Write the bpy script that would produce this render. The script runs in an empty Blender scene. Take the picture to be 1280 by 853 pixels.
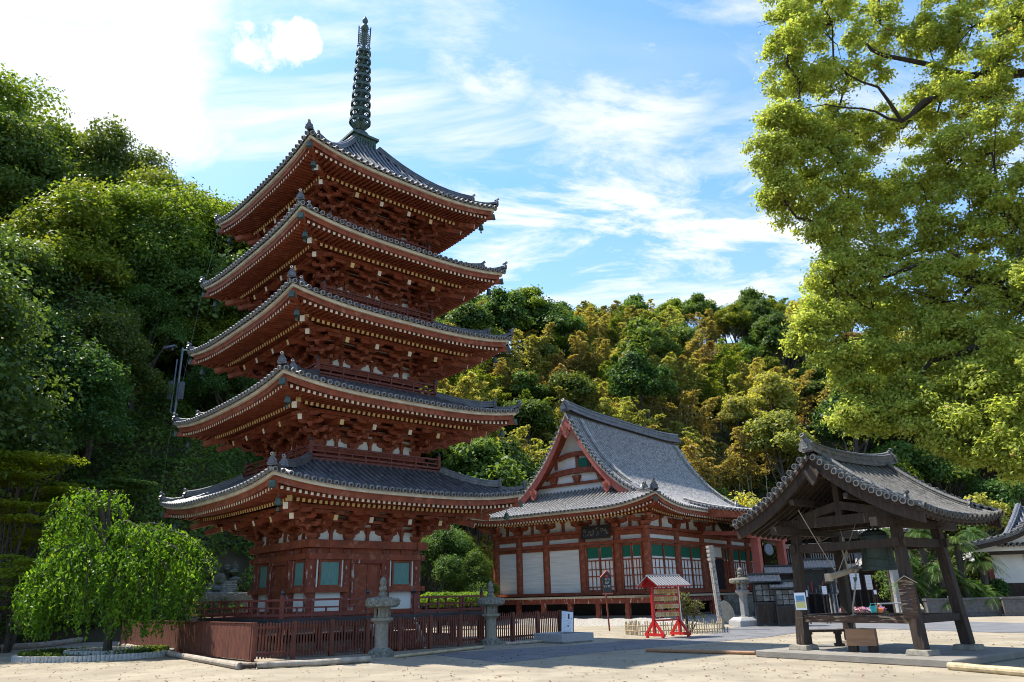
import bpy, math, random
import numpy as np
from mathutils import Vector, Matrix
R_ = math.radians
PI = math.pi
random.seed(7)
sc = bpy.context.scene
COL = sc.collection

# ------------------------------------------------------------------ camera
EYE = Vector((0, 0, 1.6))
PITCH, ROLL = R_(18.9893), R_(-1.3514)
FW = Vector((0, math.cos(PITCH), math.sin(PITCH)))
UP0 = Vector((0, -math.sin(PITCH), math.cos(PITCH)))
RT = Vector((1, 0, 0)) * math.cos(ROLL) + UP0 * math.sin(ROLL)
UP = -Vector((1, 0, 0)) * math.sin(ROLL) + UP0 * math.cos(ROLL)
cam = bpy.data.cameras.new("camera")
cam_o = bpy.data.objects.new("camera", cam)
COL.objects.link(cam_o)
cam.sensor_width = 36; cam.lens = 26.105
cam.clip_start = 0.1; cam.clip_end = 3000
cam_o.matrix_world = Matrix(((RT.x, UP.x, -FW.x, EYE.x), (RT.y, UP.y, -FW.y, EYE.y), (RT.z, UP.z, -FW.z, EYE.z), (0, 0, 0, 1)))
sc.camera = cam_o
sc.view_settings.view_transform = 'Standard'
sc.view_settings.look = 'None'
sc.view_settings.exposure = 1.04
sc.view_settings.gamma = 1.0
sc.view_settings.use_curve_mapping = False
sc.cycles.filter_width = 1.0
sc.cycles.max_bounces = 6
sc.cycles.transparent_max_bounces = 6

def ray(px, py):
    return (FW * 928.19 + RT * (px - 640) - UP * (py - 426.5)).normalized()
def gp(px, py, z=0.0):
    d = ray(px, py); t = (z - 1.6) / d.z
    return EYE + d * t
def at(px, py, Y):
    d = ray(px, py); return EYE + d * (Y / d.y)

# ------------------------------------------------------------------ sky and sun
SUN_EL = R_(59); SUN_AZ = R_(-62)      # clockwise from +Y
sun_dir = Vector((math.sin(SUN_AZ) * math.cos(SUN_EL), math.cos(SUN_AZ) * math.cos(SUN_EL), math.sin(SUN_EL)))
w = bpy.data.worlds.new("World"); sc.world = w; w.use_nodes = True
nt = w.node_tree; N = nt.nodes; Lk = nt.links
for n in list(N): N.remove(n)
out = N.new('ShaderNodeOutputWorld'); bg = N.new('ShaderNodeBackground')
bg.inputs['Strength'].default_value = 0.15
sky = N.new('ShaderNodeTexSky'); sky.sky_type = 'NISHITA'; sky.sun_disc = False
sky.sun_elevation = SUN_EL; sky.sun_rotation = SUN_AZ % (2 * PI)
sky.air_density = 1.0; sky.dust_density = 0.6; sky.ozone_density = 1.0
tc = N.new('ShaderNodeTexCoord')
sep = N.new('ShaderNodeSeparateXYZ'); Lk.new(tc.outputs['Generated'], sep.inputs[0])
def nmath(op, a, b=None, c=None, clamp=False):
    m = N.new('ShaderNodeMath'); m.operation = op; m.use_clamp = clamp
    for i, v in enumerate((a, b, c)):
        if v is None: continue
        if isinstance(v, (int, float)): m.inputs[i].default_value = v
        else: Lk.new(v, m.inputs[i])
    return m.outputs[0]
zc = nmath('ADD', nmath('MAXIMUM', sep.outputs[2], 0.0), 0.16)
comb = N.new('ShaderNodeCombineXYZ')
Lk.new(nmath('DIVIDE', sep.outputs[0], zc), comb.inputs[0]); Lk.new(nmath('DIVIDE', sep.outputs[1], zc), comb.inputs[1])
def mapped(rot, scl, src):
    mp = N.new('ShaderNodeMapping'); mp.inputs['Rotation'].default_value = (0, 0, rot); mp.inputs['Scale'].default_value = scl
    Lk.new(src, mp.inputs['Vector']); return mp.outputs[0]
def noise(vec, scale, detail, rough, dist=0.0):
    n = N.new('ShaderNodeTexNoise'); n.inputs['Scale'].default_value = scale; n.inputs['Detail'].default_value = detail
    n.inputs['Roughness'].default_value = rough; n.inputs['Distortion'].default_value = dist
    Lk.new(vec, n.inputs['Vector']); return n.outputs['Fac']
def ramp(v, a, b):
    m = N.new('ShaderNodeMapRange'); m.interpolation_type = 'SMOOTHSTEP'
    m.inputs['From Min'].default_value = a; m.inputs['From Max'].default_value = b
    Lk.new(v, m.inputs['Value']); return m.outputs[0]
def dirmask(px, py, a0, a1):
    d = ray(px, py)
    vm = N.new('ShaderNodeVectorMath'); vm.operation = 'DOT_PRODUCT'; vm.inputs[1].default_value = d
    Lk.new(tc.outputs['Generated'], vm.inputs[0])
    return ramp(vm.outputs['Value'], math.cos(R_(a1)), math.cos(R_(a0)))
# thin streaky cirrus
cir = noise(mapped(R_(-38), (0.55, 1.9, 1), comb.outputs[0]), 1.7, 10, 0.62, 0.9)
cir = nmath('MULTIPLY', ramp(cir, 0.44, 0.74), 1.0)
veil = noise(mapped(R_(-20), (0.8, 1.2, 1), comb.outputs[0]), 0.9, 5, 0.55, 0.4)
veil = nmath('MULTIPLY_ADD', ramp(veil, 0.38, 0.8), 0.42, 0.02)
# bright bank towards the sun, with billowed edge
edge = noise(mapped(0, (1, 1, 1), comb.outputs[0]), 3.2, 9, 0.6, 0.3)
bank = nmath('ADD', dirmask(40, 50, 1, 17), nmath('MULTIPLY', nmath('SUBTRACT', edge, 0.5), 1.9))
bank = ramp(bank, 0.40, 1.0)
# small cumulus and streaks thickened in a few places
fine = noise(mapped(R_(-30), (0.8, 1.5, 1), comb.outputs[0]), 3.4, 12, 0.66, 0.5)
def puff(px, py, rad, amp=1.6):
    m = nmath('ADD', dirmask(px, py, 0, rad), nmath('MULTIPLY', nmath('SUBTRACT', noise(tc.outputs['Generated'], 16, 10, 0.66), 0.5), amp))
    return ramp(m, 0.42, 0.95)
def wisp(px, py, rad, amt):
    m = nmath('MULTIPLY', dirmask(px, py, 0, rad), ramp(fine, 0.40, 0.66)); return nmath('MULTIPLY', m, amt)
cl = nmath('MAXIMUM', cir, veil)
for v in (bank, puff(312, 56, 2.5, 2.6), puff(346, 60, 2.9, 2.6), puff(376, 50, 2.1, 2.6), wisp(612, 60, 6, 1.1), wisp(790, 115, 8, .9), wisp(740, 130, 7, .8),
          wisp(650, 290, 8, 1.2), wisp(740, 280, 9, 1.3), wisp(815, 320, 6, 1.2), wisp(930, 300, 12, 1.1), wisp(240, 140, 9, 1.0), wisp(540, 200, 9, .5), wisp(880, 250, 7, 1.0)):
    cl = nmath('MAXIMUM', cl, v)
cl = nmath('MINIMUM', cl, 1.0)
# towards the hills the air is milkier
low = ramp(sep.outputs[2], 0.62, 0.30)
cl = nmath('MAXIMUM', cl, nmath('MULTIPLY', low, 0.18))
mix = N.new('ShaderNodeMix'); mix.data_type = 'RGBA'
tint = N.new('ShaderNodeMix'); tint.data_type = 'RGBA'; tint.blend_type = 'MULTIPLY'; tint.inputs['Factor'].default_value = 1
tint.inputs['B'].default_value = (0.56, 0.86, 1.10, 1); Lk.new(sky.outputs[0], tint.inputs['A'])
Lk.new(cl, mix.inputs['Factor']); Lk.new(tint.outputs['Result'], mix.inputs['A'])
mix.inputs['B'].default_value = (3.7, 3.8, 3.9, 1)
Lk.new(mix.outputs['Result'], bg.inputs['Color']); Lk.new(bg.outputs[0], out.inputs['Surface'])

sl = bpy.data.lights.new("sun", 'SUN'); sl.energy = 4.8; sl.angle = R_(0.53); sl.color = (1.0, 0.93, 0.82)
so = bpy.data.objects.new("sun", sl); COL.objects.link(so)
so.rotation_euler = sun_dir.to_track_quat('Z', 'Y').to_euler()
so.location = sun_dir * 100

# ------------------------------------------------------------------ materials
def mat(name, c1, c2=None, scale=4.0, rough=0.75, bump=0.15, bscale=None, stretch=(1, 1, 1), detail=6, lo=0.35, hi=0.65,
        c3=None, c3scale=1.2, c3lo=0.55, c3hi=0.7, metal=0.0, spec=0.4, coat=0.0, randobj=0.0):
    m = bpy.data.materials.new(name); m.use_nodes = True
    t = m.node_tree; n = t.nodes; l = t.links
    b = n['Principled BSDF']
    b.inputs['Roughness'].default_value = rough; b.inputs['Metallic'].default_value = metal
    b.inputs['Specular IOR Level'].default_value = spec
    b.inputs['Coat Weight'].default_value = coat
    tcn = n.new('ShaderNodeTexCoord'); mp = n.new('ShaderNodeMapping'); mp.inputs['Scale'].default_value = stretch
    l.new(tcn.outputs['Object'], mp.inputs['Vector'])
    def ns(sc_, d=detail):
        x = n.new('ShaderNodeTexNoise'); x.inputs['Scale'].default_value = sc_; x.inputs['Detail'].default_value = d
        x.inputs['Roughness'].default_value = 0.6
        l.new(mp.outputs[0], x.inputs['Vector']); return x.outputs['Fac']
    def mr(v, a, b_):
        x = n.new('ShaderNodeMapRange'); x.inputs['From Min'].default_value = a; x.inputs['From Max'].default_value = b_
        l.new(v, x.inputs['Value']); return x.outputs[0]
    c2 = c2 or tuple(x * 0.7 for x in c1)
    mx = n.new('ShaderNodeMix'); mx.data_type = 'RGBA'
    mx.inputs['A'].default_value = (*c1, 1); mx.inputs['B'].default_value = (*c2, 1)
    l.new(mr(ns(scale), lo, hi), mx.inputs['Factor'])
    res = mx.outputs['Result']
    if c3:
        m2 = n.new('ShaderNodeMix'); m2.data_type = 'RGBA'; m2.inputs['B'].default_value = (*c3, 1)
        l.new(res, m2.inputs['A']); l.new(mr(ns(c3scale, 8), c3lo, c3hi), m2.inputs['Factor']); res = m2.outputs['Result']
    if randobj:
        oi = n.new('ShaderNodeObjectInfo'); hs = n.new('ShaderNodeHueSaturation')
        l.new(res, hs.inputs['Color']); x = n.new('ShaderNodeMapRange')
        x.inputs['To Min'].default_value = 1 - randobj; x.inputs['To Max'].default_value = 1 + randobj
        l.new(oi.outputs['Random'], x.inputs['Value']); l.new(x.outputs[0], hs.inputs['Value']); res = hs.outputs['Color']
    l.new(res, b.inputs['Base Color'])
    if bump:
        bp = n.new('ShaderNodeBump'); bp.inputs['Strength'].default_value = min(1.0, bump * 3); bp.inputs['Distance'].default_value = 0.02
        l.new(ns(bscale or scale * 4), bp.inputs['Height']); l.new(bp.outputs[0], b.inputs['Normal'])
    return m

M = {}
M['red'] = mat('vermilion_wood', (0.245, 0.054, 0.020), (0.145, 0.032, 0.013), 3, 0.65, 0.12, c3=(0.30, 0.12, 0.075), c3scale=3.5, c3lo=0.55, c3hi=0.70)
M['red_worn'] = mat('worn_red_wood', (0.195, 0.040, 0.020), (0.12, 0.025, 0.014), 4, 0.7, 0.2, stretch=(1, 1, 0.35), c3=(0.40, 0.34, 0.30), c3scale=7, c3lo=0.57, c3hi=0.64)
M['red_pink'] = mat('sunlit_red_board', (0.42, 0.12, 0.09), (0.33, 0.08, 0.06), 2, 0.7, 0.1)  # red wood lightened to pink: grazing sun on gable and porch boards
M['red_rail'] = mat('dull_red_rail', (0.165, 0.036, 0.026), (0.10, 0.024, 0.018), 5, 0.6, 0.15, c3=(0.32, 0.2, 0.2), c3scale=5, c3lo=0.6, c3hi=0.72)
M['red_fence'] = mat('brown_red_picket', (0.165, 0.048, 0.026), (0.09, 0.028, 0.018), 6, 0.75, 0.2, stretch=(1, 1, 0.4), randobj=0)
M['red_bright'] = mat('bright_red_paint', (0.50, 0.02, 0.02), (0.38, 0.015, 0.015), 5, 0.4, 0.05)
M['cream'] = mat('cream_board', (0.60, 0.54, 0.43), (0.42, 0.36, 0.28), 2.2, 0.8, 0.1, c3=(0.12, 0.09, 0.07), c3scale=3, c3lo=0.66, c3hi=0.74)
M['ochre'] = mat('ochre_rafter_end', (0.62, 0.46, 0.20), (0.5, 0.38, 0.2), 3, 0.8, 0.0)
M['whiteend'] = mat('white_rafter_end', (0.66, 0.60, 0.48), (0.5, 0.42, 0.33), 5, 0.8, 0.0)
M['plaster'] = mat('white_plaster', (0.70, 0.70, 0.68), (0.60, 0.60, 0.58), 1.5, 0.9, 0.05, c3=(0.45, 0.43, 0.39), c3scale=2.0, c3lo=0.62, c3hi=0.8)
M['plank'] = mat('white_plank_wall', (0.66, 0.66, 0.62), (0.50, 0.50, 0.47), 2, 0.9, 0.1, stretch=(0.3, 0.3, 6), c3=(0.34, 0.34, 0.32), c3scale=1.2, c3lo=0.62, c3hi=0.8)
M['tile'] = mat('smoked_tile', (0.12, 0.122, 0.135), (0.055, 0.058, 0.068), 3, 0.42, 0.2, c3=(0.22, 0.21, 0.20), c3scale=5, c3lo=0.58, c3hi=0.74, spec=0.5)
M['tile_cap'] = mat('tile_end_rim', (0.28, 0.28, 0.27), (0.12, 0.12, 0.12), 6, 0.6, 0.1)
M['tile_dark'] = mat('tile_end_face', (0.025, 0.025, 0.03), (0.06, 0.06, 0.06), 8, 0.6, 0.1)
M['tile_hall'] = mat('weathered_tile', (0.38, 0.36, 0.335), (0.13, 0.127, 0.12), 6, 0.5, 0.25, c3=(0.26, 0.20, 0.16), c3scale=7, c3lo=0.58, c3hi=0.72, spec=0.5)
M['tile_pan'] = mat('pan_tile', (0.09, 0.09, 0.095), (0.045, 0.045, 0.05), 4, .6, .3)
M['tile_pan_hall'] = mat('pan_tile_weathered', (0.17, 0.163, 0.15), (0.07, 0.068, 0.064), 6, .6, .3)
M['tile_cap_dull'] = mat('tile_end_dull', (0.13, 0.125, 0.12), (0.06, 0.06, 0.06), 6, .7, .1)
M['tile_bell'] = mat('mossy_grey_tile', (0.17, 0.165, 0.16), (0.075, 0.075, 0.075), 6, 0.6, 0.3, c3=(0.26, 0.16, 0.10), c3scale=5, c3lo=0.64, c3hi=0.74)
M['teal'] = mat('teal_shutter', (0.13, 0.27, 0.25), (0.08, 0.19, 0.18), 8, 0.7, 0.1, stretch=(3, 3, 0.4), c3=(0.24, 0.22, 0.12), c3scale=6, c3lo=0.68, c3hi=0.76)
M['green'] = mat('green_shutter', (0.0, 0.11, 0.065), (0.0, 0.085, 0.05), 5, 0.6, 0.05)
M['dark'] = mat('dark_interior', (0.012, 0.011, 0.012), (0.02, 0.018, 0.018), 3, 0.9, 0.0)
M['black'] = mat('black_lacquer', (0.018, 0.018, 0.022), (0.03, 0.03, 0.035), 5, 0.5, 0.05)
M['capmetal'] = mat('dark_cap_metal', (0.03, 0.035, 0.045), (0.06, 0.07, 0.08), 8, 0.4, 0.1, metal=0.5)
M['bronze'] = mat('green_bronze', (0.07, 0.115, 0.095), (0.035, 0.05, 0.045), 6, 0.55, 0.2, metal=0.3)
M['bellmetal'] = mat('bell_patina', (0.05, 0.07, 0.055), (0.03, 0.04, 0.035), 2.5, 0.6, 0.15, metal=0.2)
M['stone'] = mat('granite', (0.30, 0.27, 0.215), (0.19, 0.17, 0.135), 9, 0.9, 0.4, bscale=40, c3=(0.13, 0.13, 0.115), c3scale=4, c3lo=0.55, c3hi=0.72)
M['stone_old'] = mat('lichened_granite', (0.21, 0.20, 0.165), (0.10, 0.096, 0.08), 12, 0.95, 0.5, bscale=30, c3=(0.36, 0.36, 0.32), c3scale=10, c3lo=0.58, c3hi=0.66)
M['stone_new'] = mat('pale_cut_stone', (0.33, 0.33, 0.34), (0.26, 0.26, 0.27), 14, 0.6, 0.1)
M['stone_dark'] = mat('dark_planter_stone', (0.13, 0.125, 0.125), (0.08, 0.078, 0.08), 6, 0.85, 0.4)
M['concrete'] = mat('concrete_slab', (0.235, 0.215, 0.185), (0.17, 0.157, 0.137), 1.6, 0.9, 0.25, bscale=30, c3=(0.15, 0.14, 0.13), c3scale=2.5, c3lo=0.6, c3hi=0.75)
M['darkwood'] = mat('old_dark_timber', (0.048, 0.030, 0.020), (0.020, 0.013, 0.010), 5, 0.75, 0.5, stretch=(3, 3, 0.35), c3=(0.14, 0.095, 0.06), c3scale=6, c3lo=0.6, c3hi=0.74)
M['paintwood'] = mat('peeling_timber', (0.11, 0.06, 0.035), (0.03, 0.02, 0.015), 6, 0.8, 0.5, stretch=(0.5, 0.5, 3), c3=(0.36, 0.27, 0.18), c3scale=5, c3lo=0.55, c3hi=0.62)
M['wood'] = mat('plain_wood', (0.30, 0.16, 0.08), (0.22, 0.11, 0.055), 5, 0.6, 0.15, stretch=(0.4, 3, 3))
M['palewood'] = mat('pale_wood', (0.42, 0.34, 0.24), (0.30, 0.23, 0.16), 8, 0.8, 0.2)
M['logwood'] = mat('grey_peeled_log', (0.40, 0.34, 0.27), (0.24, 0.20, 0.16), 5, 0.85, 0.3, stretch=(1, 1, 1), c3=(0.14, 0.11, 0.09), c3scale=6, c3lo=0.6, c3hi=0.7)
M['bamboo'] = mat('dry_bamboo', (0.46, 0.37, 0.22), (0.28, 0.22, 0.13), 8, 0.6, 0.1)
M['rope'] = mat('rope', (0.36, 0.31, 0.24), (0.25, 0.21, 0.16), 30, 0.9, 0.2)
M['white'] = mat('white_paint', (0.78, 0.78, 0.76), (0.70, 0.70, 0.69), 5, 0.6, 0.02)
M['paper'] = mat('white_paper', (0.74, 0.77, 0.84), (0.66, 0.70, 0.78), 5, 0.7, 0.0)
M['ink'] = mat('ink', (0.03, 0.04, 0.07), (0.05, 0.06, 0.09), 5, 0.8, 0.0)
M['blue'] = mat('blue_print', (0.08, 0.20, 0.42), (0.12, 0.32, 0.45), 20, 0.6, 0.0)
M['yellow'] = mat('yellow_print', (0.60, 0.52, 0.20), (0.5, 0.5, 0.2), 20, 0.6, 0.0)
M['orange'] = mat('orange_plastic', (0.75, 0.18, 0.03), None, 5, 0.4, 0.0)
M['cyan'] = mat('cyan_plastic', (0.03, 0.38, 0.42), None, 5, 0.4, 0.0)
M['pink'] = mat('pink_petals', (0.60, 0.22, 0.32), (0.62, 0.42, 0.36), 14, 0.8, 0.0)
M['purple'] = mat('purple_petals', (0.24, 0.10, 0.34), (0.5, 0.35, 0.5), 14, 0.8, 0.0)
M['gold'] = mat('dull_gold', (0.50, 0.40, 0.22), (0.3, 0.24, 0.13), 20, 0.5, 0.0, metal=0.4)
M['grey_metal'] = mat('grey_metal', (0.16, 0.17, 0.20), (0.12, 0.13, 0.15), 6, 0.5, 0.05, metal=0.4)
M['bark_dark'] = mat('camphor_bark', (0.045, 0.036, 0.028), (0.022, 0.018, 0.014), 5, .95, .6, stretch=(1, 1, .3))
M['bark'] = mat('bark', (0.085, 0.070, 0.055), (0.04, 0.034, 0.028), 5, 0.95, 0.6, stretch=(1, 1, 0.3), c3=(0.15, 0.14, 0.12), c3scale=3, c3lo=0.6, c3hi=0.7)
M['culm'] = mat('bamboo_culm', (0.30, 0.30, 0.22), (0.20, 0.22, 0.15), 3, 0.7, 0.0, randobj=0.3)
M['water'] = mat('basin_water', (0.03, 0.05, 0.06), (0.02, 0.04, 0.05), 3, 0.04, 0.0, spec=0.9)
M['ema1'] = mat('votive_wood', (0.58, 0.36, 0.13), (0.44, 0.26, 0.10), 30, 0.8, 0.0)
M['ema2'] = mat('votive_pale', (0.66, 0.50, 0.28), (0.5, 0.36, 0.2), 30, 0.8, 0.0)

def leafmat(name, dark, light, trans=0.35, rnd=0.12, hue=0.015, alt=None, tcol=None):
    m = bpy.data.materials.new(name); m.use_nodes = True
    t = m.node_tree; n = t.nodes; l = t.links
    b = n['Principled BSDF']; b.inputs['Roughness'].default_value = 0.5; b.inputs['Specular IOR Level'].default_value = 0.16
    a = n.new('ShaderNodeAttribute'); a.attribute_name = 'v'
    cr = n.new('ShaderNodeValToRGB'); cr.color_ramp.elements[0].color = (*dark, 1); cr.color_ramp.elements[1].color = (*light, 1)
    if alt:
        e = cr.color_ramp.elements.new(0.93); e.color = (*light, 1); cr.color_ramp.elements[2].color = (*alt, 1)
    l.new(a.outputs['Fac'], cr.inputs[0])
    oi = n.new('ShaderNodeObjectInfo'); hs = n.new('ShaderNodeHueSaturation')
    x = n.new('ShaderNodeMapRange'); x.inputs['To Min'].default_value = 0.5 - hue; x.inputs['To Max'].default_value = 0.5 + hue
    y = n.new('ShaderNodeMapRange'); y.inputs['To Min'].default_value = 1 - rnd; y.inputs['To Max'].default_value = 1 + rnd
    mu = n.new('ShaderNodeMath'); mu.operation = 'MULTIPLY'; mu.inputs[1].default_value = 7.31
    fr = n.new('ShaderNodeMath'); fr.operation = 'FRACT'
    l.new(oi.outputs['Random'], mu.inputs[0]); l.new(mu.outputs[0], fr.inputs[0])
    l.new(oi.outputs['Random'], x.inputs['Value']); l.new(fr.outputs[0], y.inputs['Value'])
    l.new(x.outputs[0], hs.inputs['Hue']); l.new(y.outputs[0], hs.inputs['Value']); l.new(cr.outputs[0], hs.inputs['Color'])
    l.new(hs.outputs[0], b.inputs['Base Color'])
    tr = n.new('ShaderNodeBsdfTranslucent')
    g = n.new('ShaderNodeMix'); g.data_type = 'RGBA'; g.blend_type = 'MULTIPLY'; g.inputs['Factor'].default_value = 1
    g.inputs['B'].default_value = (*(tcol or (1.7, 1.55, 0.6)), 1)
    l.new(hs.outputs[0], g.inputs['A']); l.new(g.outputs['Result'], tr.inputs['Color'])
    mxs = n.new('ShaderNodeMixShader'); mxs.inputs[0].default_value = trans
    l.new(b.outputs[0], mxs.inputs[1]); l.new(tr.outputs[0], mxs.inputs[2])
    l.new(mxs.outputs[0], n['Material Output'].inputs['Surface'])
    return m
M['lf_green'] = leafmat('leaf_green', (0.045, 0.09, 0.02), (0.15, 0.22, 0.05), 0.42, 0.22, 0.02)
M['lf_dark'] = leafmat('leaf_dark', (0.036, 0.08, 0.020), (0.115, 0.19, 0.05), 0.38, 0.25, 0.02)
M['lf_yellow'] = leafmat('leaf_yellow_green', (0.07, 0.12, 0.014), (0.24, 0.28, 0.035), 0.45, 0.2, 0.02)
M['lf_gold'] = leafmat('leaf_golden', (0.16, 0.14, 0.04), (0.42, 0.35, 0.10), 0.42, 0.2, 0.025)
M['lf_bamboo'] = leafmat('leaf_bamboo', (0.16, 0.17, 0.045), (0.44, 0.42, 0.11), 0.46, 0.22, 0.03)
M['lf_rust'] = leafmat('leaf_rust', (0.13, 0.08, 0.025), (0.34, 0.22, 0.06), 0.35, 0.2, 0.02)
M['lf_camphor'] = leafmat('leaf_camphor', (0.20, 0.245, 0.045), (0.53, 0.58, 0.13), 0.55, 0.0, 0.0, alt=(0.36, 0.26, 0.10), tcol=(1.35, 1.35, 0.75))
M['lf_weep'] = leafmat('leaf_weeping', (0.04, 0.11, 0.012), (0.18, 0.33, 0.03), 0.45, 0.0, 0.0, alt=(0.30, 0.34, 0.05))
M['lf_maple'] = leafmat('leaf_maple', (0.10, 0.15, 0.015), (0.28, 0.33, 0.03), 0.5, 0.05, 0.01)
M['lf_olive'] = leafmat('leaf_olive', (0.05, 0.06, 0.02), (0.16, 0.16, 0.06), 0.3, 0.0, 0.0)
M['lf_cycad'] = leafmat('leaf_cycad', (0.03, 0.07, 0.015), (0.10, 0.16, 0.03), 0.2, 0.1, 0.01, alt=(0.34, 0.26, 0.07))
M['lf_hedge'] = leafmat('leaf_hedge', (0.07, 0.15, 0.012), (0.22, 0.34, 0.025), 0.4, 0.0, 0.0)

# ------------------------------------------------------------------ mesh builder
class MB:
    def __init__(s): s.v = []; s.f = []; s.m = []; s.T = None
    def add(s, vs, fs, m=0):
        o = len(s.v)
        if s.T is not None: vs = [tuple(s.T @ Vector(p)) for p in vs]
        s.v.extend([tuple(p) for p in vs]); s.f.extend([tuple(i + o for i in f) for f in fs]); s.m.extend([m] * len(fs))
    BF = ((0, 3, 2, 1), (4, 5, 6, 7), (0, 1, 5, 4), (1, 2, 6, 5), (2, 3, 7, 6), (3, 0, 4, 7))
    def box(s, x0, x1, y0, y1, z0, z1, m=0):
        s.add([(x0, y0, z0), (x1, y0, z0), (x1, y1, z0), (x0, y1, z0), (x0, y0, z1), (x1, y0, z1), (x1, y1, z1), (x0, y1, z1)], s.BF, m)
    def cbox(s, c, sx, sy, sz, m=0, rz=0.0):
        ca, sa = math.cos(rz), math.sin(rz); P = []
        for z in (-sz / 2, sz / 2):
            for x, y in ((-sx / 2, -sy / 2), (sx / 2, -sy / 2), (sx / 2, sy / 2), (-sx / 2, sy / 2)):
                P.append((c[0] + x * ca - y * sa, c[1] + x * sa + y * ca, c[2] + z))
        s.add(P, s.BF, m)
    def frust(s, c, a0, b0, a1, b1, h, m=0):
        s.add([(c[0] + x * a, c[1] + y * b, c[2] + z) for a, b, z in ((a0, b0, 0), (a1, b1, h)) for x, y in ((-1, -1), (1, -1), (1, 1), (-1, 1))], s.BF, m)
    def beam(s, p0, p1, w, h, m=0, up=(0, 0, 1), endm=None, w1=None, h1=None):
        p0 = Vector(p0); p1 = Vector(p1); d = (p1 - p0).normalized(); up = Vector(up)
        x = d.cross(up)
        if x.length < 1e-4: x = d.cross(Vector((0, 1, 0)))
        x.normalize(); y = x.cross(d).normalized()
        P = []
        for p, ww, hh in ((p0, w, h), (p1, w1 or w, h1 or h)):
            for a, b in ((-1, -1), (1, -1), (1, 1), (-1, 1)): P.append(p + x * a * ww / 2 + y * b * hh / 2)
        s.add(P, s.BF, m)
        if endm is not None: s.m[-5] = endm if False else s.m[-5]; s.m[-5] = endm
    def tube(s, pts, rads, n=8, m=0, cap=True, capm=None):
        pts = [Vector(p) for p in pts]
        if not hasattr(rads, '__len__'): rads = [rads] * len(pts)
        V = []; ref = None
        for i, p in enumerate(pts):
            d = (pts[min(i + 1, len(pts) - 1)] - pts[max(i - 1, 0)]).normalized()
            if ref is None: ref = Vector((0, 0, 1)) if abs(d.z) < 0.9 else Vector((1, 0, 0))
            x = d.cross(ref).normalized(); y = x.cross(d).normalized(); ref = y
            for k in range(n):
                a = 2 * PI * k / n; V.append(p + (x * math.cos(a) + y * math.sin(a)) * rads[i])
        F = [(i * n + k, i * n + (k + 1) % n, (i + 1) * n + (k + 1) % n, (i + 1) * n + k) for i in range(len(pts) - 1) for k in range(n)]
        s.add(V, F, m)
        if cap:
            o = (len(pts) - 1) * n
            b = len(s.v) - len(V)
            s.f.append(tuple(b + k for k in reversed(range(n)))); s.m.append(m if capm is None else capm)
            s.f.append(tuple(b + o + k for k in range(n))); s.m.append(m if capm is None else capm)
    def lathe(s, prof, n=16, c=(0, 0, 0), m=0, ph=0.0):
        V = [(c[0] + r * math.cos(ph + 2 * PI * k / n), c[1] + r * math.sin(ph + 2 * PI * k / n), c[2] + z) for r, z in prof for k in range(n)]
        F = [(i * n + k, i * n + (k + 1) % n, (i + 1) * n + (k + 1) % n, (i + 1) * n + k) for i in range(len(prof) - 1) for k in range(n)]
        s.add(V, F, m)
    def grid(s, fn, nu, nv, m=0):
        V = [fn(i / nu, j / nv) for j in range(nv + 1) for i in range(nu + 1)]
        F = [(j * (nu + 1) + i, j * (nu + 1) + i + 1, (j + 1) * (nu + 1) + i + 1, (j + 1) * (nu + 1) + i) for j in range(nv) for i in range(nu)]
        s.add(V, F, m)
    def prism(s, pts, d, m=0):     # polygon pts (3D) extruded by vector d
        d = Vector(d); n = len(pts); V = [Vector(p) for p in pts] + [Vector(p) + d for p in pts]
        s.add(V, [tuple(range(n))[::-1], tuple(range(n, 2 * n))] + [(i, (i + 1) % n, n + (i + 1) % n, n + i) for i in range(n)], m)
    def build(s, name, mats, parent=None, smooth=False, loc=None, bevel=0):
        me = bpy.data.meshes.new(name); me.from_pydata(s.v, [], s.f)
        if not isinstance(mats, (list, tuple)): mats = [mats]
        for x in mats: me.materials.append(M[x] if isinstance(x, str) else x)
        if len(mats) > 1: me.polygons.foreach_set('material_index', s.m)
        if smooth: me.polygons.foreach_set('use_smooth', [True] * len(me.polygons))
        me.update()
        o = bpy.data.objects.new(name, me); COL.objects.link(o)
        if parent: o.parent = parent
        if loc is not None: o.location = loc
        if bevel:
            b = o.modifiers.new('bevel', 'BEVEL'); b.width = bevel; b.segments = 1; b.limit_method = 'ANGLE'; b.angle_limit = R_(40)
        return o
def thing(name, label, cat, loc=(0, 0, 0), rz=0.0, group=None):
    o = bpy.data.objects.new(name, None); COL.objects.link(o); o.empty_display_size = 0.2
    o.location = loc; o.rotation_euler = (0, 0, rz); o['label'] = label; o['category'] = cat
    if group: o['group'] = group
    return o
def tag(o, label, cat, group=None):
    o['label'] = label; o['category'] = cat
    if group: o['group'] = group
    return o
def copy_obj(o, parent=None, loc=None, rot=None, scale=None):
    c = o.copy(); COL.objects.link(c)
    if parent: c.parent = parent
    if loc is not None: c.location = loc
    if rot is not None: c.rotation_euler = rot
    if scale is not None: c.scale = scale
    return c
def dup(root, loc, rz=0, scale=None, label=None, group=None):
    r = copy_obj(root, None, loc, (0, 0, rz), scale)
    if label: r['label'] = label
    if group: r['group'] = group
    for ch in root.children:
        c = copy_obj(ch, r)
        for g in ch.children: copy_obj(g, c)
    return r

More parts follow.
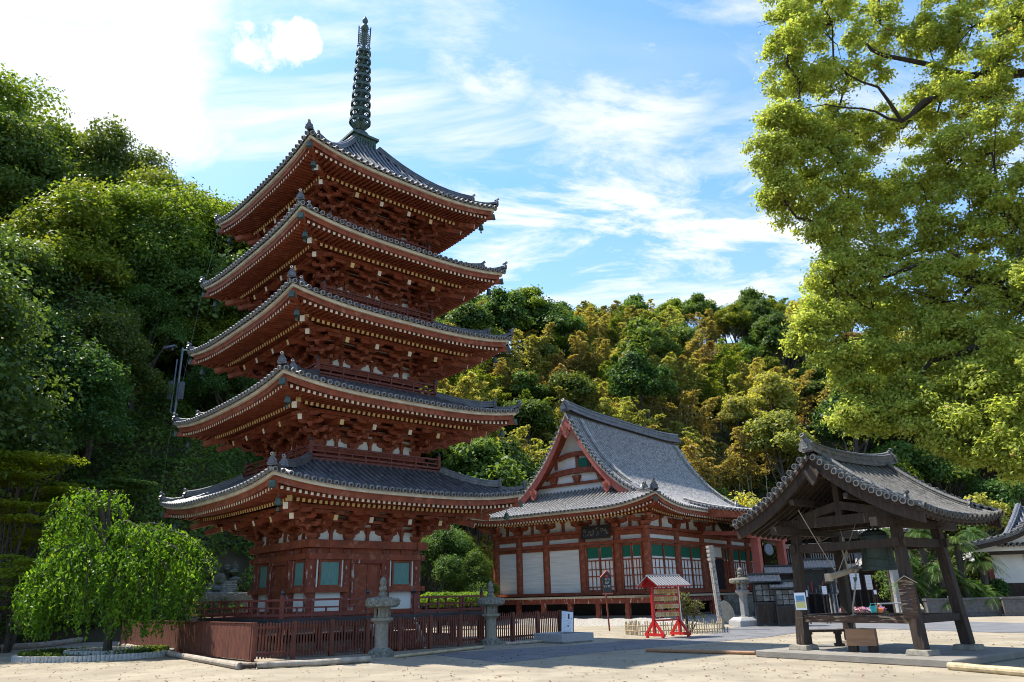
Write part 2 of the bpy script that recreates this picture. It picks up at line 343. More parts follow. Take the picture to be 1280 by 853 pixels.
def quads_mesh(name, V, attr, mats, parent=None, matidx=None):
    """V: (n,4,3) numpy array of quads, attr: (n,) float -> one mesh"""
    n = len(V); me = bpy.data.meshes.new(name)
    me.vertices.add(4 * n); me.vertices.foreach_set('co', V.reshape(-1).astype(np.float32))
    me.loops.add(4 * n); me.loops.foreach_set('vertex_index', np.arange(4 * n, dtype=np.int32))
    me.polygons.add(n); me.polygons.foreach_set('loop_start', np.arange(0, 4 * n, 4, dtype=np.int32))
    me.polygons.foreach_set('loop_total', np.full(n, 4, dtype=np.int32))
    if not isinstance(mats, (list, tuple)): mats = [mats]
    for x in mats: me.materials.append(M[x])
    if matidx is not None: me.polygons.foreach_set('material_index', matidx.astype(np.int32))
    me.update(calc_edges=True)
    a = me.attributes.new('v', 'FLOAT', 'FACE'); a.data.foreach_set('value', attr.astype(np.float32))
    o = bpy.data.objects.new(name, me); COL.objects.link(o)
    if parent: o.parent = parent
    return o
def leaves(rng, P, size, out=None, upb=0.4, aspect=0.55, droop=0.0, sizevar=0.4, axis=None):
    """rhombic leaves at points P (n,3). out: preferred normals."""
    n = len(P)
    nr = rng.normal(size=(n, 3))
    if out is not None: nr = nr * 0.75 + out * 1.0
    nr[:, 2] += upb
    nr /= np.linalg.norm(nr, axis=1, keepdims=True) + 1e-9
    t = rng.normal(size=(n, 3)) if axis is None else axis + rng.normal(size=(n, 3)) * 0.35
    t[:, 2] -= droop
    t -= nr * (t * nr).sum(1, keepdims=True); t /= np.linalg.norm(t, axis=1, keepdims=True) + 1e-9
    b = np.cross(nr, t)
    s = size * (1 + sizevar * (rng.random(n)[:, None] * 2 - 1))
    V = np.stack([P - t * s * 0.5, P + b * s * aspect * 0.5 + nr * s * 0.10 - t * s * 0.05, P + t * s * 0.5 - nr * s * 0.08, P - b * s * aspect * 0.5 + nr * s * 0.10 - t * s * 0.05], 1)
    return V
# ------------------------------------------------------------------ tiled roof tools
def F(k):          # face frame: (u, d, z) -> local xyz for side k (0: -y, 1: +x, 2: +y, 3: -x)
    a = k * PI / 2; ca, sa = math.cos(a), math.sin(a)
    return lambda u, d, z: (u * ca + d * sa, u * sa - d * ca, z)
def tile_slope(mb, P, W, tmax, L, side, sp=0.27, rr=0.07, m=0, row=0.27, nt=8, caps=True, capm=(1, 2), lift=0.03, off=0.0, ns=28, capscale=1.0, pm=None):
    """P(u,t)->Vector; W(t) half width at t; tmax(u) end of the tile run; L slope length; side: unit lateral Vector"""
    nr = max(3, int(L / row))
    for j in range(nr):
        t0, t1 = j / nr, (j + 1) / nr
        w0, w1 = W(t0), W(t1)
        if w0 <= 0.02: break
        V = []
        for a in range(ns + 1):
            s = a / ns * 2 - 1; V.append(P(s * w0, t0) + Vector((0, 0, lift)))
        for a in range(ns + 1):
            s = a / ns * 2 - 1; V.append(P(s * w1, t1))
        if j > 0 or True:
            for a in range(ns + 1):
                s = a / ns * 2 - 1; V.append(P(s * w0, t0) - Vector((0, 0, 0.01)))
        n = ns + 1
        Fc = [(a, a + 1, n + a + 1, n + a) for a in range(ns)] + [(2 * n + a, 2 * n + a + 1, a + 1, a) for a in range(ns)]
        mb.add(V, Fc, m if pm is None else pm)
    nk = int(W(0) * 2 / sp); 
    for k in range(nk + 1):
        u = (k - nk / 2) * sp + off
        if abs(u) > W(0) - 0.04: continue
        tm = tmax(abs(u))
        if tm < 0.02: continue
        n = max(2, int(math.ceil(nt * tm)))
        pts = [P(u, tm * i / n) for i in range(n + 1)]
        V = []
        for i, p in enumerate(pts):
            d = (pts[min(i + 1, n)] - pts[max(i - 1, 0)]).normalized()
            nrm = side.cross(d).normalized()
            if nrm.z < 0: nrm = -nrm
            for a in (-20, 30, 90, 150, 200):
                V.append(p + side * (rr * math.cos(R_(a))) + nrm * (rr * math.sin(R_(a)) + 0.035))
        mb.add(V, [(i * 5 + a, i * 5 + a + 1, (i + 1) * 5 + a + 1, (i + 1) * 5 + a) for i in range(n) for a in range(4)], m)
        if caps:
            d = (pts[1] - pts[0]).normalized(); nrm = side.cross(d).normalized()
            if nrm.z < 0: nrm = -nrm
            tile_cap(mb, pts[0] + nrm * 0.05 - d * 0.03, -d, side, nrm, rr * 1.25 * capscale, capm)
def tile_cap(mb, c, d, x, y, r, capm, n=10):
    V = []
    for (rad, dd) in ((r, -0.06), (r, 0.03), (r * 0.70, 0.03), (r * 0.66, 0.008)):
        for k in range(n):
            a = 2 * PI * k / n; V.append(c + x * (math.cos(a) * rad) + y * (math.sin(a) * rad) + d * dd)
    Fr = [(i * n + k, i * n + (k + 1) % n, (i + 1) * n + (k + 1) % n, (i + 1) * n + k) for i in range(3) for k in range(n)]
    mb.add(V, Fr, capm[0])
    mb.add(V[3 * n:], [tuple(range(n))], capm[1])
def ridge_run(mb, pts, w, h, m=0, capw=None):
    """stacked ridge: flat body with round top and thin layer lines, following pts"""
    pts = [Vector(p) for p in pts]; V = []
    prof = [(-w * .62, 0), (-w * .62, h * .16), (-w * .5, h * .18), (-w * .5, h * .38), (-w * .56, h * .40), (-w * .56, h * .46), (-w * .46, h * .48), (-w * .46, h * .72),
            (-w * .54, h * .74), (-w * .54, h * .80), (-w * .30, h * .84), (-w * .22, h * .96), (0, h * 1.03)]
    prof = prof + [(-a, b) for a, b in reversed(prof[:-1])]
    n = len(prof)
    for i, p in enumerate(pts):
        d = (pts[min(i + 1, len(pts) - 1)] - pts[max(i - 1, 0)]); d.normalize()
        x = d.cross(Vector((0, 0, 1))).normalized(); y = x.cross(d).normalized()
        for a, b in prof: V.append(p + x * a + y * b)
    mb.add(V, [(i * n + a, i * n + a + 1, (i + 1) * n + a + 1, (i + 1) * n + a) for i in range(len(pts) - 1) for a in range(n - 1)]
           + [tuple(range(n))[::-1], tuple((len(pts) - 1) * n + a for a in range(n))], m)
def oni(mb, p, out, size, m=0, capm=(1, 2), horns=1):
    """ridge-end ornament at p facing 'out' (horizontal-ish unit vector)"""
    out = Vector(out).normalized(); x = out.cross(Vector((0, 0, 1))).normalized(); z = Vector((0, 0, 1)); s = size
    sh = [(-.50, -.1), (-.60, .12), (-.46, .30), (-.52, .48), (-.34, .66), (-.20, .92), (0, 1.02), (.20, .92), (.34, .66), (.52, .48), (.46, .30), (.60, .12), (.50, -.1)]
    mb.prism([p + x * a * s + z * b * s for a, b in sh], out * s * 0.25, m)
    mb.prism([p + out * s * .25 + x * a * s * .55 + z * (b * .6 + .12) * s for a, b in sh], out * s * 0.12, m)
    for hx in ([0] if horns == 1 else [-.28, .28]):
        a = p + x * hx * s + z * s * 0.80 - out * s * .3; b = p + x * hx * s + z * s * 1.12 + out * s * 0.35
        mb.tube([a, b], [s * .13, s * .13], 8, m)
        d = (b - a).normalized(); tile_cap(mb, b, d, x, x.cross(d).normalized(), s * .19, capm)

def hip_roof_side(E, T, zm, zt, lift, aa, pw=3.0):
    """side of a pyramid-like roof. Returns P(u,d_out->t) in (u,d,z)"""
    def P(u, t):
        r = E + (T - E) * t; s = min(1.0, abs(u) / max(r, 1e-3))
        return (u, r, zm + lift * s ** pw * (1 - t) ** 2 + (zt - zm) * (aa * t + (1 - aa) * t * t))
    return P
# ------------------------------------------------------------------ the five-storey pagoda
PAX, PAY, PROT = -6.996, 30.0, R_(41.66)
pg = thing('five_story_pagoda', 'tall vermilion five-storey wooden pagoda with grey tiled roofs and a bronze spire', 'pagoda', (PAX, PAY, 0), PROT)
BODY = [2.18, 2.10, 2.00, 1.90, 1.80]
EH = [5.09, 5.00, 4.84, 4.68, 4.46]
ZC = [5.28, 8.57, 11.70, 14.80, 17.96]
WT = [3.65, 6.98, 10.12, 13.22, 16.38]
BAL = [None, 2.86, 2.72, 2.60, 2.48]
BF = [1.1, 6.42, 9.52, 12.66, 15.80]

def bell_mesh():
    mb = MB(); mb.lathe([(0.0, 0.02), (0.05, 0.0), (0.085, -.05), (0.10, -.16), (0.12, -.24), (0.105, -.24), (0.0, -.20)], 10)
    mb.tube([(0, 0, 0.16), (0, 0, 0)], .012, 5); mb.tube([(0, 0, -.2), (0, 0, -.34)], .01, 5); mb.box(-.045, .045, -.004, .004, -.42, -.32)
    return mb
bell0 = None
brk0 = None; brkc0 = None
def bracket_mesh(corner=False):
    mb = MB(); g = 2 ** .5 if corner else 1.0
    def fr(u, d, z, a, h, m=0): mb.frust((u, -d, z), a * .72, a * .72, a, a, h, m)
    mb.frust((0, 0, 0), .13, .13, .20, .20, .14); mb.box(-.20, .20, -.20, .20, .14, .22)
    lv = [(.22, .0, .42), (.42, .4, .82), (.62, .8, 1.22)]
    for i, (z, d0, d1) in enumerate(lv):
        mb.prism([(-.06, -(-.2), z), (-.06, -d1 * g - .02, z + .08), (-.06, -d1 * g - .06, z + .16), (-.06, .2, z + .16)], (.12, 0, 0))
        fr(0, d1 * g - .02, z + .15, .11, .10)
        # cross arms parallel to the wall at each step
        for dd in ([0] if i == 0 else [0, (.4 if i == 1 else .8)]):
            w_ = .46 if (dd > 0 or i == 0) else .66
            mb.prism([(-w_, -dd * g - .055, z + .07), (-w_ + .14, -dd * g - .055, z), (w_ - .14, -dd * g - .055, z), (w_, -dd * g - .055, z + .07), (w_, -dd * g - .055, z + .15), (-w_, -dd * g - .055, z + .15)], (0, .11, 0))
            for q in (-w_ + .08, 0, w_ - .08): fr(q, dd * g, z + .14, .095, .08)
    # outermost cross arm under the purlin
    mb.prism([(-.5, -1.2 * g - .055, .84), (-.38, -1.2 * g - .055, .78), (.38, -1.2 * g - .055, .78), (.5, -1.2 * g - .055, .84), (.5, -1.2 * g - .055, .92), (-.5, -1.2 * g - .055, .92)], (0, .11, 0))
    # tail rafters, lighter at the sawn end
    mb.beam((0, 0.3, 1.28), (0, -1.62 * g, .60), .15, .19, 0, endm=1)
    if corner: mb.beam((0, 0.0, 1.42), (0, -2.05 * g, .86), .17, .21, 0, endm=1)
    fr(0, 1.25 * g, .84, .12, .10)
    mb.beam((0, 0.0, .86), (0, -1.02 * g, .80), .11, .12, 0, endm=1)
    return mb

def koran(mb, hw, z, h, gap=None, sides=(0, 1, 2, 3), capmat=1, postmat=0):
    """balustrade around a square deck"""
    for k in sides:
        f = F(k)
        segs = [(-hw, hw)]
        if gap and k == 0: segs = [(-hw, gap[0]), (gap[1], hw)]
        for a, b in segs:
            for zz, tw in ((z + .10, .075), (z + h * .58, .05), (z + h, .065)):
                ex = .0
                mb.beam(f(a - ex, hw, zz), f(b + ex, hw, zz), tw, tw, 0)
            n = max(1, round((b - a) / 1.15))
            for i in range(n + 1):
                u = a + (b - a) * i / n
                tall = (i in (0, n))
                p0 = f(u, hw, z); p1 = f(u, hw, z + (h + .12 if tall else h))
                wd = .11 if tall else .065
                if tall and (abs(u) > hw - .01) and k % 2 == 1: continue
                mb.beam(p0, p1, wd, wd, postmat if tall else 0, up=(1, 0, 0) if k % 2 == 0 else (0, 1, 0))
                if tall:
                    c = f(u, hw, z + h + .12)
                    mb.lathe([(.065, 0), (.07, .03), (.04, .05), (.06, .09), (.055, .13), (.01, .19), (0, .2)], 8, c, capmat)
            for i in range(n):
                u = a + (b - a) * (i + .5) / n
                mb.beam(f(u, hw, z + .1), f(u, hw, z + h * .58), .05, .05, 0, up=(1, 0, 0) if k % 2 == 0 else (0, 1, 0))

# podium, veranda and balustrade
mb = MB(); mb.box(-3.3, 3.3, -3.3, 3.3, 0.0, .35); mb.build('podium', 'stone', pg)
mb = MB()
mb.box(-4.08, 4.08, -4.08, 4.08, 1.0, 1.1, 1)
mb.box(-4.0, 4.0, -4.0, 4.0, 1.101, 1.106, 0)
mb.box(-4.14, 4.14, -4.14, 4.14, .93, .995, 1)
for k in range(4):
    f = F(k)
    for i in range(7):
        u = -3.95 + i * 7.9 / 6
        c = f(u, 3.95, 0); mb.cbox((c[0], c[1], .5), .15, .15, .88, 0)
        mb.lathe([(.26, 0), (.24, .10), (.14, .15), (0, .16)], 9, (c[0], c[1], 0), 2)
        mb.beam(f(u, 3.95, .86), f(u, 2.6, .86), .1, .14, 0)
mb.box(-3.9, 3.9, -3.9, -3.8, .82, .93, 0); mb.box(-3.9, -3.8, -3.79, 3.9, .82, .93, 0)
veranda = mb.build('veranda', ['red_rail', 'black', 'stone'], pg)
mb = MB(); koran(mb, 3.98, 1.1, .55, gap=(-.95, .95)); mb.build('railing', ['red_rail', 'capmetal'], veranda)
# stairs on the front face
mb = MB()
for i in range(4): mb.box(-.8, .8, -4.16 - .15 * (i + 1), -4.16 - .15 * i, .02 + .20 * (3 - i), .20 * (4 - i), 0)
for sx in (-1, 1): mb.prism([(sx * .82, -4.15, 1.0), (sx * .82, -4.15, .7), (sx * .82, -4.78, 0.02), (sx * .82, -4.78, .25)], (sx * .08, 0, 0), 1)
mb.build('stair', ['red_worn', 'cream'], pg)

# first storey
b = BODY[0]; CU = [-b, -b * .37, b * .37, b]
mb = MB(); mb.lathe([(.19, 0), (.195, 1.2), (.19, 2.25)], 14, (0, 0, 1.1))
col0 = mb.build('column', 'red_worn', pg, smooth=True); first = True
for k in range(4):
    f = F(k)
    for u in CU[:-1]:
        p = f(u, b, 0)
        if first: col0.location = p; first = False
        else: copy_obj(col0, pg, p)
beams = MB(); wall = MB()
for k in range(4):
    f = F(k); T = Matrix.Rotation(k * PI / 2, 4, 'Z')
    beams.T = T; wall.T = T; e = .002 * k
    def bx(mbb, u0, u1, d0, d1, z0, z1, m=0): mbb.box(u0, u1, -d1, -d0, z0, z1, m)
    bx(beams, -b - .34, b + .34, b - .14, b + .30, 3.38 + e, 3.65 + e)      # wall plate
    bx(beams, -b - .28, b + .28, b + .10, b + .24, 2.99 + e, 3.19 + e)      # penetrating tie
    bx(beams, -b, b, b - .06, b + .06, 3.18, 3.40)
    for s in (-1, 1):
        bx(beams, s * b * .37 if s > 0 else -b - .27, b + .27 if s > 0 else -b * .37, b + .12, b + .25, 1.88 + e, 2.06 + e)   # waist rail
    bx(beams, -b - .1, b + .1, b + .10, b + .22, 1.12 + e, 1.27 + e)
    for s in (-1, 1):
        bx(beams, s * b * .685 - .05, s * b * .685 + .05, b + .02, b + .12, 3.19, 3.38)
    bx(wall, -b, b, b - .05, b, 1.1, 3.35, 0)
    for s in (-1, 1):
        bx(wall, s * 1.26 - .62, s * 1.26 + .62, b + .005, b + .03, 2.06, 3.0, 1)
    for s in (-1, 1):   # white slips at each side of the windows
        for q in (-.53, .53): bx(wall, s * 1.50 + q - .045 - .0, s * 1.50 + q + .045, b + .03, b + .05, 2.06, 2.99, 0) if False else None
beams.T = None; wall.T = None
beams.build('tie_beams', 'red', pg); wall.build('wall', ['plaster', 'red_worn'], pg)
# windows
mb = MB()
mb.box(-.43, -.36, -.09, 0, 0, .92, 0); mb.box(.36, .43, -.09, 0, 0, .92, 0); mb.box(-.36, .36, -.09, 0, .84, .92, 0); mb.box(-.36, .36, -.09, 0, 0, .07, 0)
mb.box(-.36, .36, -.04, -.001, .07, .84, 1)
mb.box(-.55, -.46, -.055, 0, 0, .92, 2); mb.box(.46, .55, -.055, 0, 0, .92, 2)
win0 = mb.build('window', ['red', 'teal', 'plaster'], pg)
mb = MB()
mb.box(-.70, -.56, -.16, 0, 0, 1.86, 0); mb.box(.56, .70, -.16, 0, 0, 1.86, 0); mb.box(-.72, .72, -.20, 0, 1.74, 1.90, 0); mb.box(-.72, .72, -.14, 0, -.02, .10, 0)
mb.box(-.55, -.008, -.06, -.01, .10, 1.74, 1); mb.box(.008, .55, -.06, -.01, .10, 1.74, 1)
door0 = mb.build('double_door', ['red_worn', 'red'], pg)
firstw = True; firstd = True
for k in range(4):
    f = F(k)
    for s in (-1, 1):
        p = f(s * 1.49, b + .032, 2.065)
        if firstw: win0.location = p; win0.rotation_euler = (0, 0, k * PI / 2); firstw = False
        else: copy_obj(win0, pg, p, (0, 0, k * PI / 2))
    p = f(0, b + .035, 1.12)
    if firstd: door0.location = p; door0.rotation_euler = (0, 0, k * PI / 2); firstd = False
    else: copy_obj(door0, pg, p, (0, 0, k * PI / 2))

bm_face = bracket_mesh(); bm_cor = bracket_mesh(True)
for i in range(5):
    b = BODY[i]; W_ = WT[i]; zc = ZC[i]; E_ = EH[i] + .10
    lift = .34 if i < 4 else .42
    zm = zc - lift + .16            # tile edge, middle of the side
    if i < 4: Tt = BAL[i + 1] - .05; zt = BF[i + 1] - .10; aa = .78
    else: Tt = .62; zt = 21.45; aa = .50
    # storey wall above the balcony and plaster between the brackets
    wb = MB()
    for k in range(4):
        wb.T = Matrix.Rotation(k * PI / 2, 4, 'Z'); e = .002 * k
        def bx(u0, u1, d0, d1, z0, z1, m=0): wb.box(u0, u1, -d1, -d0, z0, z1, m)
        bx(-b, b, b - .25, b - .02, W_ - .02 + e, W_ + 1.45, 0)
        if i > 0:
            bx(-b, b, b - .22, b - .03, BF[i] - .15, W_ - .02, 1)
            bx(-b - .30, b + .30, b - .14, b + .26, W_ - .20 + e, W_ + e, 1)
            bx(-b - .2, b + .2, b - .02, b + .12, W_ - .44 + e, W_ - .30 + e, 1)
        # wall beams and stepping beams that run along the side
        for dd, zz, hh in ((0, .38, .10), (0, .60, .12), (0, .86, .13), (.4, .60, .10), (.8, .80, .10), (0, 1.08, .3)):
            bx(-b - dd, b + dd, b + dd - .06, b + dd + .055, W_ + zz + e, W_ + zz + hh + e, 1)
        bx(-b - 1.25, b + 1.25, b + 1.13, b + 1.29, W_ + .92 + e, W_ + 1.06 + e, 1)         # outer purlin
        for q in range(3):      # struts between the bracket sets
            uc = (-b * .685, 0, b * .685)[q]
            bx(uc - .055, uc + .055, b - .02, b + .07, W_, W_ + .40, 1)
            for s in (-1, 1):   # cusped edges of the plaster fields
                wb.prism([(uc + s * .055, -b - .02, W_ + .38), (uc + s * .14, -b - .02, W_ + .38), (uc + s * .10, -b - .02, W_ + .28), (uc + s * .055, -b - .02, W_ + .2)][::s], (0, .03, 0), 1)
            wb.frust((uc, -b - .04, W_ + .40), .07, .07, .12, .10, .09, 1)
        # soffit between the steps
        wb.grid(lambda a, c: ((a * 2 - 1) * (b + .05 + 1.15 * c), -(b + .05 + 1.15 * c), W_ + 1.22 - .10 * c), 1, 1, 1)
    wb.T = None
    wb.build('wall' if i else 'bracket_wall', ['plaster', 'red'], pg)
    for k in range(4):
        f = F(k)
        us = [-b * .37, b * .37]
        for u in us:
            p = f(u, b, W_)
            if brk0 is None: brk0 = bm_face.build('bracket_set', ['red', 'whiteend'], pg); brk0.location = p; brk0.rotation_euler = (0, 0, k * PI / 2)
            else: copy_obj(brk0, pg, p, (0, 0, k * PI / 2))
        p = f(-b, b, W_)
        if brkc0 is None: brkc0 = bm_cor.build('corner_bracket_set', ['red', 'whiteend'], pg); brkc0.location = p; brkc0.rotation_euler = (0, 0, k * PI / 2 - PI / 4)
        else: copy_obj(brkc0, pg, p, (0, 0, k * PI / 2 - PI / 4))
    # half sets either side of each corner
    for k in range(4):
        hs = MB()
        for f, s in ((F(k), -1), (F((k + 3) % 4), 1)):
            hs.beam(f(s * b, b - .2, W_ + 1.26), f(s * b, b + 1.60, W_ + .62), .15, .19, 0, endm=1)
            for z0, d1 in ((.22, .42), (.42, .82), (.62, 1.2)):
                hs.beam(f(s * b, b, W_ + z0 + .08), f(s * b, b + d1, W_ + z0 + .08), .12, .15, 0)
                for q in (.0, .45, .9):
                    if q < d1: hs.cbox(f(s * b, b + q, W_ + z0 + .18), .18, .18, .08, 0)
            hs.beam(f(s * b - s * .5, b + 1.2, W_ + .84), f(s * b + s * .62, b + 1.2, W_ + .84), .11, .13, 0)
        hs.build('corner_arm', ['red', 'ochre'], pg)

    # roof
    Pf = hip_roof_side(E_, Tt, zm, zt, lift, aa)
    rf = MB()
    Ls = math.hypot(E_ - Tt, zt - zm)
    for k in range(4):
        f = F(k)
        side = Vector(f(1, 0, 0)) - Vector(f(0, 0, 0))
        tile_slope(rf, lambda u, t: Vector(f(*Pf(u, t))), lambda t: E_ + (Tt - E_) * t,
                   lambda u: min(1.0, (E_ - u) / (E_ - Tt)) - .005, Ls, side, sp=.262, rr=.068, nt=8, row=.26, pm=3)
    roof = rf.build('roof', ['tile', 'tile_cap', 'tile_dark', 'tile_pan'], pg)
    # hip ridges
    for k in range(4):
        f = F(k); h = MB()
        def hp(t, dz=0.0, o=0.0):
            u, d, z = Pf(-(E_ + (Tt - E_) * t), t); return Vector(f(u - o, d + o, z + dz))
        o_ = (hp(0) - hp(.3)); o_.z = 0; o_.normalize()
        tb = .30 if i < 4 else .20
        ridge_run(h, [hp(1 - (1 - tb) * j / 8, .02 + (.10 * (j / 8) ** 4)) for j in range(9)], .22, .26, 0)
        oni(h, hp(tb, .10) + o_ * .02, o_, .30, 0, (1, 2))
        ridge_run(h, [hp(tb - tb * j / 6, .02 + .16 * (j / 6) ** 3, .0) for j in range(7)], .18, .15, 0)
        oni(h, hp(0.0, .16) + o_ * .0, o_, .27, 0, (1, 2))
        h.build('hip_ridge', ['tile', 'tile_cap', 'tile_dark'], roof)
    # eaves: boards, flying and base rafters
    ev = MB()
    def zedge(s): return zm + lift * min(1, abs(s)) ** 3
    def strip(k, Eo, th, za, zb, m, n=24):
        f = F(k)
        for a in range(n):
            P8 = []
            for q in (a, a + 1):
                s = q / n * 2 - 1
                for dd, zz in ((Eo, zb), (Eo, za), (Eo - th, za), (Eo - th, zb)):
                    P8.append(f(s * dd, dd, zedge(s) + zz))
            ev.add(P8, [(0, 4, 5, 1), (1, 5, 6, 2), (2, 6, 7, 3), (3, 7, 4, 0)], m)
    dfl = 1.20                                    # length of the flying rafters
    zf0 = -.35
    def zs(u, d, layer):
        s = abs(u) / E_; q = max(0., min(1., (d - b) / (E_ - b)))
        l_ = lift * min(1, max(s, 0)) ** 3 * q ** 1.3 * (1.0 if layer == 0 else 1.0)
        if layer == 0: return zm + zf0 + .13 * (E_ - d) + l_
        return zm + zf0 + .13 * dfl - .15 + .30 * (E_ - dfl - d) + l_
    for k in range(4):
        f = F(k)
        strip(k, E_ - .07, .30, -.01, -.13, 1)
        strip(k, E_ - .17, .22, -.13, -.33, 0)
        # soffit sheets
        for layer, (da, db) in enumerate(((E_ - .18, E_ - dfl - .1), (E_ - dfl + .05, b + .3))):
            def g(a, c):
                d = da + (db - da) * c; u = (a * 2 - 1) * d; x = f(u, d, zs(u, d, layer) + .005); return x
            ev.grid(g, 28, 3, 0)
        nr_ = int(2 * E_ / .205)
        for j in range(nr_ + 1):
            u = (j - nr_ / 2) * .205
            if abs(u) < E_ - .45:
                d0 = E_ - .24; d1 = max(E_ - dfl - .25, abs(u) + .04)
                if d1 < d0 - .08:
                    ev.beam(f(u, d1, zs(u, d1, 0) - .05), f(u, d0, zs(u, d0, 0) - .05), .095, .10, 0, endm=2)
            if abs(u) < E_ - dfl - .12:
                d0 = E_ - dfl - .02; d1 = max(b - .05, abs(u) + .04)
                if d1 < d0 - .08:
                    ev.beam(f(u, d1, zs(u, d1, 1) - .06), f(u, d0, zs(u, d0, 1) - .06), .105, .12, 0, endm=3)
        n = 20
        for a in range(n):                        # board carried on the base rafter ends
            q0, q1 = (a / n * 2 - 1), ((a + 1) / n * 2 - 1); d = E_ - dfl
            ev.beam(f(q0 * d, d - .06, zs(q0 * d, d, 1) + .05), f(q1 * d, d - .06, zs(q1 * d, d, 1) + .05), .12, .10, 0)
        # hip rafter with metal cap
        a0 = f(-b, b, zs(-b, b, 1) - .12); u1 = E_ - .12
        a1 = f(-(E_ - dfl), E_ - dfl, zs(E_ - dfl, E_ - dfl, 1) - .06); a2 = f(-u1, u1, zs(u1, u1, 0) - .06)
        ev.beam(a0, a1, .17, .22, 0, endm=3); ev.beam(Vector(a1) + (Vector(a0) - Vector(a1)) * .2 + Vector((0, 0, .14)), a2, .16, .18, 0)
        v = Vector(a2) - Vector(a1); v.normalize(); ev.beam(Vector(a2) - v * .02, Vector(a2) + v * .10, .19, .21, 4)
        bp = Vector(a1) * .35 + Vector(a2) * .65 + Vector((0, 0, -.24))
        if bell0 is None: bell0 = bell_mesh().build('wind_bell', 'bronze', roof, smooth=False); bell0.location = bp
        else: copy_obj(bell0, roof, bp)
    ev.build('eaves', ['red', 'cream', 'whiteend', 'ochre', 'bronze'], roof)
    # balcony of the storey above
    if i < 4:
        B = BAL[i + 1]; zb = BF[i + 1]; bl = MB()
        bl.box(-B, B, -B, B, zb - .10, zb, 0)
        bl.box(-B + .08, B - .08, -B + .08, B - .08, zb - .36, zb - .102, 1)
        bal = bl.build('balcony', ['red_rail', 'red'], pg)
        kr = MB(); koran(kr, B - .07, zb, .44); kr.build('railing', ['red_rail', 'capmetal'], bal)

# spire
sp = MB()
sp.box(-.66, .66, -.66, .66, 21.30, 21.42); sp.box(-.58, .58, -.58, .58, 21.42, 21.98); sp.box(-.68, .68, -.68, .68, 21.98, 22.10)
for k in range(4):
    f = F(k)
    for j in range(8): sp.cbox(f(-.49 + j * .14, .585, 21.68), .07, .07, .3)
sp.lathe([(.50, 22.10), (.50, 22.25), (.44, 22.42), (.26, 22.55), (.16, 22.60)], 16)
sp.lathe([(.16, 22.6), (.18, 22.68), (.26, 22.74), (.38, 22.95), (.33, 22.96), (.14, 22.80)], 12)
for j in range(8):
    a = j * PI / 4; sp.beam((.2 * math.cos(a), .2 * math.sin(a), 22.66), (.46 * math.cos(a), .46 * math.sin(a), 23.02), .16, .03)
sp.tube([(0, 0, 22.3), (0, 0, 28.9)], [.12, .06], 8)
spire = sp.build('spire', 'bronze', pg, smooth=False)
for j in range(9):
    q = MB(); z = 23.02 + j * .50; r = .51 - .018 * j
    q.lathe([(r * .80, .06), (r, .02), (r * 1.0, .16), (r * .80, .20), (r * .80, .06)], 20, (0, 0, z))
    q.lathe([(.15, -.06), (.19, .06), (.19, .18), (.15, .28)], 10, (0, 0, z))
    for a in range(4):
        an = a * PI / 2 + .4; q.beam((.1 * math.cos(an), .1 * math.sin(an), z + .12), (r * .85 * math.cos(an), r * .85 * math.sin(an), z + .12), .09, .10)
    # leaf-shaped struts that link one ring to the next
    for a in range(8):
        an = a * PI / 4
        q.tube([(r * .92 * math.cos(an), r * .92 * math.sin(an), z + .16), (r * .70 * math.cos(an + .2), r * .70 * math.sin(an + .2), z + .34), (r * .90 * math.cos(an + .4), r * .90 * math.sin(an + .4), z + .52)], .025, 4)
    q.build('ring', 'bronze', spire)
fl = MB()
for a in range(4):
    an = a * PI / 2 + .3; ca, sa = math.cos(an), math.sin(an)
    for j in range(7):
        z0 = 27.55 + j * .13; pts = [(.08 * ca, .08 * sa, z0), (.22 * ca, .22 * sa, z0 + .14), (.36 * ca, .36 * sa, z0 + .06), (.40 * ca, .40 * sa, z0 + .20)]
        fl.tube(pts, [.03, .028, .022, .015], 4)
    fl.tube([(.40 * ca, .40 * sa, 27.55), (.42 * ca, .42 * sa, 28.5)], .02, 4)
fl.build('flame_ornament', 'bronze', spire)
orb = MB(); orb.lathe([(.05, 28.42), (.17, 28.55), (.20, 28.68), (.15, 28.82), (.06, 28.9), (.10, 28.98), (.15, 29.10), (.10, 29.24), (0, 29.42)], 14)
orb.build('jewel', 'bronze', spire, smooth=True)
# guard wire hanging from the left roof corner
# ------------------------------------------------------------------ main hall with hip-and-gable roof
HX, HY, HROT = 8.65, 5.71, R_(90 - 38.704)
_dl = Vector((-math.cos(R_(38.704)), math.sin(R_(38.704)), 0)); _dr = Vector((math.sin(R_(38.704)), math.cos(R_(38.704)), 0))
HC = Vector((7.57, 45, 0)) + _dl * HY + _dr * HX
hall = thing('main_hall', 'long red and white temple hall under a weathered grey hip-and-gable tile roof', 'temple hall', HC, HROT)
OV = 2.0; FZ = 1.57; WZ = 5.25; ZE = 6.42; RISE = 6.85; EN = HY + OV; LIFT = .62
def G(k, u, d, z):
    if k == 0: return (u, -HY - d, z)
    if k == 1: return (HX + d, u, z)
    if k == 2: return (-u, HY + d, z)
    return (-HX - d, -u, z)
def half(k): return HX if k % 2 == 0 else HY
def hz(e): t = e / EN; return ZE + RISE * (.37 * t + .63 * t ** 3)
def hlift(k, u, e):
    Wd = half(k) + OV; r = Wd - e; s = max(0, (abs(u) - (r - 4.2)) / 4.2) if e < 3.4 else 0
    return LIFT * min(1, s) ** 2.2 * max(0, 1 - e / 3.4) ** 1.6
GV = 7.92
def PH(k):
    def P(u, t):
        e = t * (EN if k % 2 == 0 else 3.95)
        return Vector(G(k, u, OV - e, hz(e) + hlift(k, u, e)))
    return P
rf = MB()
